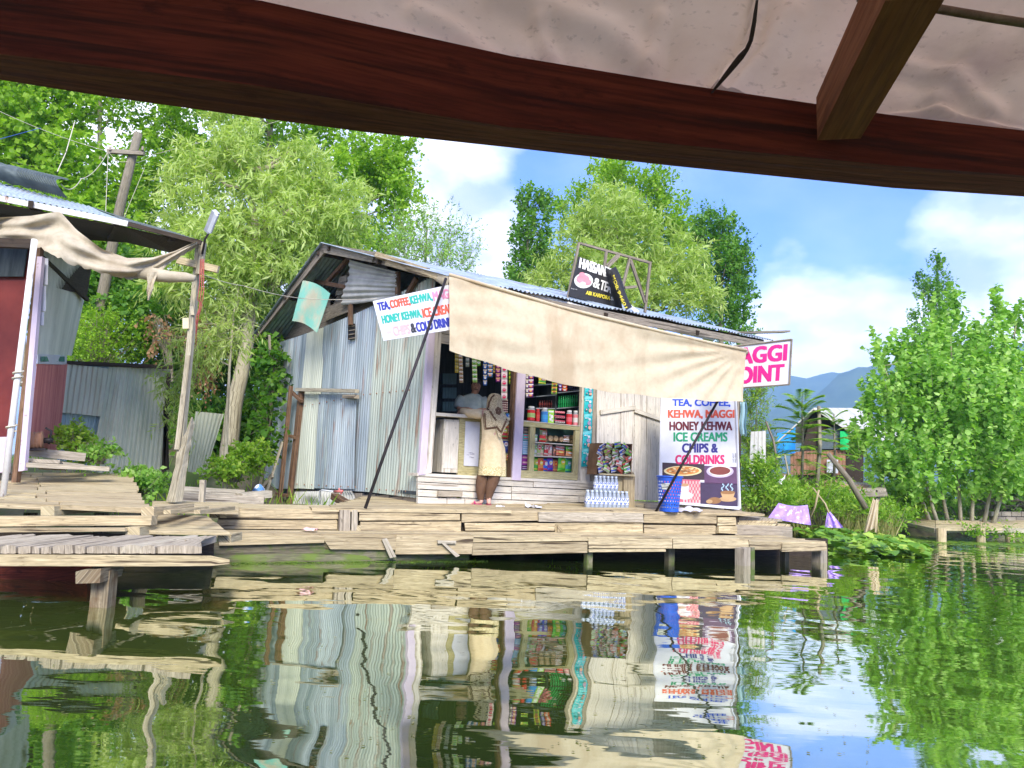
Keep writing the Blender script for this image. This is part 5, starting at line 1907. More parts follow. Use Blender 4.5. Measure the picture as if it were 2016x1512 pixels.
# side wall: green tin, window, red tin
g = MB()
corrugate(g, HB(72, 697, 9.6), HB(141, 700, 12.2), HB(187, 500, 12.2), HB(84, 490, 9.6), .076, .013, rows=5, n=Vector((.8, -.6, 0)), wob=.006)
g.build('wall_sheet', M['tin_green'], rh, True)
g = MB()
corrugate(g, HB(56, 886, 9.6), HB(115, 887, 12.0), HB(133, 716, 12.0), HB(72, 714, 9.6), .076, .013, rows=5, n=Vector((.8, -.6, 0)), wob=.006)
g.build('wall_sheet', M['tin_red'], rh, True)
g = MB()
g.slab([HB(74, 716, 9.55), HB(131, 718, 11.9), HB(132, 700, 11.9), HB(75, 697, 9.55)], Vector((-.03, .03, 0)))
wn = g.build('window', M['sign'], rh)
g = MB()
for a, b in ((80, 98), (100, 113), (115, 127)):
    Ya, Yb = 9.5 + (a - 75) * .041, 9.5 + (b - 75) * .041
    g.slab([HB(a, 712, Ya), HB(b, 712, Yb), HB(b, 702, Yb), HB(a, 702, Ya)], Vector((.01, -.01, 0)))
g.build('pane', paint(.12, .32, .30, .15), wn)
g = MB()
g.beam(HB(40, 480, 9.5), HB(187, 520, 12.0), .07, .09)
g.beam(HB(80, 505, 9.58), HB(172, 590, 12.0), .05, .06)
g.slab([HB(80, 560, 9.7), HB(172, 580, 12.0), HB(186, 490, 12.2), HB(86, 470, 9.7)], Vector((-.03, .03, 0)))
g.build('side_timber', M['dark_wood'], rh)
# roof
g = MB()
RFa, RFb, RFc = HB(-420, 300, 8.3), HB(252, 438, 8.6), HB(392, 474, 8.7)
RBa, RBb, RBc = HB(-420, 250, 11.2), HB(182, 408, 11.6), HB(392, 476, 10.0)
def rsl(a, b, b2, a2, mat, n=4, amp=.013):
    g = MB()
    nrm = (b2 - b).cross(a - b).normalized()
    if nrm.z < 0:
        nrm = -nrm
    corrugate(g, b, b2, a2, a, .08, amp, rows=3, n=nrm, wob=.01)
    return g.build('roof_sheet', mat, rh, True)
rsl(RBa, RFa, RFb, RBb, M['tin_roof'])
rsl(RBb, RFb, RFc, RBc, M['tin_dark'])
g = MB()
top = [HB(-420, 226, 11.4), HB(60, 338, 11.4), HB(136, 356, 11.4)]
bot = [HB(-420, 254, 11.0), HB(60, 374, 11.0), HB(136, 394, 11.0)]
rows = []
for k in range(9):
    t = k / 8
    rows.append([a.lerp(b, t) + Vector((0, -.35 * math.sin(t * 3.1), .02)) + ZUP * .012 * math.sin(0) for a, b in zip(top, bot)])
fine = []
for r_ in rows:
    rr = []
    for i in range(150):
        s_ = i / 149 * 2
        k = min(1, int(s_))
        p = r_[k].lerp(r_[k + 1], s_ - k)
        rr.append(p + Vector((0, -.012, .012)) * math.sin(i * 1.26))
    fine.append(rr)
g.grid(fine)
g.build('ridge_sheet', M['tin_dark'], rh, True)
g = MB()
g.beam(HB(-420, 307, 8.25), HB(252, 441, 8.55), .03, .065, side=Vector((0, 1, 0)))
g.build('fascia', M['white_paint'], rh)
g = MB()
g.beam(HB(252, 441, 8.57), HB(396, 478, 8.67), .04, .05, side=Vector((0, 1, 0)))
for a, b in (((60, 402, 8.4), (100, 440, 11)), ((230, 440, 8.6), (215, 470, 11)), ((340, 468, 8.7), (300, 480, 10.2))):
    g.beam(HB(*a), HB(*b), .05, .08)
g.build_each('rafter', M['dark_wood'], rh)
g = MB()
g.slab([HB(-420, 322, 8.4), HB(250, 449, 8.7), HB(250, 478, 11.4), HB(-420, 430, 11)], ZUP * .01)
g.slab([HB(250, 449, 8.7), HB(385, 480, 8.8), HB(345, 500, 9.4), HB(250, 478, 11.4)], ZUP * .01)
g.build('soffit', M['dark_wood'], rh)
g = MB()
g.beam(HB(-420, 462, 8.0), HB(68, 481, 8.0), .06, .10, side=Vector((0, 1, 0)))
g.build('eave_beam', M['dark_wood'], rh)
g = MB()
g.tube([PY(5, 983, 7.75), PY(68, 472, 7.9)], .032, 10)
pl = tag(g.build('pole', M['white_paint'], None, True), 'chipped white pole holding the hut awning', 'pole')
g = MB()
for t in (.435, .455, .25):
    p = PY(5, 983, 7.75).lerp(PY(68, 472, 7.9), t)
    g.tube([p + Vector((.045 * math.cos(k), .045 * math.sin(k), .01 * k)) for k in np.linspace(0, 9, 24)], .009, 5)
g.build('rope_lashing', M['cable'], pl, True)

# drooping sackcloth awning
ut = [(-200, 442), (-60, 432), (0, 428), (60, 425), (118, 416), (150, 452), (200, 490), (250, 508), (300, 507), (345, 494), (388, 474)]
lt = [(-200, 478), (-60, 476), (0, 468), (60, 482), (92, 492), (130, 516), (180, 532), (230, 546), (266, 550), (310, 535), (350, 508), (388, 486)]
rows = []
NI, NJ = 90, 14
for j in range(NJ + 1):
    t = j / NJ
    row = []
    for i in range(NI + 1):
        x = -200 + 588 * i / NI
        y0, y1 = np.interp(x, *zip(*ut)), np.interp(x, *zip(*lt))
        if t == 1:
            y1 += random.uniform(-3, 3)
        Y = 8.15 + .5 * max(0, (x - 118) / 270) + .06 * math.sin(t * 3 + x * .012) + .05 * math.sin(x * .06 + t * 5) + .03 * math.sin(t * 14 + x * .03)
        row.append(PY(x, y0 + (y1 - y0) * t, Y))
    rows.append(row)
aw = cloth(rows, 'sackcloth_awning', M['sack'], 'frayed sackcloth awning sagging under the hut roof', 'awning')
pts = [PY(x, y, 8.5) for x, y in ((235, 538), (268, 535), (300, 540), (335, 545), (365, 546), (384, 548))]
g = MB()
g.tube(pts, [.05, .075, .085, .07, .06, .035], 12)
g.build('twisted_roll', M['sack'], aw, True)
rows = [[PY(300 - j * 1.2 + (i - 2) * (5 - j * .55) + random.uniform(-1, 1), 535 + j * 8, 8.4 + .03 * math.sin(i * 2 + j)) for i in range(5)] for j in range(8)]
cloth(rows, 'hanging_rag', M['sack'], None, parent=aw)

# lamp post made of a plank
lp = thing('lamp_post', PY(352, 985, 8.9), 'rough plank post with a small street lamp between the huts', 'lamp post')
g = MB()
g.beam(PY(352, 930, 8.95), PY(393, 474, 8.95), .085, .06, side=Vector((0, 1, 0)))
g.beam(PY(350, 885, 8.9), PY(372, 700, 8.9), .06, .06, side=Vector((0, 1, 0)))
g.beam(PY(392, 540, 8.85), PY(400, 478, 8.85), .06, .07, side=Vector((0, 1, 0)))
g.build('post', M['bark_pale'], lp)
g = MB()
g.beam(PY(350, 512, 8.85), PY(430, 531, 8.85), .05, .085, side=Vector((0, 1, 0)))
g.build('cross_arm', M['deck'], lp)
g = MB()
g.tube([PY(398, 500, 8.8), PY(404, 470, 8.75), PY(410, 460, 8.7)], .014, 8)
g.build('bracket', M['iron'], lp, True)
g = MB()
g.beam(PY(409, 456, 8.7), PY(425, 417, 8.5), .06, .075, side=Vector((0, 1, 0)))
lh = g.build('lamp_head', paint(.45, .47, .5), lp)
g = MB()
g.beam(PY(412, 457, 8.63), PY(426, 422, 8.45), .02, .05, side=Vector((0, 1, 0)))
g.build('lamp_glass', paint(.75, .78, .82, .2), lh)
g = MB()
for k in range(3):
    g.tube([PY(395 + k * 3, 510, 8.8), PY(393 + k * 4, 560 + k * 8, 8.8), PY(389 + k * 5, 590, 8.8), PY(398 - k * 6, 600 + k * 12, 8.8), PY(386, 640 + 20 * k, 8.85)], .006, 5)
g.build('wiring', paint(.45, .10, .08), lp, True)
g = MB()
g.slab([PY(376, 620, 8.88), PY(383, 620, 8.88), PY(381, 603, 8.88), PY(374, 603, 8.88)], Vector((0, -.01, 0)), rn=.5)
g.slab([PY(360, 647, 8.88), PY(372, 647, 8.88), PY(372, 626, 8.88), PY(360, 626, 8.88)], Vector((0, -.01, 0)), rn=.5)
g.build_each('tag_plate', paint(.72, .62, .40), lp)
g = MB()
rows = []
for j in range(13):
    t = j / 12
    xl, xr_, y = 328 + 44 * t, 360 + 24 * t, 987 - 166 * t
    j0 = random.uniform(-3, 3)
    if t == 1:
        xl += 6
        xr_ -= 4
    rows.append([PY(xl + j0, y, 8.7), PY((xl + xr_) / 2, y + 1, 8.62), PY(xr_ + j0 * .5, y, 8.7), PY((xl + xr_) / 2, y, 8.8)])
for a, b in zip(rows[:-1], rows[1:]):
    for k in range(4):
        k2 = (k + 1) % 4
        g.face([a[k], a[k2], b[k2], b[k]], [(a[0].z, k * .08), (a[0].z, k * .08 + .08), (b[0].z, k * .08 + .08), (b[0].z, k * .08)], .6)
g.face(rows[-1])
tag(g.build('split_log', M['bark_pale']), 'upright split log leaning against the lamp post', 'log')

# tin fence behind
fc = thing('tin_fence', PY(220, 940, 12.8), 'patched corrugated tin fence between the hut and the trees', 'fence')
for (b0, yb0, b1, yb1, t1, yt1, t0, yt0, mt, Y0, Y1) in ((112, 893, 184, 912, 222, 722, 130, 716, 'tin_teal', 12.2, 12.6), (178, 915, 318, 945, 336, 726, 214, 722, 'tin_green', 12.5, 13.2), (120, 800, 200, 812, 214, 726, 132, 716, 'tin_green', 12.1, 12.45)):
    g = MB()
    corrugate(g, PY(b0, yb0 + 12, Y0), PY(b1, yb1 + 8, Y1), PY(t1, yt1, Y1), PY(t0, yt0, Y0), .072, .013, rows=7, n=Vector((.2, -1, 0)), wob=.012)
    g.build('fence_sheet', M[mt], fc, True)
g = MB()
g.beam(PY(125, 714, 12.1), PY(338, 723, 13.1), .12, .06)
for a, b in (((322, 940), (332, 735)), ((328, 925), (326, 800)), ((118, 890), (140, 718))):
    g.beam(PY(*a, 13.0 if a[0] > 200 else 12.5), PY(*b, 13.0 if a[0] > 200 else 12.5), .06, .06)
g.build('rail', M['dark_wood'], fc)
g = MB()
corrugate(g, PY(370, 928, 14.2), PY(404, 936, 14.4), PY(440, 815, 14.4), PY(385, 810, 14.2), .06, .01, rows=5, n=Vector((0, -1, 0)), wob=.01)
tag(g.build('tin_sheet', M['tin_green'], None, True), 'loose upright tin sheet behind the split log', 'tin sheet')

# clutter on the left jetty
mo = thing('old_motor', PY(68, 885, 9.4), 'rusty old motor on planks by the red tin', 'motor')
g = MB()
mc = PY(68, 868, 9.4)
ax_ = Vector((.9, .4, .1)).normalized()
g.tube([mc - ax_ * .11, mc - ax_ * .10, mc + ax_ * .08, mc + ax_ * .10], [.06, .105, .105, .06], 16)
for k in range(5):
    p = mc + ax_ * (-.08 + k * .04)
    g.tube([p - ax_ * .006, p + ax_ * .006], .118, 16)
g.build('casing', M['tin_rust'], mo, True)
g = MB()
g.tube([mc + ax_ * .1, mc + ax_ * .2], .035, 10)
g.tube([mc + ax_ * .16 - ZUP * .05, mc + ax_ * .17 + ZUP * .12, mc + ax_ * .1 + ZUP * .16], .014, 6)
g.beam(mc - ZUP * .11 - ax_ * .1, mc - ZUP * .11 + ax_ * .14, .16, .025)
g.build('mount', M['iron'], mo, True)
for i, (a, b, w, Y, lab) in enumerate((((50, 889), (165, 900), .24, 9.6, 'dark plank topmost in the pile below the motor'), ((52, 905), (160, 917), .10, 9.3, 'grey plank in the pile below the motor'), ((52, 915), (216, 923), .12, 9.1, 'long low plank at the bottom of the motor pile'), ((90, 908), (105, 922), .10, 9.2, 'short wedge of wood jutting from the motor pile'))):
    g = MB()
    g.beam(PY(*a, Y), PY(*b, Y + .4), .3, w * .45)
    tag(g.build('loose_plank', M['deck_grey']), lab, 'plank')
for i, (a, b, Y, w, lab) in enumerate((((360, 965), (480, 972), 10.2, .10, 'plank edge on the bank beyond the split log'), ((355, 978), (520, 985), 9.7, .10, 'long plank lying at the bank left of the door frame'), ((470, 978), (528, 972), 9.9, .09, 'plank end by the blue plastic bag'))):
    g = MB()
    g.beam(PY(*a, Y), PY(*b, Y + .3), .22, w)
    tag(g.build('loose_plank', M['deck_grey']), lab, 'plank')
g = MB()
g.beam(PY(397, 992, 9.2), PY(400, 945, 9.2), .06, .06)
g.beam(PY(395, 948, 9.2), PY(404, 948, 9.2), .07, .04)
tag(g.build('short_stake', M['deck_grey']), 'short stake on the bank right of the split log', 'stake')
g = MB()
rows = [[PY(484 + i * 3 + 8 * j / 8, 985 - (10 + 22 * math.sin(i / 10 * 2.6)) * j / 8, 10.2 + .05 * math.sin(i * .9 + j)) for i in range(11)] for j in range(9)]
g.grid(rows)
tag(g.build('plastic_bag', mk('striped_bag', (.10, .25, .50), (.70, .72, .74), scale=5, stretch=(1, 1, 2), lo=.48, hi=.52, rnd=0), None, True), 'blue and white plastic bag by the shop corner', 'bag')

# leaning utility pole
up_ = thing('utility_pole', PY(178, 720, 17.2), 'leaning wooden utility pole with a cross arm behind the tin fence', 'pole')
g = MB()
g.tube([PY(172, 760, 17), PY(200, 590, 17.1), PY(238, 400, 17.2), PY(272, 262, 17.2)], [.135, .125, .11, .095], 12)
g.build('pole', M['bark'], up_, True)
g = MB()
g.beam(PY(212, 298, 17.05), PY(284, 302, 17.05), .09, .10, side=Vector((0, 1, 0)))
g.build('cross_arm', M['barge'], up_)
for k, x in enumerate((216, 280)):
    g = MB()
    g.lathe(PY(x, 300, 16.98) + ZUP * .05, [(.02, 0), (.035, .03), (.02, .05), (.035, .08), (.0, .11)], 8)
    g.build('insulator', M['stone'], up_, True)
cb = lambda pts, r, mt, lab, sag=0.0: cable('overhead_cable', pts, r, M[mt], lab, sag, group='overhead cables')
cb([PY(-60, 190, 15), PY(213, 298, 17)], .006, 'cable', 'thin overhead cable running up left from the pole arm', .1)
cb([PY(147, 240, 15), PY(130, 300, 14.5), PY(113, 338, 13)], .010, 'cable', 'slack pale cable dropping to the tin roof')
cb([PY(213, 298, 17), PY(160, 352, 14), PY(120, 362, 11.3)], .009, 'cable', 'pale cable swinging from the pole arm to the roof', .15)
cb([PY(213, 298, 17), PY(208, 420, 15)], .007, 'cable', 'loose cable hanging straight down from the pole arm')
cb([PY(213, 298, 17), PY(250, 318, 17), PY(300, 305, 18), PY(900, 130, 24)], .006, 'cable', 'cable looping under the pole arm to the right', .1)
cb([PY(285, 330, 17), PY(243, 430, 15.5)], .005, 'cable', 'stay wire slanting down right of the leaning pole')
cb([PY(-60, 290, 13), PY(80, 252, 14)], .006, 'cable_blue', 'blue cord strung through the leaves at far left')
cb([PY(-20, 367, 11), PY(70, 362, 11.2), PY(102, 354, 11.3)], .007, 'cable_blue', 'blue cord lying over the tin roof')
cb([PY(398, 540, 8.8), PY(480, 563, 10), PY(590, 587, 11.2), PY(742, 588, 10.1)], .005, 'cable', 'white twisted cord from the lamp post to the shop sign', .02)


# ================================================================== people
from mathutils.bvhtree import BVHTree


def skin_body(name, joints, edges, mat, parent, origin, levels=2):
    """one continuous figure grown over a joint skeleton"""
    keys = list(joints)
    me = bpy.data.meshes.new(name)
    me.from_pydata([tuple(joints[k][0]) for k in keys], [(keys.index(a), keys.index(b)) for a, b in edges], [])
    ob = bpy.data.objects.new(name, me)
    COL.objects.link(ob)
    sk = ob.modifiers.new('skin', 'SKIN')
    sk.use_smooth_shade = True
    sv = me.skin_vertices[0].data
    for i, k in enumerate(keys):
        r_ = joints[k][1]
        sv[i].radius = r_ if isinstance(r_, tuple) else (r_, r_)
        sv[i].use_root = (i == 0)
    ss = ob.modifiers.new('sub', 'SUBSURF')
    ss.levels = ss.render_levels = levels
    dg = bpy.context.evaluated_depsgraph_get()
    dg.update()
    m2 = bpy.data.meshes.new_from_object(ob.evaluated_get(dg))
    bpy.data.objects.remove(ob)
    m2.materials.clear()
    m2.materials.append(mat)
    m2.transform(origin)
    m2.transform(Matrix.Translation(-parent.location))
    o = bpy.data.objects.new(name, m2)
    COL.objects.link(o)
    o.parent = parent
    for p in m2.polygons:
        p.use_smooth = True
    return o


def hand(J, E, wrist, d, palm_n, side, pre, r=.0085):
    """palm and five fingers; d: pointing way, side: towards the thumb"""
    d, palm_n, side = [Vector(q).normalized() for q in (d, palm_n, side)]
    pc = wrist + d * .05
    J[pre + 'palm'] = (pc, (.030, .016))
    E.append((pre + 'wrist', pre + 'palm'))
    J[pre + 'knuck'] = (wrist + d * .085, (.034, .014))
    E.append((pre + 'palm', pre + 'knuck'))
    for i, (o, l) in enumerate(((.030, .070), (.010, .080), (-.010, .074), (-.029, .058))):
        b = wrist + d * .095 + side * o
        J[pre + 'f%da' % i] = (b, r)
        J[pre + 'f%db' % i] = (b + d * l * .5 - palm_n * .012, r * .92)
        J[pre + 'f%dc' % i] = (b + d * l * .85 - palm_n * .036, r * .75)
        E += [(pre + 'knuck', pre + 'f%da' % i), (pre + 'f%da' % i, pre + 'f%db' % i), (pre + 'f%db' % i, pre + 'f%dc' % i)]
    J[pre + 't0'] = (pc + side * .036, r * 1.2)
    J[pre + 't1'] = (pc + side * .052 + d * .035 - palm_n * .012, r)
    J[pre + 't2'] = (pc + side * .050 + d * .062 - palm_n * .022, r * .8)
    E += [(pre + 'palm', pre + 't0'), (pre + 't0', pre + 't1'), (pre + 't1', pre + 't2')]


# ---- the customer: X right, Y into the shop, Z up; from the enlarged view
wf = Dk(953, 994)
k_ = wf.y / FPX / 4.32
X_ = lambda zx: (zx - 315) * k_
Z_ = lambda zy: (1452 - zy) * k_
aw_ = R(12)
WM = Matrix.Translation(wf) @ Matrix.Rotation(aw_, 4, 'Z')
wo = thing('person', wf, 'person in a cream tunic, brown trousers and patterned headscarf leaning on the shop counter', 'person')
v3 = lambda zx, y, zy: Vector((X_(zx), y, Z_(zy)))
J, E = {}, []
J['pelvis'] = (v3(365, .02, 960), (.15, .11))
J['waist'] = (v3(350, .0, 850), (.115, .09))
J['chest'] = (v3(350, .03, 720), (.14, .10))
J['neckb'] = (v3(360, .06, 655), (.075, .065))
J['neck'] = (v3(366, .08, 630), .05)
J['skull'] = (v3(370, .085, 580), (.075, .088))
J['crown'] = (v3(370, .075, 545), (.06, .07))
J['jaw'] = (v3(371, .145, 612), (.045, .04))
J['nose'] = (v3(371, .195, 588), .013)
E += [('pelvis', 'waist'), ('waist', 'chest'), ('chest', 'neckb'), ('neckb', 'neck'), ('neck', 'skull'), ('skull', 'crown'), ('skull', 'jaw'), ('jaw', 'nose')]
J['lsh'] = (v3(270, .03, 680), .055)
J['lel'] = (v3(175, .10, 672), .045)
J['lwrist'] = (v3(118, .26, 660), (.03, .024))
E += [('chest', 'lsh'), ('lsh', 'lel'), ('lel', 'lwrist')]
hand(J, E, v3(118, .26, 660), Vector((-.35, 1, -.05)), Vector((0, 0, 1)), Vector((1, .3, 0)), 'l')
J['rsh'] = (v3(440, .03, 690), .055)
J['rel'] = (v3(476, .12, 745), .045)
J['rwrist'] = (v3(440, .32, 690), (.03, .024))
E += [('chest', 'rsh'), ('rsh', 'rel'), ('rel', 'rwrist')]
hand(J, E, v3(440, .32, 690), Vector((-.5, 1, 0)), Vector((0, 0, 1)), Vector((-1, -.5, 0)), 'r')
for s_, hx, kx, ax2, ay in (('a', 300, 290, 292, .05), ('b', 415, 372, 348, -.02)):
    J[s_ + 'hip'] = (v3(hx + (20 if s_ == 'a' else -20), .02, 1040), .085)
    J[s_ + 'knee'] = (v3(kx, ay + .03, 1240), .06)
    J[s_ + 'ank'] = (v3(ax2, ay, 1412), .036)
    J[s_ + 'heel'] = (v3(ax2 + 4, ay - .03, 1436), .032)
    E += [('pelvis', s_ + 'hip'), (s_ + 'hip', s_ + 'knee'), (s_ + 'knee', s_ + 'ank'), (s_ + 'ank', s_ + 'heel')]
    if s_ == 'a':
        J['aball'] = (v3(245, ay + .03, 1441), (.034, .02))
        J['atoe'] = (v3(218, ay + .05, 1444), (.026, .013))
    else:
        J['bball'] = (v3(362, ay + .13, 1441), (.034, .02))
        J['btoe'] = (v3(370, ay + .19, 1444), (.028, .013))
    E += [(s_ + 'heel', s_ + 'ball'), (s_ + 'ball', s_ + 'toe')]
skin_w = plain('fair_skin', (.62, .36, .27), rough=.5)
skin_body('body', J, E, skin_w, wo, WM)
knit = mk('cream_cotton', (.58, .45, .26), (.67, .54, .33), scale=18, rough=.9, rnd=.02, bump=.2)
scarfm = mk('patterned_scarf', (.34, .26, .14), (.62, .51, .32), scale=95, detail=1, rough=.9, rnd=.02, lo=.46, hi=.54)
brown = mk('brown_cotton', (.105, .055, .030), (.15, .082, .045), scale=8, rough=.9, rnd=.03, bump=.2)
lace = mk('lace_band', (.36, .27, .10), (.76, .66, .40), scale=110, detail=1, rough=.9, rnd=.02, lo=.44, hi=.56)


def ring(cx, zy, a, b, n=36, y0=.02, fold=0.0, ph=0.0, a0=0.0, a1=2 * math.pi):
    out = []
    for i in range(n):
        th = a0 + (a1 - a0) * i / (n if a1 - a0 > 6.2 else n - 1)
        f_ = 1 + fold * math.sin(9 * th + ph) + fold * .6 * math.sin(5 * th + 2 * ph)
        out.append(WM @ Vector((X_(cx) + a * math.cos(th) * f_, y0 + b * math.sin(th) * f_, Z_(zy))))
    return out


g = MB()
prof = [(362, 648, .075, .07, .06), (355, 662, .135, .085, .05), (350, 682, .165, .105, .04), (350, 720, .172, .12, .03), (355, 770, .170, .12, .02), (350, 820, .155, .112, .01), (348, 856, .147, .108, .01),
        (355, 900, .158, .118, .015), (365, 970, .186, .14, .02), (370, 1040, .192, .15, .02), (371, 1100, .195, .15, .02), (372, 1128, .197, .152, .02), (372, 1180, .199, .155, .02), (373, 1206, .200, .156, .02)]
def interp_prof(prof, n):
    t = np.linspace(0, len(prof) - 1, n)
    A_ = np.array(prof)
    return [tuple(np.interp(q, range(len(prof)), A_[:, c]) for c in range(A_.shape[1])) for q in t]
pr = interp_prof(prof, 40)
rows = [ring(cx, zy, a, b, y0=y0, fold=.016 + .045 * max(0, (zy - 850) / 350), ph=zy * .004) for cx, zy, a, b, y0 in pr]
kb = next(i for i, p in enumerate(pr) if p[1] > 1126)
g.grid(rows[:kb + 1], 0, .5, close=True)
g.grid(rows[kb:], 1, .5, close=True)
g.tube([WM @ v3(262, .03, 690), WM @ v3(225, .05, 690), WM @ v3(175, .09, 685), WM @ v3(140, .16, 673), WM @ v3(112, .24, 662), WM @ v3(106, .27, 661)], [.075, .078, .066, .055, .048, .044], 14)
g.tube([WM @ v3(430, .03, 700), WM @ v3(460, .07, 725), WM @ v3(474, .13, 745), WM @ v3(455, .24, 715), WM @ v3(442, .31, 694)], [.07, .066, .06, .052, .045], 14)
ku = g.build('tunic', [knit, lace], wo, True)
g = MB()
for sgn, pts in ((0, [(318, 1150, .095), (298, 1230, .092), (290, 1300, .085), (288, 1360, .066), (291, 1402, .05), (292, 1412, .046)]), (1, [(400, 1150, .10), (385, 1230, .098), (368, 1300, .082), (354, 1360, .060), (349, 1400, .046), (348, 1410, .042)])):
    pr2 = interp_prof(pts, 18)
    rows = []
    for cx, zy, a in pr2:
        rows.append(ring(cx, zy, a, a * 1.1, 22, y0=(.06 if sgn == 0 else .0), fold=.05, ph=zy * .03 + sgn))
    g.grid(rows, close=True)
g.build('trousers', brown, wo, True)
g = MB()
for (a, b, w) in (((212, .075, 1452), (300, .02, 1452), .075), ((352, -.06, 1454), (368, .19, 1452), .08)):
    g.beam(WM @ v3(*a), WM @ v3(*b), w, .016)
g.tube([WM @ v3(240, -.01, 1446), WM @ v3(236, .05, 1428), WM @ v3(238, .10, 1444)], .011, 6)
g.tube([WM @ v3(345, .10, 1446), WM @ v3(362, .12, 1428), WM @ v3(380, .10, 1446)], .011, 6)
g.build('sandals', paint(.55, .05, .18), wo)
# scarf: a hood open to the front, falling over the back to a point
g = MB()
hp = [(369, 500, .012, .012, .07), (369, 504, .055, .055, .075), (369, 518, .090, .098, .08), (369, 550, .114, .124, .08), (369, 590, .121, .126, .075), (370, 630, .126, .118, .06), (372, 662, .150, .118, .045), (378, 700, .178, .128, .03), (384, 735, .186, .134, .025)]
pr3 = interp_prof(hp, 26)
A0, A1 = R(-248), R(68)                                     # leaves the front (+Y) open
rows = [ring(cx, zy, a, b, 44, y0=y0, fold=.010 + .012 * max(0, (zy - 640) / 100), ph=zy * .01, a0=A0, a1=A1) for cx, zy, a, b, y0 in pr3]
g.grid(rows, rn=.5)
tail = [(384, 735, -.186, .186), (388, 760, -.12, .175), (392, 790, -.055, .125), (396, 820, -.035, .085), (402, 850, -.03, .05), (408, 880, -.02, .02), (412, 892, -.006, .006)]
rows = []
for cx, zy, l_, r2 in interp_prof(tail, 16):
    row = []
    for i in range(16):
        x = l_ + (r2 - l_) * i / 15
        y = .025 - .138 * math.sqrt(max(0, 1 - (x / .19) ** 2)) - .012
        row.append(WM @ Vector((X_(cx) + x, y, Z_(zy))))
    rows.append(row)
g.grid(rows, rn=.5)
# left chest fold of the scarf
rows = []
for zy in np.linspace(660, 815, 10):
    row = []
    for i in range(10):
        zx = np.interp(zy, [660, 815], [264, 278]) + (np.interp(zy, [660, 740, 815], [330, 368, 372]) - np.interp(zy, [660, 815], [264, 278])) * i / 9
        x = (zx - 350) * k_
        y = .03 - .126 * math.sqrt(max(0, 1 - (x / .185) ** 2)) - .012
        row.append(WM @ Vector((X_(zx), y, Z_(zy))))
    rows.append(row)
g.grid(rows, rn=.5)
sc_ = g.build('headscarf', scarfm, wo, True)
# brown borders and flower, laid on the cloth
vv, ff_ = [], []
for o in (sc_, ku):
    i0 = len(vv)
    vv += [tuple(Vector(q.co) + wo.location) for q in o.data.vertices]
    ff_ += [tuple(i0 + k for k in p.vertices) for p in o.data.polygons]
bv = BVHTree.FromPolygons(vv, ff_)


def onto(zx, zy, lift=.006):
    o = WM @ v3(zx, -1.0, zy)
    d = (WM.to_3x3() @ Vector((0, 1, 0)))
    h, n, i_, ds = bv.ray_cast(o, d)
    if h is None:
        h = WM @ v3(zx, -.1, zy)
    return h - d * lift


g = MB()


def ribbon(pts, w):
    P = []
    for a, b in zip(pts[:-1], pts[1:]):
        for i in range(6):
            P.append((a[0] + (b[0] - a[0]) * i / 6, a[1] + (b[1] - a[1]) * i / 6))
    P.append(pts[-1])
    rows = []
    for i, p in enumerate(P):
        q0, q1 = P[max(0, i - 1)], P[min(len(P) - 1, i + 1)]
        dx, dy = q1[0] - q0[0], q1[1] - q0[1]
        l_ = math.hypot(dx, dy)
        nx, ny = -dy / l_ * w / 2, dx / l_ * w / 2
        rows.append([onto(p[0] + nx, p[1] + ny), onto(p[0], p[1], .009), onto(p[0] - nx, p[1] - ny)])
    g.grid(rows)


ribbon([(356, 516), (330, 545), (314, 590), (308, 634)], 13)
ribbon([(296, 636), (330, 690), (370, 742)], 17)
ribbon([(270, 684), (276, 740), (284, 816), (330, 808), (372, 800)], 17)
ribbon([(372, 790), (398, 822), (418, 838), (432, 800), (470, 718)], 17)
for k in range(6):
    a = k * math.pi / 3 + .3
    cx, cy = 390 + 15 * math.cos(a), 658 + 22 * math.sin(a)
    g.face([onto(cx + 15 * math.cos(t), cy + 15 * math.sin(t), .011 + .0006 * k) for t in np.linspace(0, 2 * math.pi, 11)[:-1]])
g.build('scarf_border', brown, wo)

# ---- the shopkeeper in the dark of the shop
kf = F(922, 935, -.75)
kf.z = C0.z + .12
ko = thing('person', kf, 'person in a pale T-shirt standing inside behind the shop counter', 'person')
hd = F(930, 763, -.75)
u_ = (hd.y) / FPX / 3.78
KX = Matrix.Translation(kf) @ Matrix.Rotation(R(8), 4, 'Z')
top = hd.z - kf.z
ZK = lambda zy: top - (zy - 465) * u_
XK = lambda zx: (zx - 470) * u_
k3 = lambda zx, y, zy: Vector((XK(zx), y, ZK(zy)))
J, E = {}, []
J['pelvis'] = (Vector((0, 0, .92)), (.16, .12))
J['waist'] = (k3(468, 0, 700), (.15, .11))
J['chest'] = (k3(468, 0, 600), (.17, .115))
J['neckb'] = (k3(478, -.01, 520), (.07, .06))
J['neck'] = (k3(484, -.02, 500), .055)
J['skull'] = (k3(491, -.01, 440), (.080, .095))
J['crown'] = (k3(491, .0, 412), (.062, .075))
J['jaw'] = (k3(490, -.06, 482), (.05, .045))
J['nose'] = (k3(490, -.118, 462), .014)
E += [('pelvis', 'waist'), ('waist', 'chest'), ('chest', 'neckb'), ('neckb', 'neck'), ('neck', 'skull'), ('skull', 'crown'), ('skull', 'jaw'), ('jaw', 'nose')]
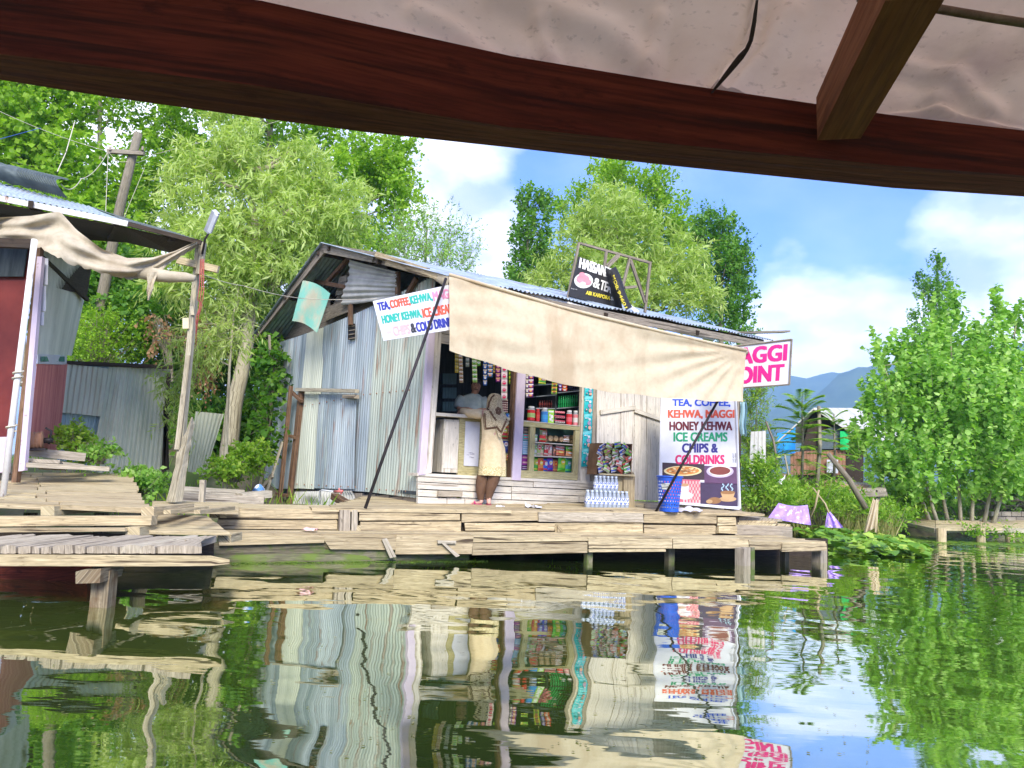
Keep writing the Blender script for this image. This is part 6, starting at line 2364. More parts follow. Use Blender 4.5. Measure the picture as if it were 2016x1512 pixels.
for s_, sg in (('l', -1), ('r', 1)):
    J[s_ + 'ear'] = (k3(491 + sg * 33, .0, 458), (.012, .022))
    E.append(('skull', s_ + 'ear'))
    J[s_ + 'sh'] = (k3(468 + sg * 82, 0, 545), .06)
    J[s_ + 'el'] = (k3(468 + sg * 96, -.08, 640), .045)
    w_ = k3(430 if sg < 0 else 520, -.33, 640)
    J[s_ + 'wrist'] = (w_, (.03, .024))
    E += [('chest', s_ + 'sh'), (s_ + 'sh', s_ + 'el'), (s_ + 'el', s_ + 'wrist')]
    hand(J, E, w_, Vector((-sg * .5, -1, -.1)), Vector((0, 0, 1)), Vector((-sg, .4, 0)), s_)
    J[s_ + 'hip'] = (Vector((sg * .1, 0, .84)), .09)
    J[s_ + 'knee'] = (Vector((sg * .11, 0, .46)), .06)
    J[s_ + 'ank'] = (Vector((sg * .11, .02, .07)), .042)
    J[s_ + 'toe'] = (Vector((sg * .12, -.16, .03)), .03)
    E += [('pelvis', s_ + 'hip'), (s_ + 'hip', s_ + 'knee'), (s_ + 'knee', s_ + 'ank'), (s_ + 'ank', s_ + 'toe')]
skin_body('body', J, E, plain('warm_skin', (.46, .25, .17), rough=.5), ko, KX)


def kring(cx, zy, a, b, y0=0.0, n=28):
    return [KX @ Vector((XK(cx) + a * math.cos(t), y0 + b * math.sin(t), ZK(zy))) for t in np.linspace(0, 2 * math.pi, n, endpoint=False)]


g = MB()
g.grid([kring(*q) for q in ((480, 512, .075, .07), (474, 528, .15, .09), (470, 548, .20, .115), (468, 600, .205, .13), (468, 660, .19, .13), (468, 740, .19, .135), (468, 820, .2, .14))], close=True)
for sg in (-1, 1):
    g.tube([KX @ k3(468 + sg * 72, 0, 548), KX @ k3(468 + sg * 92, -.02, 580), KX @ k3(468 + sg * 102, -.06, 625)], [.085, .085, .075], 14)
g.build('t_shirt', mk('grey_teal_jersey', (.30, .38, .40), (.38, .46, .48), scale=14, rough=.9, rnd=.02), ko, True)
g = MB()
g.grid([kring(491, zy, a, b, y0) for zy, a, b, y0 in ((396, .01, .01, .01), (399, .05, .055, .012), (410, .082, .092, .018), (432, .092, .098, .028), (452, .090, .085, .045), (470, .07, .06, .06))], close=True)
g.build('hair', paint(.015, .012, .012), ko, True)
g = MB()
for sg in (-1, 1):
    g.lathe(KX @ k3(490 + sg * 14, -.098, 447), [(.0, -.008), (.010, 0), (.0, .008)], 8)
    g.beam(KX @ k3(490 + sg * 6, -.104, 437), KX @ k3(490 + sg * 24, -.096, 436), .01, .008)
g.beam(KX @ k3(479, -.108, 484), KX @ k3(502, -.108, 484), .008, .008)
g.build('face_features', paint(.05, .025, .02), ko)
g = MB()
g.grid([kring(468, 760, .20, .145), kring(468, 880, .21, .15), kring(468, 960, .2, .14)], close=True)
for sg in (-1, 1):
    g.tube([KX @ Vector((sg * .1, 0, .9)), KX @ Vector((sg * .11, 0, .46)), KX @ Vector((sg * .11, .02, .08))], [.12, .09, .075], 14)
g.build('trousers', paint(.05, .05, .07), ko, True)


# ================================================================== counter, shelves and goods
def zl(x, y):                                             # enlarged view of the window bay -> photograph
    return 1010 + x / 6.576, 720 + y / 6.576


def zb(x, y):                                             # enlarged view of the whole front -> photograph
    return 800 + x / 3.78, 640 + y / 3.78


ct = thing('display_counter', F(1085, 945, -.02), 'bamboo patterned glass front display counter in the right bay', 'counter')
CO = 0.0
g = MB()


def fl(mb, x0, y0, x1, y1, x2, y2, x3, y3, off, th, mi=0, rn=None, z=zl):
    mb.slab([F(*z(x3, y3), off), F(*z(x2, y2), off), F(*z(x1, y1), off), F(*z(x0, y0), off)], V * th, mi, rn)


fl(g, 140, 718, 866, 785, 864, 838, 130, 782, 0.0, .05)
fl(g, 226, 792, 292, 800, 268, 1368, 206, 1362, 0.0, .05)
fl(g, 808, 838, 866, 842, 838, 1395, 782, 1388, 0.0, .05)
fl(g, 100, 1352, 838, 1388, 834, 1482, 96, 1452, 0.0, .05)
g.build('frame', M['bamboo'], ct)
g = MB()
fl(g, 140, 708, 866, 776, 866, 786, 140, 720, 0.01, .40)
fl(g, 278, 985, 806, 1022, 806, 1032, 278, 996, -.05, .40)
fl(g, 268, 1160, 798, 1182, 798, 1196, 268, 1174, -.05, .40)
g.build('shelf', M['white_wood'], ct)
g = MB()
fl(g, 115, 780, 860, 830, 836, 1400, 96, 1380, -.45, .02)
g.build('back_panel', paint(.05, .12, .09), ct)

bc = thing('serving_counter', F(930, 930, -.1), 'bamboo fronted serving counter the customer leans on', 'counter')
g = MB()
fl(g, 398, 690, 805, 720, 780, 1145, 385, 1118, -.12, .05, z=zb)
g.build('panel', M['bamboo'], bc)
g = MB()
fl(g, 222, 650, 800, 690, 800, 712, 220, 674, -.02, .5, z=zb)
g.build('worktop', M['white_wood'], bc)
g = MB()
fl(g, 282, 700, 406, 706, 385, 1100, 262, 1095, -.14, .35, z=zb)
cab = g.build('cabinet', M['white_wood'], bc)
g = MB()
fl(g, 292, 715, 398, 720, 378, 1070, 272, 1064, -.132, .01, z=zb)
g.build('cabinet_door', M['white_wood'], cab)
g = MB()
fl(g, 442, 716, 548, 722, 535, 1052, 428, 1046, -.105, .01, z=zb)
g.build('paper_notice', M['sign'], bc)
g = MB()
for k in range(9):
    x, y = 446 + random.random() * 60, 940 + random.random() * 50
    fl(g, x, y, x + 18, y + 1, x + 18, y + 5, x, y + 4, -.101, .002, z=zb)
g.build('lettering', paint(.35, .33, .40), bc)

# shelves on the wall in the dark
ws = thing('wall_shelf', F(1100, 830, -.6), 'dark wall shelving deep in the right bay', 'shelf')
g = MB()
for (x0, y0, x1, y1) in ((580, 345, 868, 318), (562, 548, 868, 524), (300, 392, 570, 372), (300, 545, 560, 550), (330, 240, 868, 215)):
    fl(g, x0, y0, x1, y1, x1, y1 + 12, x0, y0 + 12, -.50, .3)
g.build('shelf_board', paint(.30, .34, .36), ws)
g = MB()
fl(g, 555, 200, 575, 200, 560, 700, 540, 700, -.5, .3)
g.build('upright', M['room'], ws)
wc = thing('wall_cupboard', F(890, 760, -1.5), 'dim teal panelled cupboard on the back wall of the shop', 'cupboard')
g = MB()
for y0, y1 in ((360, 440), (465, 545), (570, 640)):
    for k in range(5):
        x0 = 272 + k * 21
        fl(g, x0, y0, x0 + 19, y0, x0 + 17, y1, x0 - 2, y1, -1.45, .03, z=zb)
g.build('panel', paint(.10, .20, .20), wc)


def F_axes():
    return U, ZUP, -V


def pouch(name, label, cat, px, py, w, h, off, cols, group=None, tilt=0.0, th=.35, z=None, parent=None, ovl=True, crimp=True):
    """bulging crimped packet centred at a pixel; w, h in photograph pixels; cols = base, band, spot"""
    if z:
        px, py = z(px, py)
    c = F(px, py, off)
    k = c.y / FPX
    W2, H2 = w * k / 2 / .86, h * k / 2
    ca, sa = math.cos(tilt), math.sin(tilt)
    r_, u_, o_ = U * ca + ZUP * sa, ZUP * ca - U * sa, -V
    g = MB()
    n = 8
    rows = {1: [], -1: []}
    for s_ in (1, -1):
        for j in range(n + 1):
            row = []
            for i in range(n + 1):
                a, b = 2 * i / n - 1, 2 * j / n - 1
                bul = max(0, 1 - abs(a) ** 2.5) ** .6 * max(0, 1 - abs(b) ** 3) ** .6 * th * min(W2, H2)
                wr = .02 * W2 * math.sin(b * 9 + i)
                x_ = a * W2 * (1 - .06 * (1 - abs(b))) + wr * .4
                row.append(c + r_ * x_ + u_ * b * H2 + o_ * (bul * s_ + wr))
            rows[s_].append(row if s_ == 1 else row[::-1])
    i0 = len(g.f)
    g.grid(rows[1])
    for j in range(n):
        for i in range(n):
            band = 1 if j in (2, 3) else 0
            if crimp and j in (0, n - 1):
                band = 1
            g.mi[i0 + j * n + i] = band
    g.grid(rows[-1])
    if ovl:
        nn = 16
        q = [c + r_ * (W2 * .55 * math.cos(t)) + u_ * (H2 * (.28 + .34 * math.sin(t))) + o_ * (th * min(W2, H2) * .98 + .003) for t in np.linspace(0, 2 * math.pi, nn, endpoint=False)]
        g.face(q, mi=2)
        g.face([c + r_ * W2 * x + u_ * H2 * y + o_ * (th * min(W2, H2) * 1.0 + .0045) for x, y in ((-.35, .2), (.35, .24), (.35, .38), (-.35, .34))], mi=3)
    o = g.build(name, [paint(*cols[0], .3), paint(*cols[1], .3), paint(*cols[2], .3), paint(*cols[min(3, len(cols) - 1)], .3)], parent, False)
    if label:
        tag(o, label, cat, group)
    return o


RED, GRN, BLU, YEL, ORG, PUR, WHT, NVY, LIM, PNK, TEA_, DRK, BRN = (.55, .02, .02), (.05, .35, .04), (.02, .12, .50), (.70, .55, .05), (.70, .25, .05), (.20, .02, .25), (.72, .70, .66), (.02, .02, .20), (.28, .55, .05), (.70, .25, .30), (.02, .42, .42), (.03, .03, .04), (.30, .12, .05)


def strip(name, label, x0, x1, y0, y1, n, cols, off, z=zb, group='sachet strips hung in the shop front', cat='sachet strip', lean=0.0):
    """string of joined sachets: a bulged packet per segment with a printed badge"""
    g = MB()
    c0, c1 = z(x0, y0), z(x1, y1)
    for k in range(n):
        ya, yb = y0 + (y1 - y0) * k / n, y0 + (y1 - y0) * (k + 1) / n
        sx = lean * (k / n)
        sxa = lean * ((k + 1) / n)
        tl, tr, br, bl = z(x0 + sx, ya), z(x1 + sx, ya), z(x1 + sxa, yb), z(x0 + sxa, yb)
        rows = []
        ph = random.uniform(-.01, .01)
        for j in range(5):
            t = j / 4
            row = []
            for i in range(4):
                s_ = i / 3
                x = (tl[0] * (1 - s_) + tr[0] * s_) * (1 - t) + (bl[0] * (1 - s_) + br[0] * s_) * t
                y = (tl[1] * (1 - s_) + tr[1] * s_) * (1 - t) + (bl[1] * (1 - s_) + br[1] * s_) * t
                row.append(F(x, y, off + .018 * math.sin(math.pi * t) + ph))
            rows.append(row[::-1])
        i0 = len(g.f)
        g.grid(rows, 0)
        for i in range(3):
            g.mi[i0 + i] = 1
        cx, cy = (tl[0] + br[0]) / 2, (tl[1] + br[1]) / 2
        wv, hv = (tr[0] - tl[0]) * .32, (bl[1] - tl[1]) * .28
        g.face([F(cx + wv * math.cos(t), cy + hv * math.sin(t), off + .024 + ph) for t in np.linspace(2 * math.pi, 0, 10, endpoint=False)], mi=2)
        g.face([F(cx + a * wv, cy + b * hv, off + .026 + ph) for a, b in ((-.8, -.1), (-.8, -.5), (.8, -.6), (.8, -.2))][::-1], mi=1)
    o = g.build(name, [paint(*c, .35) for c in cols], None)
    return tag(o, label, cat, group)


strip('sachet_strip', 'yellow sachet strip nearest the left jamb of the serving bay', 362, 388, 190, 355, 6, (YEL, (.45, .4, .2), (.4, .35, .1)), -.12)
strip('sachet_strip', 'tan sachet strip second from the left jamb', 388, 416, 195, 430, 8, ((.55, .45, .28), WHT, BRN), -.10, lean=8)
strip('sachet_strip', 'short grey sachet strip between the tan and green strips', 442, 468, 215, 312, 3, ((.35, .40, .38), WHT, (.2, .3, .3)), -.18)
strip('sachet_strip', 'yellow green sachet strip above the shopkeeper', 488, 522, 230, 428, 6, ((.45, .60, .18), WHT, GRN), -.10, lean=6)
strip('sachet_strip', 'short green sachet strip right of the yellow green one', 526, 552, 240, 305, 2, (LIM, WHT, GRN), -.16)
strip('sachet_strip', 'blue sachet strip with tan end above the headscarf', 572, 600, 250, 450, 5, (BLU, (.5, .42, .3), WHT), -.12)
strip('sachet_strip', 'wide blue sachet strip hung beside the tan ended one', 606, 642, 265, 388, 4, ((.04, .22, .55), WHT, ORG), -.14)
strip('sachet_strip', 'narrow brown sachet strip left of the purple strip', 644, 662, 290, 360, 3, (BRN, (.5, .42, .3), YEL), -.16)
strip('sachet_strip', 'purple and gold sachet strip left of the pink heart strip', 666, 700, 290, 424, 4, (PUR, (.5, .3, .1), PNK), -.10)
strip('sachet_strip', 'long white sachet strip with pink hearts', 708, 752, 300, 558, 5, (WHT, (.75, .6, .6), (.70, .03, .12)), -.07, lean=-2)
strip('sachet_strip', 'green and yellow sachet strip beside the brown post', 764, 800, 320, 440, 4, (LIM, YEL, GRN), -.10)
strip('sachet_strip', 'purple sachet strip just right of the lavender post', 165, 200, 120, 412, 5, ((.25, .16, .30), (.6, .5, .3), WHT), -.12, z=zl)
strip('sachet_strip', 'purple and white sachet strip second from the lavender post', 205, 268, 120, 410, 5, (PUR, WHT, ORG), -.16, z=zl, lean=-10)
strip('sachet_strip', 'green and orange sachet strip in the middle of the window bay', 505, 575, 180, 370, 4, (LIM, ORG, DRK), -.2, z=zl, lean=-8)
strip('sachet_strip', 'violet sachet strip right of the green and orange one', 590, 632, 200, 330, 3, (PUR, (.2, .2, .5), WHT), -.2, z=zl)
strip('sachet_strip', 'red sachet strip nearest the top of the bottle shelf', 638, 700, 215, 332, 3, (RED, ORG, WHT), -.18, z=zl)
pouch('snack_packet', 'yellow snack packet hanging at the top of the window bay', 'packet', 378, 195, 16, 14, -.15, (YEL, GRN, BRN, WHT), z=zl)
# teal sachets on the jamb
tq = [(930, 255, 1042, 390), (926, 392, 1036, 620), (918, 622, 1030, 842), (905, 846, 1020, 1068), (892, 1072, 1008, 1304)]
ts = thing('teal_sachet_strip', F(1157, 918, .06), 'hanging strip of five teal sachets on the right jamb', 'sachet strip')
for k, (x0, y0, x1, y1) in enumerate(tq):
    g = MB()
    rows = []
    for j in range(7):
        t = j / 6
        row = []
        for i in range(6):
            s_ = i / 5
            row.append(F(*zl(x1 - (x1 - x0) * s_ - 9 * t, y0 + (y1 - y0) * t + 10 * s_ - 5), .045 + .03 * math.sin(math.pi * t) * math.sin(math.pi * s_) + (.01 if j in (0, 6) else 0)))
        rows.append(row)
    g.grid(rows, 0)
    for i in range(5):
        g.mi[i] = 1

    def blob(cx, cy, rx, ry, mi, o):
        g.face([F(*zl(x0 + (x1 - x0) * (cx + rx * math.cos(t)) - 5, y0 + (y1 - y0) * (cy + ry * math.sin(t))), o) for t in np.linspace(2 * math.pi, 0, 12, endpoint=False)], mi=mi)
    blob(.66, .55, .20, .12, 2, .082)
    blob(.72, .82, .18, .12, 3, .082)
    blob(.72, .33, .14, .08, 4, .082)
    blob(.30, .76, .13, .07, 5, .082)
    blob(.30, .76, .07, .04, 4, .085)
    blob(.30, .25, .13, .03, 4, .082)
    blob(.52, .25, .05, .05, 4, .0825)
    g.build('sachet', [paint(.02, .44, .46, .3), paint(.18, .62, .62, .3), paint(.40, .30, .42), paint(.70, .38, .25), paint(.66, .68, .68), paint(.05, .05, .06)], ts)


# jars on the counter top
def jar(label, x0, x1, yt, yb, cols, off=-.12, z=zl, lid=(.55, .55, .55)):
    cx = (x0 + x1) / 2
    b = F(*z(cx, yb), off)
    sc = b.y / FPX / (6.576 if z is zl else 3.78)
    r_, h = (x1 - x0) / 2 * sc, (yb - yt) * sc
    t = thing('sweet_jar', b, label, 'jar', 'jars of sweets on the display counter')
    g = MB()
    g.lathe(b, [(0, 0), (r_ * .95, 0), (r_, h * .05), (r_, h * .22), (r_ * 1.01, h * .22), (r_ * 1.01, h * .52), (r_, h * .52), (r_, h * .74), (r_ * .7, h * .86), (r_ * .7, h * .88)], 16, mis=[0, 0, 0, 1, 1, 1, 0, 2, 2])
    g.build('jar', [paint(*cols[0], .2), paint(*cols[1], .25), paint(*cols[2], .15)], t, True)
    g = MB()
    g.lathe(b, [(r_ * .76, h * .87), (r_ * .78, h * .88), (r_ * .78, h * .98), (r_ * .7, h), (0, h)], 16)
    g.build('lid', paint(*lid, .3), t)


GL = (.30, .32, .34)
jar('jar of red sweets with a green label, leftmost of the jars', 178, 284, 526, 712, (RED, (.35, .5, .15), GL))
jar('slim red jar squeezed between the green label and blue jars', 287, 345, 558, 722, (RED, (.6, .05, .03), (.4, .05, .04)), lid=(.5, .04, .03))
jar('jar with a wide bright blue label', 356, 450, 545, 736, ((.04, .20, .55), (.05, .30, .62), GL))
jar('jar of red sweets with a red and white label right of the pink balls', 682, 764, 578, 766, (RED, (.62, .10, .12), GL))
jar('jar of pink sweets with a white label beside the right jamb', 768, 840, 582, 778, ((.6, .2, .22), WHT, GL))
g = MB()
fl(g, 458, 568, 532, 572, 528, 746, 455, 742, -.10, .12)
cb_ = tag(g.build('tea_box', paint(*LIM)), 'lime green carton between the blue jar and the pink balls', 'carton')
g = MB()
for k, (x, y, r_) in enumerate(((480, 640, 14), (505, 660, 18), (485, 690, 16), (508, 710, 12))):
    g.face([F(*zl(x + r_ * math.cos(t), y + r_ * 1.3 * math.sin(t)), -.098) for t in np.linspace(2 * math.pi, 0, 9, endpoint=False)])
fl(g, 462, 582, 528, 586, 527, 606, 461, 602, -.099, .002)
g.build('printed_front', paint(*WHT), cb_)
bp_ = thing('candy_ball_pack', F(*zl(604, 762), -.1), 'pack of pink and white candy balls among the jars', 'sweets')
for r_i in range(3):
    g = MB()
    for k in range(5):
        c = F(*zl(552 + k * 26, 600 + r_i * 62 + k * 2), -.13)
        rr = 17 * c.y / FPX / 6.576
        g.lathe(c, [(0, -rr), (rr * .7, -rr * .7), (rr, 0), (rr * .7, rr * .7), (0, rr)], 10)
    g.build('ball_row', paint(*((.68, .22, .25), (.66, .28, .30), (.70, .62, .58))[r_i]), bp_, True)
g = MB()
fl(g, 536, 640, 672, 650, 670, 662, 536, 652, -.10, .08)
fl(g, 536, 700, 672, 712, 670, 724, 536, 712, -.10, .08)
g.build('tray_band', paint(.55, .08, .12), bp_)


# bottles on the wall shelf
def bottle(b, r_, h, cols, label, group, mats=None):
    t = thing('bottle', b, label, 'bottle', group)
    g = MB()
    g.lathe(b, [(0, 0), (r_, 0), (r_, h * .36), (r_ * 1.02, h * .36), (r_ * 1.02, h * .58), (r_, h * .58), (r_ * .98, h * .68), (r_ * .72, h * .82), (r_ * .42, h * .90), (r_ * .40, h * .93)], 12, mis=[0, 0, 0, 1, 1, 1, 0, 0, 0])
    g.build('bottle_body', mats if mats else [paint(*cols[0], .12), paint(*cols[1], .3)], t, True)
    g = MB()
    g.lathe(b, [(r_ * .50, h * .92), (r_ * .50, h), (0, h)], 10)
    g.build('cap', paint(*cols[2], .3), t)
    return t


for k in range(10):
    x = 592 + k * 28.5
    b = F(*zl(x, 545 - (x - 562) * .078), -.55)
    sc = b.y / FPX / 6.576
    bottle(b, 12.5 * sc, 150 * sc, ((.02, .34, .09), (.03, .42, .12), (.02, .30, .08)), 'green soft drink bottle in the row of ten on the wall shelf', 'green bottles on the wall shelf')
for k in range(7):
    x = 345 + k * 30
    b = F(*zl(x, 544), -.6)
    sc = b.y / FPX / 6.576
    bottle(b, 12.5 * sc, 95 * sc, ((.10, .02, .02), (.28, .04, .03), (.3, .05, .03)), 'dark cola bottle in the dim row left of the green bottles', 'cola bottles in the dim corner')
for k in range(5):
    x = 725 + k * 30
    b = F(*zl(x, 333 - (x - 580) * .09), -.6)
    sc = b.y / FPX / 6.576
    bottle(b, 12.5 * sc, 95 * sc, ((.02, .02, .05), (.05, .05, .14), (.04, .04, .06)), 'dark bottle on the shelf above the green bottles', 'dark bottles above the green ones')

# display counter contents
for k, (x, y, w, h, cols, lab) in enumerate((
        (385, 900, 14, 26, ((.22, .28, .10), RED, (.5, .3, .2), WHT), 'green and red pouch on the top shelf of the display'),
        (415, 905, 9, 25, ((.45, .05, .08), (.25, .2, .08), (.6, .3, .3), WHT), 'dark red pouch standing beside the green and red pouch'),
        (296, 935, 6, 13, ((.25, .5, .3), WHT, LIM, WHT), 'small mint green packet at the left end of the top shelf'),
        (296, 1085, 6, 25, ((.45, .55, .25), WHT, LIM, WHT), 'pale green packet at the left end of the middle shelf'),
        (336, 1085, 8, 27, ((.62, .45, .35), (.4, .5, .15), RED, WHT), 'pinkish biscuit packet, second on the middle shelf'),
        (376, 1085, 7, 26, ((.62, .30, .22), (.6, .5, .3), GRN, WHT), 'salmon biscuit packet, third on the middle shelf'),
        (432, 1090, 9, 25, ((.62, .50, .38), RED, (.5, .1, .1), WHT), 'cream biscuit packet with red print on the middle shelf'),
        (482, 1095, 8, 24, ((.60, .18, .18), (.6, .45, .35), WHT, WHT), 'red biscuit packet leaning on the cream one'),
        (532, 1110, 6, 18, ((.20, .10, .08), (.4, .15, .1), ORG, WHT), 'small dark packet in the middle of the shelf'),
        (610, 1072, 19, 10, ((.62, .20, .20), WHT, (.6, .1, .1), WHT), 'pink packet lying on the orange one on the middle shelf'),
        (612, 1130, 19, 11, ((.65, .28, .12), (.6, .1, .05), YEL, WHT), 'orange packet lying under the pink one'),
        (735, 1078, 18, 10, ((.15, .55, .10), LIM, WHT, WHT), 'bright green packet lying at the right of the middle shelf'),
        (735, 1142, 18, 10, ((.62, .35, .22), ORG, WHT, WHT), 'peach packet lying under the bright green one'),
        (298, 1280, 9, 27, ((.45, .55, .04), GRN, YEL, WHT), 'yellow green crisp packet, leftmost on the bottom shelf'),
        (358, 1282, 12, 26, ((.62, .06, .04), ORG, YEL, WHT), 'red crisp packet on the bottom shelf'),
        (420, 1290, 11, 24, ((.58, .06, .10), BLU, WHT, WHT), 'red packet with a blue band on the bottom shelf'),
        (480, 1280, 12, 26, ((.03, .06, .45), PUR, (.6, .6, .62), YEL), 'blue crisp packet with a pale badge on the bottom shelf'),
        (545, 1295, 11, 24, ((.60, .22, .05), BRN, RED, YEL), 'orange crisp packet on the bottom shelf'),
        (632, 1275, 17, 30, ((.08, .50, .03), LIM, YEL, WHT), 'large green crisp packet on the bottom shelf'),
        (718, 1290, 15, 29, ((.10, .52, .08), (.04, .3, .3), (.2, .5, .55), WHT), 'large green packet with a blue badge at the end of the bottom shelf'))):
    pouch('snack_packet', lab, 'packet', x, y, w, h, -.14 - .02 * (k % 2), cols, 'packets in the display counter', tilt=random.uniform(-.08, .08), z=zl)
for x, y, r_, lab in ((475, 940, 38, 'round tan rusk pack, leftmost of the round packs'), (545, 942, 37, 'round tan rusk pack second from the left'), (616, 952, 34, 'round brown rusk pack in the middle'), (770, 925, 27, 'upper of two small round packs at the right'), (770, 982, 26, 'lower of two small round packs at the right')):
    c = F(*zl(x, y), -.18)
    sc = c.y / FPX / 6.576
    g = MB()
    MR = (-V).to_track_quat('Z', 'Y').to_matrix()
    g.lathe(c, [(0, -.08), (r_ * sc, -.08), (r_ * sc, .02), (r_ * sc * .93, .028), (r_ * sc * .55, .022), (0, .03)], 18, M=MR)
    tag(g.build('biscuit_roll', paint(.46, .32, .16) if x != 616 else paint(.38, .25, .14)), lab, 'biscuits', 'round rusk packs in the display counter')
pouch('snack_packet', 'brown and white striped packet between the round packs', 'packet', 692, 945, 13, 13, -.15, (BRN, WHT, (.4, .25, .15), WHT), 'packets in the display counter', z=zl)
for k, (x0, y0, x1, y1, c, c2, lab) in enumerate(((140, 792, 224, 880, (.10, .08, .07), (.35, .25, .18), 'dark carton at the top of the narrow left column'), (132, 884, 222, 966, (.10, .42, .42), (.55, .10, .12), 'teal and red carton in the narrow left column'), (126, 970, 216, 1150, (.25, .45, .60), (.60, .65, .70), 'stack of pale blue packs in the narrow left column'), (116, 1158, 206, 1288, (.22, .02, .20), (.55, .3, .3), 'deep purple carton in the narrow left column'), (113, 1292, 204, 1348, (.12, .02, .12), (.4, .35, .4), 'dark purple pack at the foot of the narrow left column'))):
    g = MB()
    fl(g, x0, y0, x1, y0 + 4, x1 - 3, y1, x0 - 4, y1 - 4, -.08, .15)
    o = tag(g.build('carton', paint(*c)), lab, 'carton')
    g = MB()
    n = 6 if k == 2 else 2
    for j in range(n):
        ya = y0 + (y1 - y0) * (j + .25) / n
        fl(g, x0 + 10, ya, x1 - 14, ya + 4, x1 - 16, ya + (y1 - y0) / n * .35 + 3, x0 + 8, ya + (y1 - y0) / n * .35, -.076, .003)
    g.build('printed_band', paint(*c2), o)

# goods beside the customer
ep = thing('candy_tray', F(*zb(716, 650), -.1), 'tray of red and white sweets hanging beside the headscarf', 'sweets')
g = MB()
fl(g, 680, 545, 756, 550, 752, 655, 676, 648, -.12, .04, z=zb)
g.build('card', paint(.22, .03, .04), ep)
g = MB()
for j in range(6):
    for i in range(6):
        c = F(*zb(688 + i * 12.5, 556 + j * 17 + i), -.105)
        rr = 6.5 * c.y / FPX / 3.78
        g.lathe(c, [(0, -rr), (rr * .7, -rr * .7), (rr, 0), (rr * .7, rr * .7), (0, rr)], 8)
g.build('sweet', paint(.66, .50, .46), ep, True)
for x, y, w, h, cols, lab in ((716, 675, 11, 15, (GRN, LIM, WHT, WHT), 'bright green packet on the counter right of the customer'), (765, 682, 12, 12, (BLU, (.1, .3, .5), WHT, WHT), 'blue packet on the counter beside the brown post'),
                              (728, 800, 15, 24, ((.15, .30, .05), RED, YEL, WHT), 'green and red packet behind the elbow of the customer'), (765, 795, 9, 24, ((.40, .10, .06), ORG, WHT, WHT), 'rust red packet beside the brown post'),
                              (735, 900, 14, 26, (NVY, (.05, .08, .2), WHT, RED), 'navy packet below the elbow of the customer'), (765, 905, 8, 25, (DRK, (.1, .1, .2), (.3, .3, .4), WHT), 'black packet beside the navy one'),
                              (752, 985, 12, 14, ((.45, .35, .05), BRN, RED, WHT), 'mustard packet low beside the brown post')):
    pouch('snack_packet', lab, 'packet', x, y, w, h, -.06, cols, 'packets beside the customer', z=zb)
g = MB()
fl(g, 690, 710, 785, 716, 783, 735, 690, 730, -.04, .2, z=zb)
fl(g, 690, 850, 778, 855, 777, 862, 690, 858, -.04, .2, z=zb)
fl(g, 690, 955, 775, 958, 774, 965, 690, 962, -.04, .2, z=zb)
g.build_each('shelf', M['bamboo'], bc)


# ================================================================== goods on the deck
cr = thing('wooden_crate', PY(1225, 1005, 12.0), 'upended wooden crate carrying the box of crisp packets', 'crate')
CY_ = 12.2
g = MB()
cp_ = lambda x, y, o=0.0: PY(x, y, CY_ + o)
g.slab([cp_(1228, 1006), cp_(1249, 1007), cp_(1250, 938), cp_(1229, 937)], Vector((-.25, .4, 0)))
g.slab([cp_(1192, 1004, .05), cp_(1227, 1006, .05), cp_(1228, 938, .05), cp_(1212, 937, .05)], Vector((0, .03, 0)))
g.slab([cp_(1180, 935, -.1), cp_(1250, 938, -.1), cp_(1246, 931, .3), cp_(1182, 929, .3)], ZUP * .02)
g.build('board', M['deck'], cr)
bx = thing('carton_box', PY(1208, 935, CY_), 'open carton heaped with crisp packets on the crate', 'box')
g = MB()
bq = [(1174, 934), (1243, 936), (1245, 874), (1180, 872)]
P = [cp_(*q) for q in bq]
D_ = Vector((-.12, .32, 0))
for a, b in ((0, 1), (1, 2), (2, 3), (3, 0)):
    g.slab([P[a], P[b], P[b] + D_, P[a] + D_], (P[(b + 1) % 4] - P[b]).normalized() * .008)
g.slab([p + D_ for p in P], D_.normalized() * .01)
g.build('carton', mk('cardboard', (.20, .11, .06), (.30, .18, .10), scale=6, rough=.9, rnd=.05), bx)
PKC = [((.30, .52, .06), 'lime'), ((.04, .08, .40), 'blue'), ((.50, .05, .04), 'red'), ((.34, .16, .09), 'brown'), ((.62, .58, .50), 'white'), ((.10, .36, .07), 'green')]
PKL = [  # x, y, tilt, colour index, second colour
    (1187, 880, .5, 1, 4), (1200, 878, -.3, 0, 4), (1216, 876, .2, 1, 0), (1231, 880, -.6, 0, 1), (1182, 892, -.5, 1, 4), (1196, 889, .4, 0, 3), (1212, 890, -.1, 0, 4), (1226, 890, .5, 1, 4), (1238, 891, -.4, 0, 5),
    (1184, 902, .6, 2, 4), (1198, 900, -.2, 3, 4), (1212, 902, .3, 3, 4), (1226, 901, -.5, 0, 4), (1238, 903, .5, 2, 3), (1182, 913, -.3, 0, 4), (1193, 911, .2, 0, 1), (1206, 912, .7, 3, 4), (1219, 912, -.2, 2, 4), (1232, 914, .4, 2, 5),
    (1184, 924, .3, 1, 4), (1195, 923, -.4, 0, 4), (1209, 924, .2, 4, 1), (1222, 924, -.6, 3, 2), (1235, 925, .3, 5, 4)]
words = ['topmost row', 'upper row', 'middle row', 'lower row', 'bottom row']
seen = {}
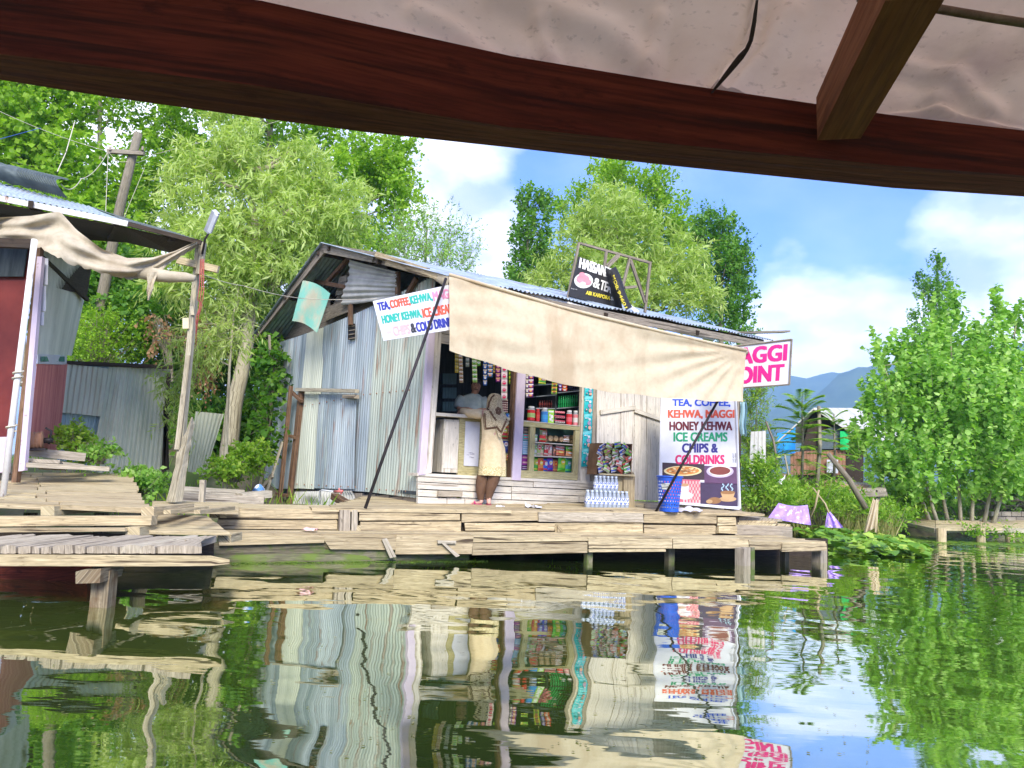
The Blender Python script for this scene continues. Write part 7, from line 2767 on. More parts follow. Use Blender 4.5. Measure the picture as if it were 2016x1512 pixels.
for k, (x, y, tl_, ci, cj) in enumerate(PKL):
    row = 0 if y < 884 else 1 if y < 896 else 2 if y < 908 else 3 if y < 919 else 4
    same = [q for q in PKL if q[3] == ci and (0 if q[1] < 884 else 1 if q[1] < 896 else 2 if q[1] < 908 else 3 if q[1] < 919 else 4) == row]
    i_ = sorted(same).index((x, y, tl_, ci, cj))
    pos = '' if len(same) == 1 else ('leftmost ' if i_ == 0 else 'rightmost ' if i_ == len(same) - 1 else 'middle ')
    c = PY(x, y, CY_ - .02 - .02 * (k % 3))
    off_ = -(c - C0).dot(V)
    pouch('crisp_packet', '%s%s and %s crisp packet in the %s of the carton' % (pos, PKC[ci][1], PKC[cj][1], words[row]), 'packet', x, y, 15, 12, off_, (PKC[ci][0], PKC[cj][0], PKC[(ci + 2) % 6][0], WHT), 'crisp packets heaped in the carton', tilt=tl_, th=.5)

# water bottles
wm_ = bpy.data.materials.new('clear_plastic_bottle')
wm_.use_nodes = True
b_ = wm_.node_tree.nodes['Principled BSDF']
b_.inputs['Base Color'].default_value = (.68, .76, .86, 1)
b_.inputs['Roughness'].default_value = .12
b_.inputs['Transmission Weight'].default_value = .55
b_.inputs['IOR'].default_value = 1.2
lab_m = mk('blue_white_label', (.03, .10, .45), (.72, .74, .78), scale=34, coord='Object', lo=.44, hi=.50, rnd=0, detail=1)


def pack(x0, x1, yb, yt, n, Y, label, plabel, grp, rows_=2):
    ptop = None
    b0, b1 = PY(x0, yb, Y), PY(x1, yb + (x1 - x0) * .03, Y + (x1 - x0) * .004)
    r_ = (b1 - b0).length / n / 2
    h = pxw(yb - yt, Y)
    first = None
    for q in range(rows_):
        for k in range(n):
            b = b0.lerp(b1, (k + .5) / n) + Vector((-.04, .95, 0)).normalized() * (q * r_ * 1.9)
            if first is None:
                first = bottle(b, r_ * .97, h, ((.7, .8, .9), (.1, .2, .5), (.62, .70, .80)), plabel, grp, mats=[wm_, lab_m])
            else:
                dup(first, b - Vector(first.location))
    return b0, b1, h


p1 = pack(1152, 1237, 1006, 965, 10, 11.75, '', 'clear water bottle with blue label in the wide lower tier beside the crate', 'water bottles in the lower tier')
p2 = pack(1169, 1216, 974, 937, 6, 11.9, '', 'clear water bottle with blue label in the narrow upper tier under the carton', 'water bottles in the upper tier')
g = MB()
g.slab([p2[0] + Vector((-.01, -.05, -.012)), p2[1] + Vector((.01, -.05, -.012)), p2[1] + Vector((.0, .22, -.012)), p2[0] + Vector((-.02, .22, -.012))], ZUP * .008)
tag(g.build('tray_card', paint(.55, .58, .62)), 'thin card between the two tiers of water bottles', 'card')

# blue waste basket with pierced sides
wb = thing('waste_basket', PY(1317, 1007, 11.6), 'tall blue plastic basket with pierced sides before the menu board', 'basket')
bc0 = PY(1317, 1007, 11.6)
sc = 11.6 / FPX
hB, r0_, r1_ = 68 * sc, 18.5 * sc, 24.5 * sc
NR, NC = 22, 48
g = MB()
ringp = lambda k, i: bc0 + Vector(((r0_ + (r1_ - r0_) * k / NR) * math.cos(2 * math.pi * i / NC), (r0_ + (r1_ - r0_) * k / NR) * math.sin(2 * math.pi * i / NC), hB * k / NR))
for k in range(NR):
    for i in range(NC):
        hole = 1 < k < NR - 3 and (k % 2 == 0) and ((i + (k // 2) % 2) % 2 == 0)
        if not hole:
            g.face([ringp(k, i), ringp(k, i + 1), ringp(k + 1, i + 1), ringp(k + 1, i)], rn=.5)
blu = mk('blue_plastic', (.010, .075, .46), (.015, .10, .55), scale=5, rough=.3, rnd=.02, spec=.5)
g.build('pierced_side', blu, wb)
g = MB()
g.lathe(bc0, [(r1_ * .99, hB * .95), (r1_ * 1.06, hB * .97), (r1_ * 1.07, hB * 1.01), (r1_ * 1.0, hB * 1.01), (r1_ * .97, hB * .95)], 32)
g.build('rim', blu, wb, True)
g = MB()
g.lathe(bc0, [(0, .01), (r0_ * .98, .01), (r0_ * 1.0, hB * .05)], 32)
g.build('base', blu, wb, True)
g = MB()
rows = [[bc0 + Vector((math.cos(a), math.sin(a), 0)) * (r0_ + (r1_ - r0_) * z + .004) + ZUP * hB * z for a in np.linspace(R(218), R(262), 8)] for z in (.62, .80)]
g.grid(rows)
g.build('sticker', mk('printed_sticker', (.60, .62, .55), (.12, .14, .16), scale=30, stretch=(.3, .3, 2), lo=.5, hi=.58, rnd=0), wb, True)
rows = [[PY(1335 + i * 6, 1006 - 5 * math.sin(i * .45) * (j / 4) + 2 * math.sin(i * 2 + j) - j, 11.6 + j * .07) for i in range(9)] for j in range(5)]
cloth(rows, 'white_cloth', M['sign'], 'crumpled white cloth on the deck behind the blue basket', n=ZUP)
for x, y, rx, ry, lab in ((1385, 1004, 26, 14, 'tan stone block propping the tall menu board'), (1442, 1010, 16, 14, 'dark block under the right corner of the menu board'), (1285, 1000, 18, 10, 'small brown block left of the blue basket')):
    c = PY(x, y, 12.9 if x > 1300 else 12.3)
    g = MB()
    rows = []
    for j in range(7):
        ph = math.pi * j / 6
        rows.append([c + Vector((pxw(rx, c.y) * math.sin(ph) ** .5 * math.copysign(abs(math.cos(t)) ** .6, math.cos(t)) * (1 + .08 * math.sin(t * 3 + j)), .15 * math.sin(ph) ** .5 * math.copysign(abs(math.sin(t)) ** .6, math.sin(t)), -pxw(ry, c.y) * math.copysign(abs(math.cos(ph)) ** .6, math.cos(ph)))) for t in np.linspace(0, 2 * math.pi, 14, endpoint=False)])
    g.grid(rows, close=True)
    tag(g.build('stone_block', M['stone'] if x == 1385 else M['barge'], None, False), lab, 'block')
rows = [[PY(1457 + i * 2.6 + 1.5 * math.sin(j), 792 + j * 9, 12.9 + .06 * math.sin(i * 2.1)) for i in range(6)] for j in range(8)]
cloth(rows, 'hanging_cloth', paint(.40, .60, .66), 'pale blue cloth hanging at the right edge of the menu board')


# ================================================================== right bank
# low houses beyond
fh = thing('tarpaulin_house', PY(1600, 960, 27), 'distant shanty with blue and green tarpaulins under a grey roof', 'house')
YH = 27
q_ = lambda x, y, o=0.0: PY(x, y, YH + o)
g = MB()
g.slab([q_(1555, 975), q_(1700, 985), q_(1700, 850), q_(1600, 808)], Vector((0, .2, 0)))
g.build('wall', M['dark_wood'], fh)
g = MB()
corrugate(g, q_(1556, 935, -.1), q_(1665, 935, -.1), q_(1665, 885, -.1), q_(1556, 890, -.1), .12, .02, rows=3, n=Vector((0, -1, 0)))
g.build('wall_sheet', M['tin_rust'], fh, True)
g = MB()
g.slab([q_(1612, 884, -.15), q_(1655, 884, -.15), q_(1655, 835, -.15), q_(1612, 850, -.15)], Vector((0, .02, 0)))
g.build('wall', paint(.10, .13, .14), fh)
rows = [[q_(1530 + i * 9, 893 - j * (10 + i * .8) + 2 * math.sin(i), -.3 + .05 * math.sin(i * 2 + j)) for i in range(5)] for j in range(5)]
cloth(rows, 'blue_tarpaulin', mk('blue_sheet', (.01, .20, .62), (.03, .34, .75), scale=1.5, rnd=0, rough=.4), None, parent=fh)
rows = [[q_(1654 + i * 7, 885 - j * 9, -.3 + .04 * math.sin(i * 2 + j)) for i in range(5)] for j in range(5)]
cloth(rows, 'green_tarpaulin', paint(.01, .48, .12), None, parent=fh)
g = MB()
g.slab([q_(1602, 806, -.4), q_(1700, 868, -.4), q_(1790, 868, 4), q_(1690, 806, 4)], ZUP * .06)
g.slab([q_(1602, 806, -.4), q_(1530, 872, -.4), q_(1600, 872, 4), q_(1690, 806, 4)], ZUP * .06)
g.build('roof', M['tin_crumpled'], fh)
g = MB()
g.slab([q_(1628, 930, -.25), q_(1650, 932, -.25), q_(1650, 905, -.25), q_(1628, 905, -.25)], Vector((0, .02, 0)))
g.build('white_panel', M['sign'], fh)
h2 = thing('grey_roofed_house', PY(1990, 960, 30), 'grey roofed house almost hidden behind the big leafy tree', 'house')
g = MB()
g.slab([PY(1930, 1000, 30), PY(2150, 1010, 30), PY(2150, 850, 30), PY(1930, 850, 30)], Vector((0, .2, 0)))
g.build('wall', M['dark_wood'], h2)
g = MB()
g.slab([PY(1900, 862, 29.5), PY(2180, 866, 29.5), PY(2180, 790, 33), PY(1940, 790, 33)], ZUP * .06)
g.build('roof', M['tin_crumpled'], h2)
# small pale tin privy behind the menu board
g = MB()
corrugate(g, PY(1474, 960, 17), PY(1508, 965, 17), PY(1508, 848, 17), PY(1478, 850, 17), .09, .012, rows=3, n=Vector((0, -1, 0)))
tag(g.build('tin_sheet', M['tin_crumpled'], None, True), 'pale tin sheet standing in the willow bush beside the menu board', 'tin sheet')

# collapsed tin lean-tos
for k, (q, mt, Y0, Y1, lab) in enumerate((
        ([(1500, 945), (1560, 962), (1590, 948), (1540, 932)], 'tin_rust', 18.5, 20, 'rusty tin sheet at the left of the collapsed heap'),
        ([(1540, 985), (1640, 975), (1610, 950), (1545, 955)], 'tin_rust', 17.5, 19.5, 'tilted rusty sheet over the dark gap of the heap'),
        ([(1595, 962), (1700, 972), (1735, 962), (1640, 942)], 'tin_rust', 18, 20.5, 'long rusty sheet lying level on the heap'),
        ([(1640, 975), (1745, 968), (1738, 958), (1650, 950)], 'deck_grey', 18.5, 20.5, 'grey board lying at the right of the heap'))):
    g = MB()
    P = [PY(*q[0], Y0), PY(*q[1], Y0 + .2), PY(*q[2], Y1), PY(*q[3], Y1)]
    if mt == 'tin_rust':
        corrugate(g, P[0], P[1], P[2], P[3], .1, .02, rows=4, n=ZUP, wob=.03)
    else:
        g.slab(P, ZUP * .06)
    tag(g.build('roof_sheet', M[mt], None, mt == 'tin_rust'), lab, 'tin sheet', 'fallen sheets on the right bank')
sh2 = thing('lean_to', PY(1620, 1000, 18.6), 'dark open lean-to under the rusty sheets', 'shed')
g = MB()
g.slab([PY(1545, 1000, 19.3), PY(1735, 1000, 19.3), PY(1735, 968, 19.3), PY(1545, 972, 19.3)], Vector((0, .1, 0)))
g.build('back_wall', M['dark_wood'], sh2)
g = MB()
for x in (1586, 1675, 1730):
    g.beam(PY(x, 1005, 18.2), PY(x, 965, 18.2), .1, .1, side=Vector((1, 0, 0)))
g.beam(PY(1560, 976, 18.1), PY(1745, 973, 18.1), .1, .1)
g.build_each('post', M['barge'], sh2)
for a, b, Y, r_, mt, lab in (((1508, 830), (1530, 915), 16.5, .025, 'barge', 'thin stick leaning left of the feather leaved sapling'), ((1612, 800), (1608, 960), 17.6, .05, 'bark', 'broken bare stump between the two saplings'),
                             ((1630, 893), (1705, 1002), 16.5, .065, 'bark', 'crooked grey stick leaning over the heap'), ((1588, 1035), (1612, 965), 15.5, .02, 'deck', 'thin pale stick crossing another behind the purple cloth'), ((1600, 960), (1640, 1030), 15.6, .018, 'deck', 'slender stick slanting right behind the purple cloth'), ((1545, 895), (1552, 980), 17.2, .02, 'bark_pale', 'thin upright cane left of the sapling trunk')):
    g = MB()
    A_, B_ = PY(*a, Y), PY(*b, Y - .3)
    g.tube([A_, A_.lerp(B_, .5) + Vector((.05, 0, .03)), B_], [r_ * .8, r_, r_], 7)
    tag(g.build('leaning_stick', M[mt], None, True), lab, 'stick')


def drape(q, Y, mat, label, name='hung_cloth', bulge=.12):
    tl, tr, br, bl = q
    rows = []
    for j in range(10):
        t = j / 9
        row = []
        for i in range(14):
            s_ = i / 13
            x = (tl[0] * (1 - s_) + tr[0] * s_) * (1 - t) + (bl[0] * (1 - s_) + br[0] * s_) * t
            y = (tl[1] * (1 - s_) + tr[1] * s_) * (1 - t) + (bl[1] * (1 - s_) + br[1] * s_) * t + 4 * math.sin(s_ * math.pi) * (1 - t)
            row.append(PY(x, y, Y - bulge * t + .05 * math.sin(s_ * 14 + t * 2) * (.3 + t)))
        rows.append(row)
    return cloth(rows, name, mat, label)


pur = mk('purple_cloth', (.34, .20, .62), (.50, .34, .78), scale=6, rnd=0, rough=.9, stains=(dict(scale=14, lo=.56, hi=.62, col=(.72, .66, .82), amt=.9),))
drape([(1533, 990), (1590, 994), (1597, 1034), (1512, 1020)], 14.6, pur, 'purple and white cloth spread on sticks by the bank')
drape([(1629, 1008), (1634, 1007), (1662, 1040), (1624, 1038)], 15.2, pur, 'purple cloth hanging in a peak beside the lily pads')
drape([(1719, 980), (1727, 981), (1722, 1040), (1700, 1050)], 15.8, M['tarp'], 'pale cloth slung on a stake by the far jetty')
drape([(1525, 940), (1546, 935), (1543, 975), (1512, 965)], 17, M['sign'], 'grey white sheet caught in the weeds left of the heap')
g = MB()
g.beam(PY(1724, 1048, 15.9), PY(1727, 984, 15.9), .035, .05)
tag(g.build('stake', M['deck']), 'stake holding the pale cloth by the far jetty', 'stake')

# far jetty
fj = thing('far_jetty', PZ(1900, 1055, 0), 'thin plank jetty along the far right bank', 'jetty')
jy = lambda x: np.interp(x, [1700, 1850, 2100], [22.5, 18.3, 20.5])
g = MB()
for k in range(4):
    xs = [1745, 1842, 1930, 2030, 2150]
    for a, b in zip(xs[:-1], xs[1:]):
        f_ = lambda x, k2: PY(x, np.interp(x, [1745, 1842, 2150], [1022, 1041, 1040]) - k2 * np.interp(x, [1745, 1842, 2150], [3, 4.2, 4]), jy(x) + k2 * .3)
        g.slab([f_(a, k), f_(b - 1, k), f_(b - 1, k + .9), f_(a, k + .9)], ZUP * -.05)
g.build('deck_board', M['deck'], fj)
g = MB()
for a, b in ((1748, 1842), (1836, 1990), (1985, 2150)):
    f_ = lambda x: PY(x, np.interp(x, [1745, 1842, 2150], [1024, 1045, 1044]), jy(x) - .02)
    g.beam(f_(a), f_(b), .06, .11)
g.build_each('edge_beam', M['deck_grey'], fj)
for x, yb in ((1853, 1063), (1930, 1058), (1988, 1060), (2060, 1062)):
    g = MB()
    p = PZ(x, yb, 0)
    p.y = min(p.y, jy(x) + .5)
    p = PY(x, yb, jy(x) + .1)
    p.z = 0
    g.tube([p - ZUP * .5, PY(x, 1040, p.y)], .11, 9)
    g.build('post', M['deck'], fj, True)
# brush pile and stone wall at the far right
sw = thing('stone_wall', PY(2010, 1035, 20), 'low stone and earth wall at the right edge of the bank', 'wall')
g = MB()
for j in range(3):
    for i in range(9):
        x, y = 1952 + i * 20 + (j % 2) * 9, 1034 - j * 9
        g.slab([PY(x, y, 21), PY(x + 19, y, 21), PY(x + 19, y - 8.4, 21.05), PY(x, y - 8.4, 21.05)], Vector((0, .3, 0)))
g.build('stonework', M['stone'], sw)
g = MB()
for i in range(260):
    c = PY(random.uniform(1935, 2090), random.uniform(983, 1008), random.uniform(21, 22.5))
    d = Vector((random.uniform(-1, 1), random.uniform(-.6, .6), random.uniform(-.25, .35)))
    g.tube([c, c + d * .3 + Vector((0, 0, .04)), c + d * .6], [.018, .013, .006], 4, cap=False)
tag(g.build('brush_pile', M['barge']), 'heap of dry brushwood on the stone wall', 'brushwood', kind='stuff')

# ---- lily pads
P, A, Nn, L, Wd, RR = [], [], [], [], [], []
for i in range(1150):
    s_ = random.random()
    px = 1570 + 245 * s_ ** .8
    lo_, hi_ = np.interp(px, [1570, 1640, 1720, 1820], [1035, 1040, 1056, 1078]), np.interp(px, [1570, 1640, 1720, 1820], [1062, 1088, 1096, 1094])
    py = lo_ + (hi_ - lo_) * random.random()
    p = PZ(px, py, .02)
    if p.y > 19.5:
        p.y = 19.5 - random.random() * 3
        p.x = (px - CX) / FPX * p.y
    up = random.random() < .75
    p.z = random.uniform(.02, .30) * np.interp(px, [1570, 1700, 1810], [1, .8, .25]) if up else .008
    a = random.random() * 6.28
    P.append(tuple(p)); A.append((math.cos(a), math.sin(a), random.uniform(-.35, .5) if up else 0))
    Nn.append((random.gauss(0, .35) * up, random.gauss(0, .35) * up - .25 * up, 1)); s2 = random.uniform(.15, .29)
    L.append(s2); Wd.append(s2 * .95); RR.append(random.random())
tag(leaf_mesh('lily_pads', LEAF['lily'], None, np.array(P), np.array(A), np.array(Nn), np.array(L), np.array(Wd), np.array(RR), heart=True), 'dense bed of lily pads floating by the bank', 'lily pads', kind='stuff')
n = 5200
px = rng.uniform(1640, 2250, n)
yc = np.interp(px, [1640, 1700, 1800, 2016, 2250], [1062, 1056, 1062, 1072, 1078])
py = yc + rng.normal(0, 3.4, n) + 16 * (rng.random(n) < .1)
pp = np.array([tuple(PZ(a, b, .006)) for a, b in zip(px, np.maximum(py, 1050))])
aa = rng.random(n) * 6.28
tag(leaf_mesh('duckweed', LEAF['lily'], None, pp, np.stack([np.cos(aa), np.sin(aa), aa * 0], 1), np.tile([0, 0, 1.0], (n, 1)) + rng.normal(0, .02, (n, 3)), rng.uniform(.06, .2, n), rng.uniform(.04, .12, n), rng.random(n), fold=0), 'floating green scum along the far shore', 'duckweed', kind='stuff')
n = 1500
xx = rng.uniform(455, 960, n)
pp = np.array([tuple(PZ(a, b, .006)) for a, b in zip(xx, np.interp(xx, [455, 960], [1107, 1102]) + np.abs(rng.normal(0, 2.2, n)))])
aa = rng.random(n) * 6.28
tag(leaf_mesh('duckweed', LEAF['lily'], None, pp, np.stack([np.cos(aa), np.sin(aa), aa * 0], 1), np.tile([0, 0, 1.0], (n, 1)), rng.uniform(.01, .045, n), rng.uniform(.01, .03, n), rng.random(n), fold=0), 'thin line of duckweed along the mossy log', 'duckweed', kind='stuff')
n = 320
pp = np.array([tuple(PZ(a, b, .004)) for a, b in zip(rng.uniform(60, 1750, n), rng.uniform(1250, 1500, n))])
aa = rng.random(n) * 6.28
tag(leaf_mesh('floating_bits', LEAF['straw'], None, pp, np.stack([np.cos(aa), np.sin(aa), aa * 0], 1), np.tile([0, 0, 1.0], (n, 1)), rng.uniform(.006, .028, n), rng.uniform(.004, .018, n), rng.random(n), fold=0), 'specks and leaf bits floating on the near water', 'floating bits', kind='stuff')

# ---- weeds, nettles, undergrowth
bush('nettle_bush', 'bright leafy weeds at the right end of the shop deck', [PB(1490, 950, 35, 45, 15.2), PB(1530, 970, 35, 35, 15.6), PB(1500, 990, 50, 22, 15), PB(1555, 990, 30, 24, 16)], 'weed', 620, 9, .4, up=1.0, outw=.35, rand=.5, ll=.10, lw=.035, ncl=26)
bush('tall_weeds', 'tall weeds between the purple cloths and the heap', [PB(1600, 1005, 40, 30, 16.5), PB(1560, 985, 30, 30, 17.5), PB(1650, 1000, 40, 28, 17), PB(1625, 980, 50, 25, 18)], 'weed', 600, 8, .45, up=1.1, outw=.3, rand=.5, ll=.10, lw=.03, ncl=26)
bush('low_shrub', 'low dark shrub before the lean-to', [PB(1690, 1010, 45, 25, 17.5), PB(1740, 1010, 50, 28, 18.5)], 'weed', 380, 8, .4, up=.7, ll=.10, lw=.05, ncl=16)
bush('low_shrub', 'leafy low shrub hiding the feet of the young poplar stems', [PB(1770, 985, 50, 24, 21), PB(1840, 988, 50, 16, 21.5), PB(1950, 985, 50, 20, 22), PB(2020, 975, 50, 30, 22)], 'bright', 620, 9, .45, up=.8, ll=.12, lw=.09, ncl=26, heart=True)
bush('undergrowth', 'mixed undergrowth along the right bank', [PB(1800, 1008, 80, 18, 23), PB(1900, 1010, 90, 14, 23), PB(1960, 1005, 60, 12, 23.5), PB(1760, 990, 60, 30, 20.5), PB(2060, 1000, 80, 25, 22), PB(1900, 1056, 40, 5, 19), PB(1980, 1056, 40, 5, 19.5)], 'weed', 1500, 8, .4, kind='stuff', up=.8, ll=.10, lw=.05, ncl=40)
n = 2400
pts = []
for i in range(n):
    px = random.uniform(1470, 1760)
    pts.append(tuple(PY(px, random.uniform(1000, 1040), random.uniform(16.5, 20))))
pts = np.array(pts)
pts[:, 2] = np.maximum(land_z(pts[:, 0], pts[:, 1]), .0)
ax = np.stack([rng.normal(0, .3, n), rng.normal(0, .3, n), np.ones(n)], 1)
tag(leaf_mesh('reed_grass', LEAF['straw'], None, pts, ax, unit(n), rng.uniform(.3, .9, n), rng.uniform(.012, .03, n), rng.random(n)), 'yellowing reed grass along the right bank', 'grass', kind='stuff')
# grass on all the near land
n = 16000
gx, gy = rng.uniform(-16, 34, n), rng.uniform(11, 34, n)
gz = land_z(gx, gy)
ok = gz > .12
gx, gy, gz = gx[ok], gy[ok], gz[ok]
n = len(gx)
tag(leaf_mesh('grass', LEAF['weed'], None, np.stack([gx, gy, gz - .02], 1), np.stack([rng.normal(0, .35, n), rng.normal(0, .35, n), np.ones(n)], 1), unit(n), rng.uniform(.15, .45, n), rng.uniform(.012, .035, n), rng.random(n)), 'rough grass on the bank', 'grass', kind='stuff')

# left undergrowth
bush('undergrowth', 'mixed dark undergrowth on the slope behind the tin fence', [PB(300, 640, 110, 70, 18), PB(420, 700, 90, 90, 18.5), PB(540, 760, 40, 110, 17.5), PB(330, 760, 60, 50, 18.5), PB(160, 620, 60, 90, 18), PB(410, 850, 70, 60, 17), PB(510, 880, 40, 60, 17.4), PB(240, 560, 90, 60, 19), PB(520, 640, 60, 60, 18)], 'dark', 3600, 9, .45, kind='stuff', up=.2, droop=.25, ll=.12, lw=.10, ncl=80)
bush('round_bush', 'dense yellow green bush above the tin fence', [PB(215, 660, 70, 55, 16.6), PB(180, 690, 50, 40, 16.4)], 'poplar', 900, 9, .3, up=.4, ll=.055, lw=.035, ncl=30)
bush('shade_foliage', 'deep foliage behind the trees at left', [PB(130, 560, 160, 160, 24), PB(350, 520, 160, 160, 24.5), PB(560, 560, 140, 160, 25), PB(690, 520, 70, 100, 25)], 'poplar_dark', 2600, 8, .6, kind='stuff', up=.3, ll=.15, lw=.13, ncl=60)
bush('dead_creeper', 'brown withered creeper hanging among the leaves', [PB(310, 640, 14, 40, 15.4), PB(385, 650, 25, 20, 15.4), PB(400, 720, 20, 40, 16)], 'brown', 110, 8, .3, up=-.3, droop=.4, ll=.09, lw=.06, ncl=12, cat='creeper')
bush('climbing_vine', 'broad leaved vine left of the shop corner', [PB(535, 740, 10, 50, 14.6), PB(528, 840, 12, 50, 14.2), PB(545, 690, 16, 30, 15)], 'dark', 190, 8, .3, up=-.1, droop=.2, ll=.11, lw=.10, ncl=18, cat='vine')
for b, lf, lab, nn in (([PB(150, 875, 16, 18, 10.6), PB(148, 858, 10, 12, 10.6)], 'weed', 'leafy weed growing by the teal tin sheet', 60), ([PB(205, 895, 14, 10, 10.4), PB(190, 905, 18, 8, 10.2)], 'bright', 'round leaved weed at the edge of the jetty planks', 36),
                       ([PB(255, 950, 36, 12, 10.6), PB(290, 955, 30, 16, 10.9), PB(275, 968, 30, 10, 10.4)], 'bright', 'low weeds between the fence and the jetty', 150), ([PB(475, 910, 30, 24, 12.4), PB(440, 930, 40, 18, 12)], 'weed', 'grassy weeds at the foot of the willow trunk', 130),
                       ([PB(505, 905, 18, 26, 13.2)], 'weed', 'dark leaved weed by the shop corner', 90)):
    bush('weed_clump', lab, b, lf, nn * 2, 8, .22, up=.8, ll=.075, lw=.05, ncl=10, cat='weeds')


# ================================================================== the boat the picture is taken from
bt = thing('boat_canopy', (0.0, 0.2, 0.05), 'dark timber canopy of the sightseeing boat with its cream cloth ceiling', 'boat canopy')
# front beam: inner face and underside
bl = [(-1500, -120, -75), (-300, 70, 112), (0, 106, 157), (213, 132, 191), (500, 168, 231), (719, 204, 260), (1000, 250, 290), (1328, 284, 327), (1756, 326, 370), (2016, 346, 387), (2400, 374, 414), (3600, 452, 492)]
YB = lambda px: 1.16 + .02 * (px - 1008) / 1000
inner_b = [PY(x, y, YB(x)) for x, y, _ in bl]
outer_b = [PY(x, y, YB(x) + .0) for x, _, y in bl]
zb_ = sum(p.z for p in inner_b) / len(inner_b)
rows4 = []
for (x, yi, yo) in bl:
    z_ = zb_ + (.0) 
    a = PY(x, yi, YB(x))
    o = hit(x, yo, a, ZUP)                                # outer lower edge at the same height, farther out
    o = Vector((a.x + (o.x - a.x), a.y + min(.11, max(.04, o.y - a.y)), a.z)) if False else PY(x, yo, a.y + .075)
    ht = float(np.interp(x, [-300, 500, 1000, 1500, 2016, 2400], [.155, .15, .125, .098, .080, .078]))
    rows4.append([a, o, o + ZUP * ht, a + ZUP * ht])
g = MB()
run = 0.0
for ra, rb in zip(rows4[:-1], rows4[1:]):
    n = 10
    for i in range(n):
        p = [ra[k].lerp(rb[k], i / n) for k in range(4)]
        q = [ra[k].lerp(rb[k], (i + 1) / n) for k in range(4)]
        d = (q[0] - p[0]).length
        for k in range(4):
            k2 = (k + 1) % 4
            w = (p[k2] - p[k]).length
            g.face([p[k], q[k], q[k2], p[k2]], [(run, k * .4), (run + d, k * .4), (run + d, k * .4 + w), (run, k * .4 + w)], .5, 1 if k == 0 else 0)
        run += d
g.face(list(reversed(rows4[0])), rn=.5)
g.face(rows4[-1], rn=.5)
g.build('front_beam', [M['boat_wood'], M['boat_worn_lit']], bt)
# cloth ceiling rising over the camera
def ceil_z(x, y):
    a = 1.62 + .0 * x
    return a


te = [(300, -12), (620, 6), (1000, 118), (1250, 166), (1500, 205), (1600, 212), (1700, 225), (2016, 268), (2400, 310)]
edge = []
for x in np.linspace(-1500, 3600, 104):
    pts_ = [r_[3] for r_ in rows4]
    # along the beam top
    t = (x + 300) / 2700
    xs = [q[0] for q in bl]
    k = min(len(xs) - 2, max(0, int(np.searchsorted(xs, x) - 1)))
    s_ = (x - xs[k]) / (xs[k + 1] - xs[k])
    edge.append(rows4[k][3].lerp(rows4[k + 1][3], s_) - ZUP * .004)
edge = [edge[0].lerp(edge[0], 0)] if False else [Vector(q) for q in edge]
fine = []
for a, b in zip(edge[:-1], edge[1:]):
    fine += [a.lerp(b, k / 5) for k in range(5)]
fine.append(edge[-1])
CREASE = [([(1498, -30), (1488, 40), (1478, 88), (1440, 130), (1405, 182)], 9, .016), ([(1060, 40), (1075, 90), (1098, 136)], 14, .008), ([(980, -20), (1090, 20), (1200, 60), (1262, 120)], 30, .010), ([(1300, 30), (1290, 100), (1270, 170)], 16, .008),
          ([(1560, 20), (1500, 110), (1420, 190)], 26, .008), ([(1750, 120), (1880, 150), (1960, 215)], 18, .008), ([(820, 20), (900, 60), (960, 110)], 20, .007), ([(1960, 60), (1850, 190)], 30, .008), ([(1720, 235), (1850, 215), (2016, 262)], 7, .008)]


def pdist(x, y, pl):
    best = 1e9
    for (ax, ay), (bx, by) in zip(pl[:-1], pl[1:]):
        dx, dy = bx - ax, by - ay
        t = max(0, min(1, ((x - ax) * dx + (y - ay) * dy) / (dx * dx + dy * dy)))
        best = min(best, math.hypot(x - ax - dx * t, y - ay - dy * t))
    return best


rows = []
NJ = 90
for j in range(NJ):
    t = (j / (NJ - 1)) ** 2
    row = []
    for i, e in enumerate(fine):
        yy = e.y + .035 - 2.4 * t
        u = i / 5
        z_ = e.z + .02 + .10 * math.sin(min(1, t * 1.2) * 1.5) + .006 * math.sin(u * .45 + t * 6) + .0018 * math.sin(u * 1.1 - t * 9)
        if j == 0:
            z_ = e.z - .002
        p = Vector((e.x, yy, z_))
        q = p - CAM
        dz = q.dot(_d)
        if dz > .2:                                       # folds and a slack slit in the cloth
            sx, sy = CX + FPX * q.dot(_rt) / dz, CY - FPX * q.dot(_up) / dz
            for pl_, w, am in CREASE:
                dd = pdist(sx, sy, pl_) / w
                if dd < 4:
                    p.z += am * (math.exp(-dd * dd) - .5 * math.exp(-(dd - 1.6) ** 2))
        row.append(p)
    rows.append(row)
g = MB()
g.grid(rows)
g.build('ceiling_cloth', M['canopy'], bt, True)
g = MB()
rows = []
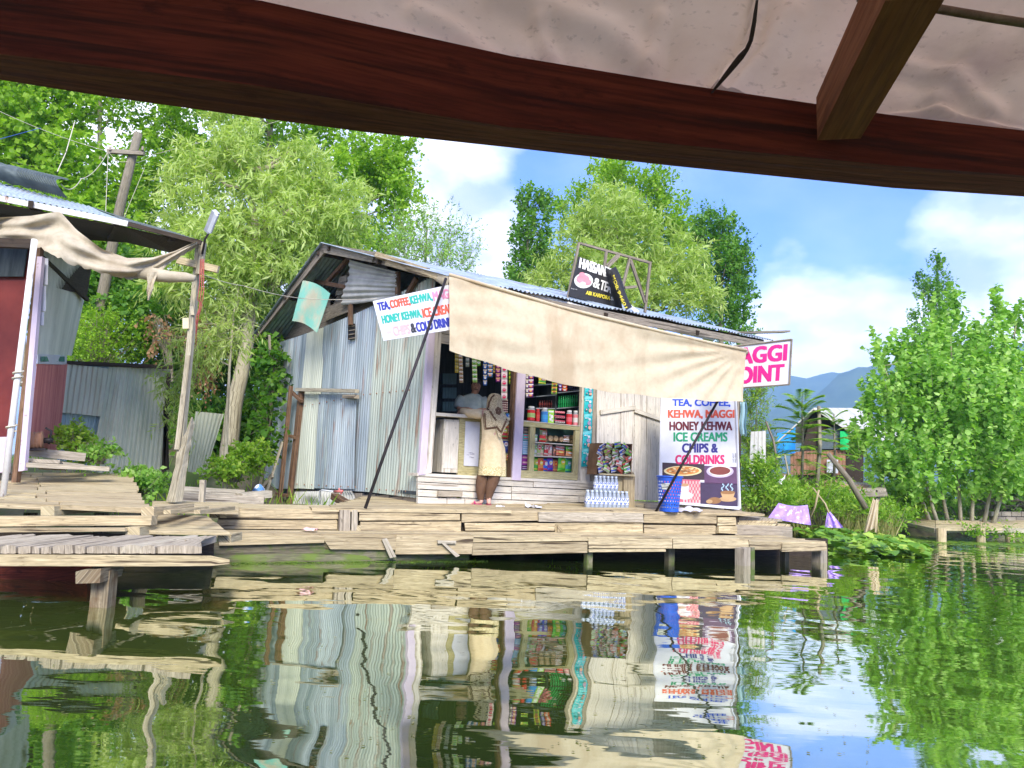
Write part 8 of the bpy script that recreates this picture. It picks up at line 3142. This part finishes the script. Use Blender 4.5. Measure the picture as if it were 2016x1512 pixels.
for k in range(14):                                       # dark strip painting in the shade of a slit between the cloths
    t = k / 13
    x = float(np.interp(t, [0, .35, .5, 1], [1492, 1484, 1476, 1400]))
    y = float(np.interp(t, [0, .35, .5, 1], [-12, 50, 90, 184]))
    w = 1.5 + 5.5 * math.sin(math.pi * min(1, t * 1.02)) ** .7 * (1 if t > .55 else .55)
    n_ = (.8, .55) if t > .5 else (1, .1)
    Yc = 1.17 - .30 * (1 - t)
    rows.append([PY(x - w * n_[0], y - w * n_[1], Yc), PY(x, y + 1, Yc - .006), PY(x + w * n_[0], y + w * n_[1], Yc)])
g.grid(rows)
g.build('slit_shade', paint(.05, .03, .025, .9), bt, True)
# rafter running back from the beam
g = MB()
RA = hit(1655, 250, PY(1655, 250, 1.155), Vector((0, 1, 0)))
a = PY(1650, 232, 1.14)
b = PY(1800, -60, .80)
g.beam(a, b, .066, .075, side=Vector((1, .3, 0)))
g.build('rafter', M['raft_wood'], bt)
g = MB()
P = [PY(x, y, .93) for x, y in ((1690, -6), (1750, 8), (1850, 18), (1950, 35), (2100, 58))]
g.tube(P, .006, 8)
g.build('rope', M['rope'], bt, True)
g = MB()
for sx in (-1.95, 2.0):
    g.beam(Vector((sx, 1.2, -.1)), Vector((sx, 1.2, 1.62)), .06, .06)
    g.beam(Vector((sx, -1.0, -.1)), Vector((sx, -1.0, 1.68)), .06, .06)
g.beam(Vector((-2.1, -1.0, 1.70)), Vector((2.2, -1.0, 1.66)), .08, .12)
g.build_each('canopy_post', M['boat_wood'], bt)


# ================================================================== the air
hz = MB()
x0, x1, y0, y1, z0, z1 = -2600, 2600, -120, 3600, -2.0, 420
c = [(x0, y0, z0), (x1, y0, z0), (x1, y1, z0), (x0, y1, z0), (x0, y0, z1), (x1, y0, z1), (x1, y1, z1), (x0, y1, z1)]
for q in ((0, 3, 2, 1), (4, 5, 6, 7), (0, 1, 5, 4), (1, 2, 6, 5), (2, 3, 7, 6), (3, 0, 4, 7)):
    hz.face([c[k] for k in q])
hm = bpy.data.materials.new('air')
hm.use_nodes = True
nt = hm.node_tree
nt.nodes.clear()
out = N(nt, 'ShaderNodeOutputMaterial')
pv = N(nt, 'ShaderNodeVolumePrincipled')
pv.inputs['Color'].default_value = (.42, .68, 1.0, 1)
pv.inputs['Density'].default_value = .00038
pv.inputs['Anisotropy'].default_value = .2
nt.links.new(pv.outputs[0], out.inputs['Volume'])
tag(hz.build('haze', hm), 'thin blue haze fading the far hills', 'haze', kind='stuff')
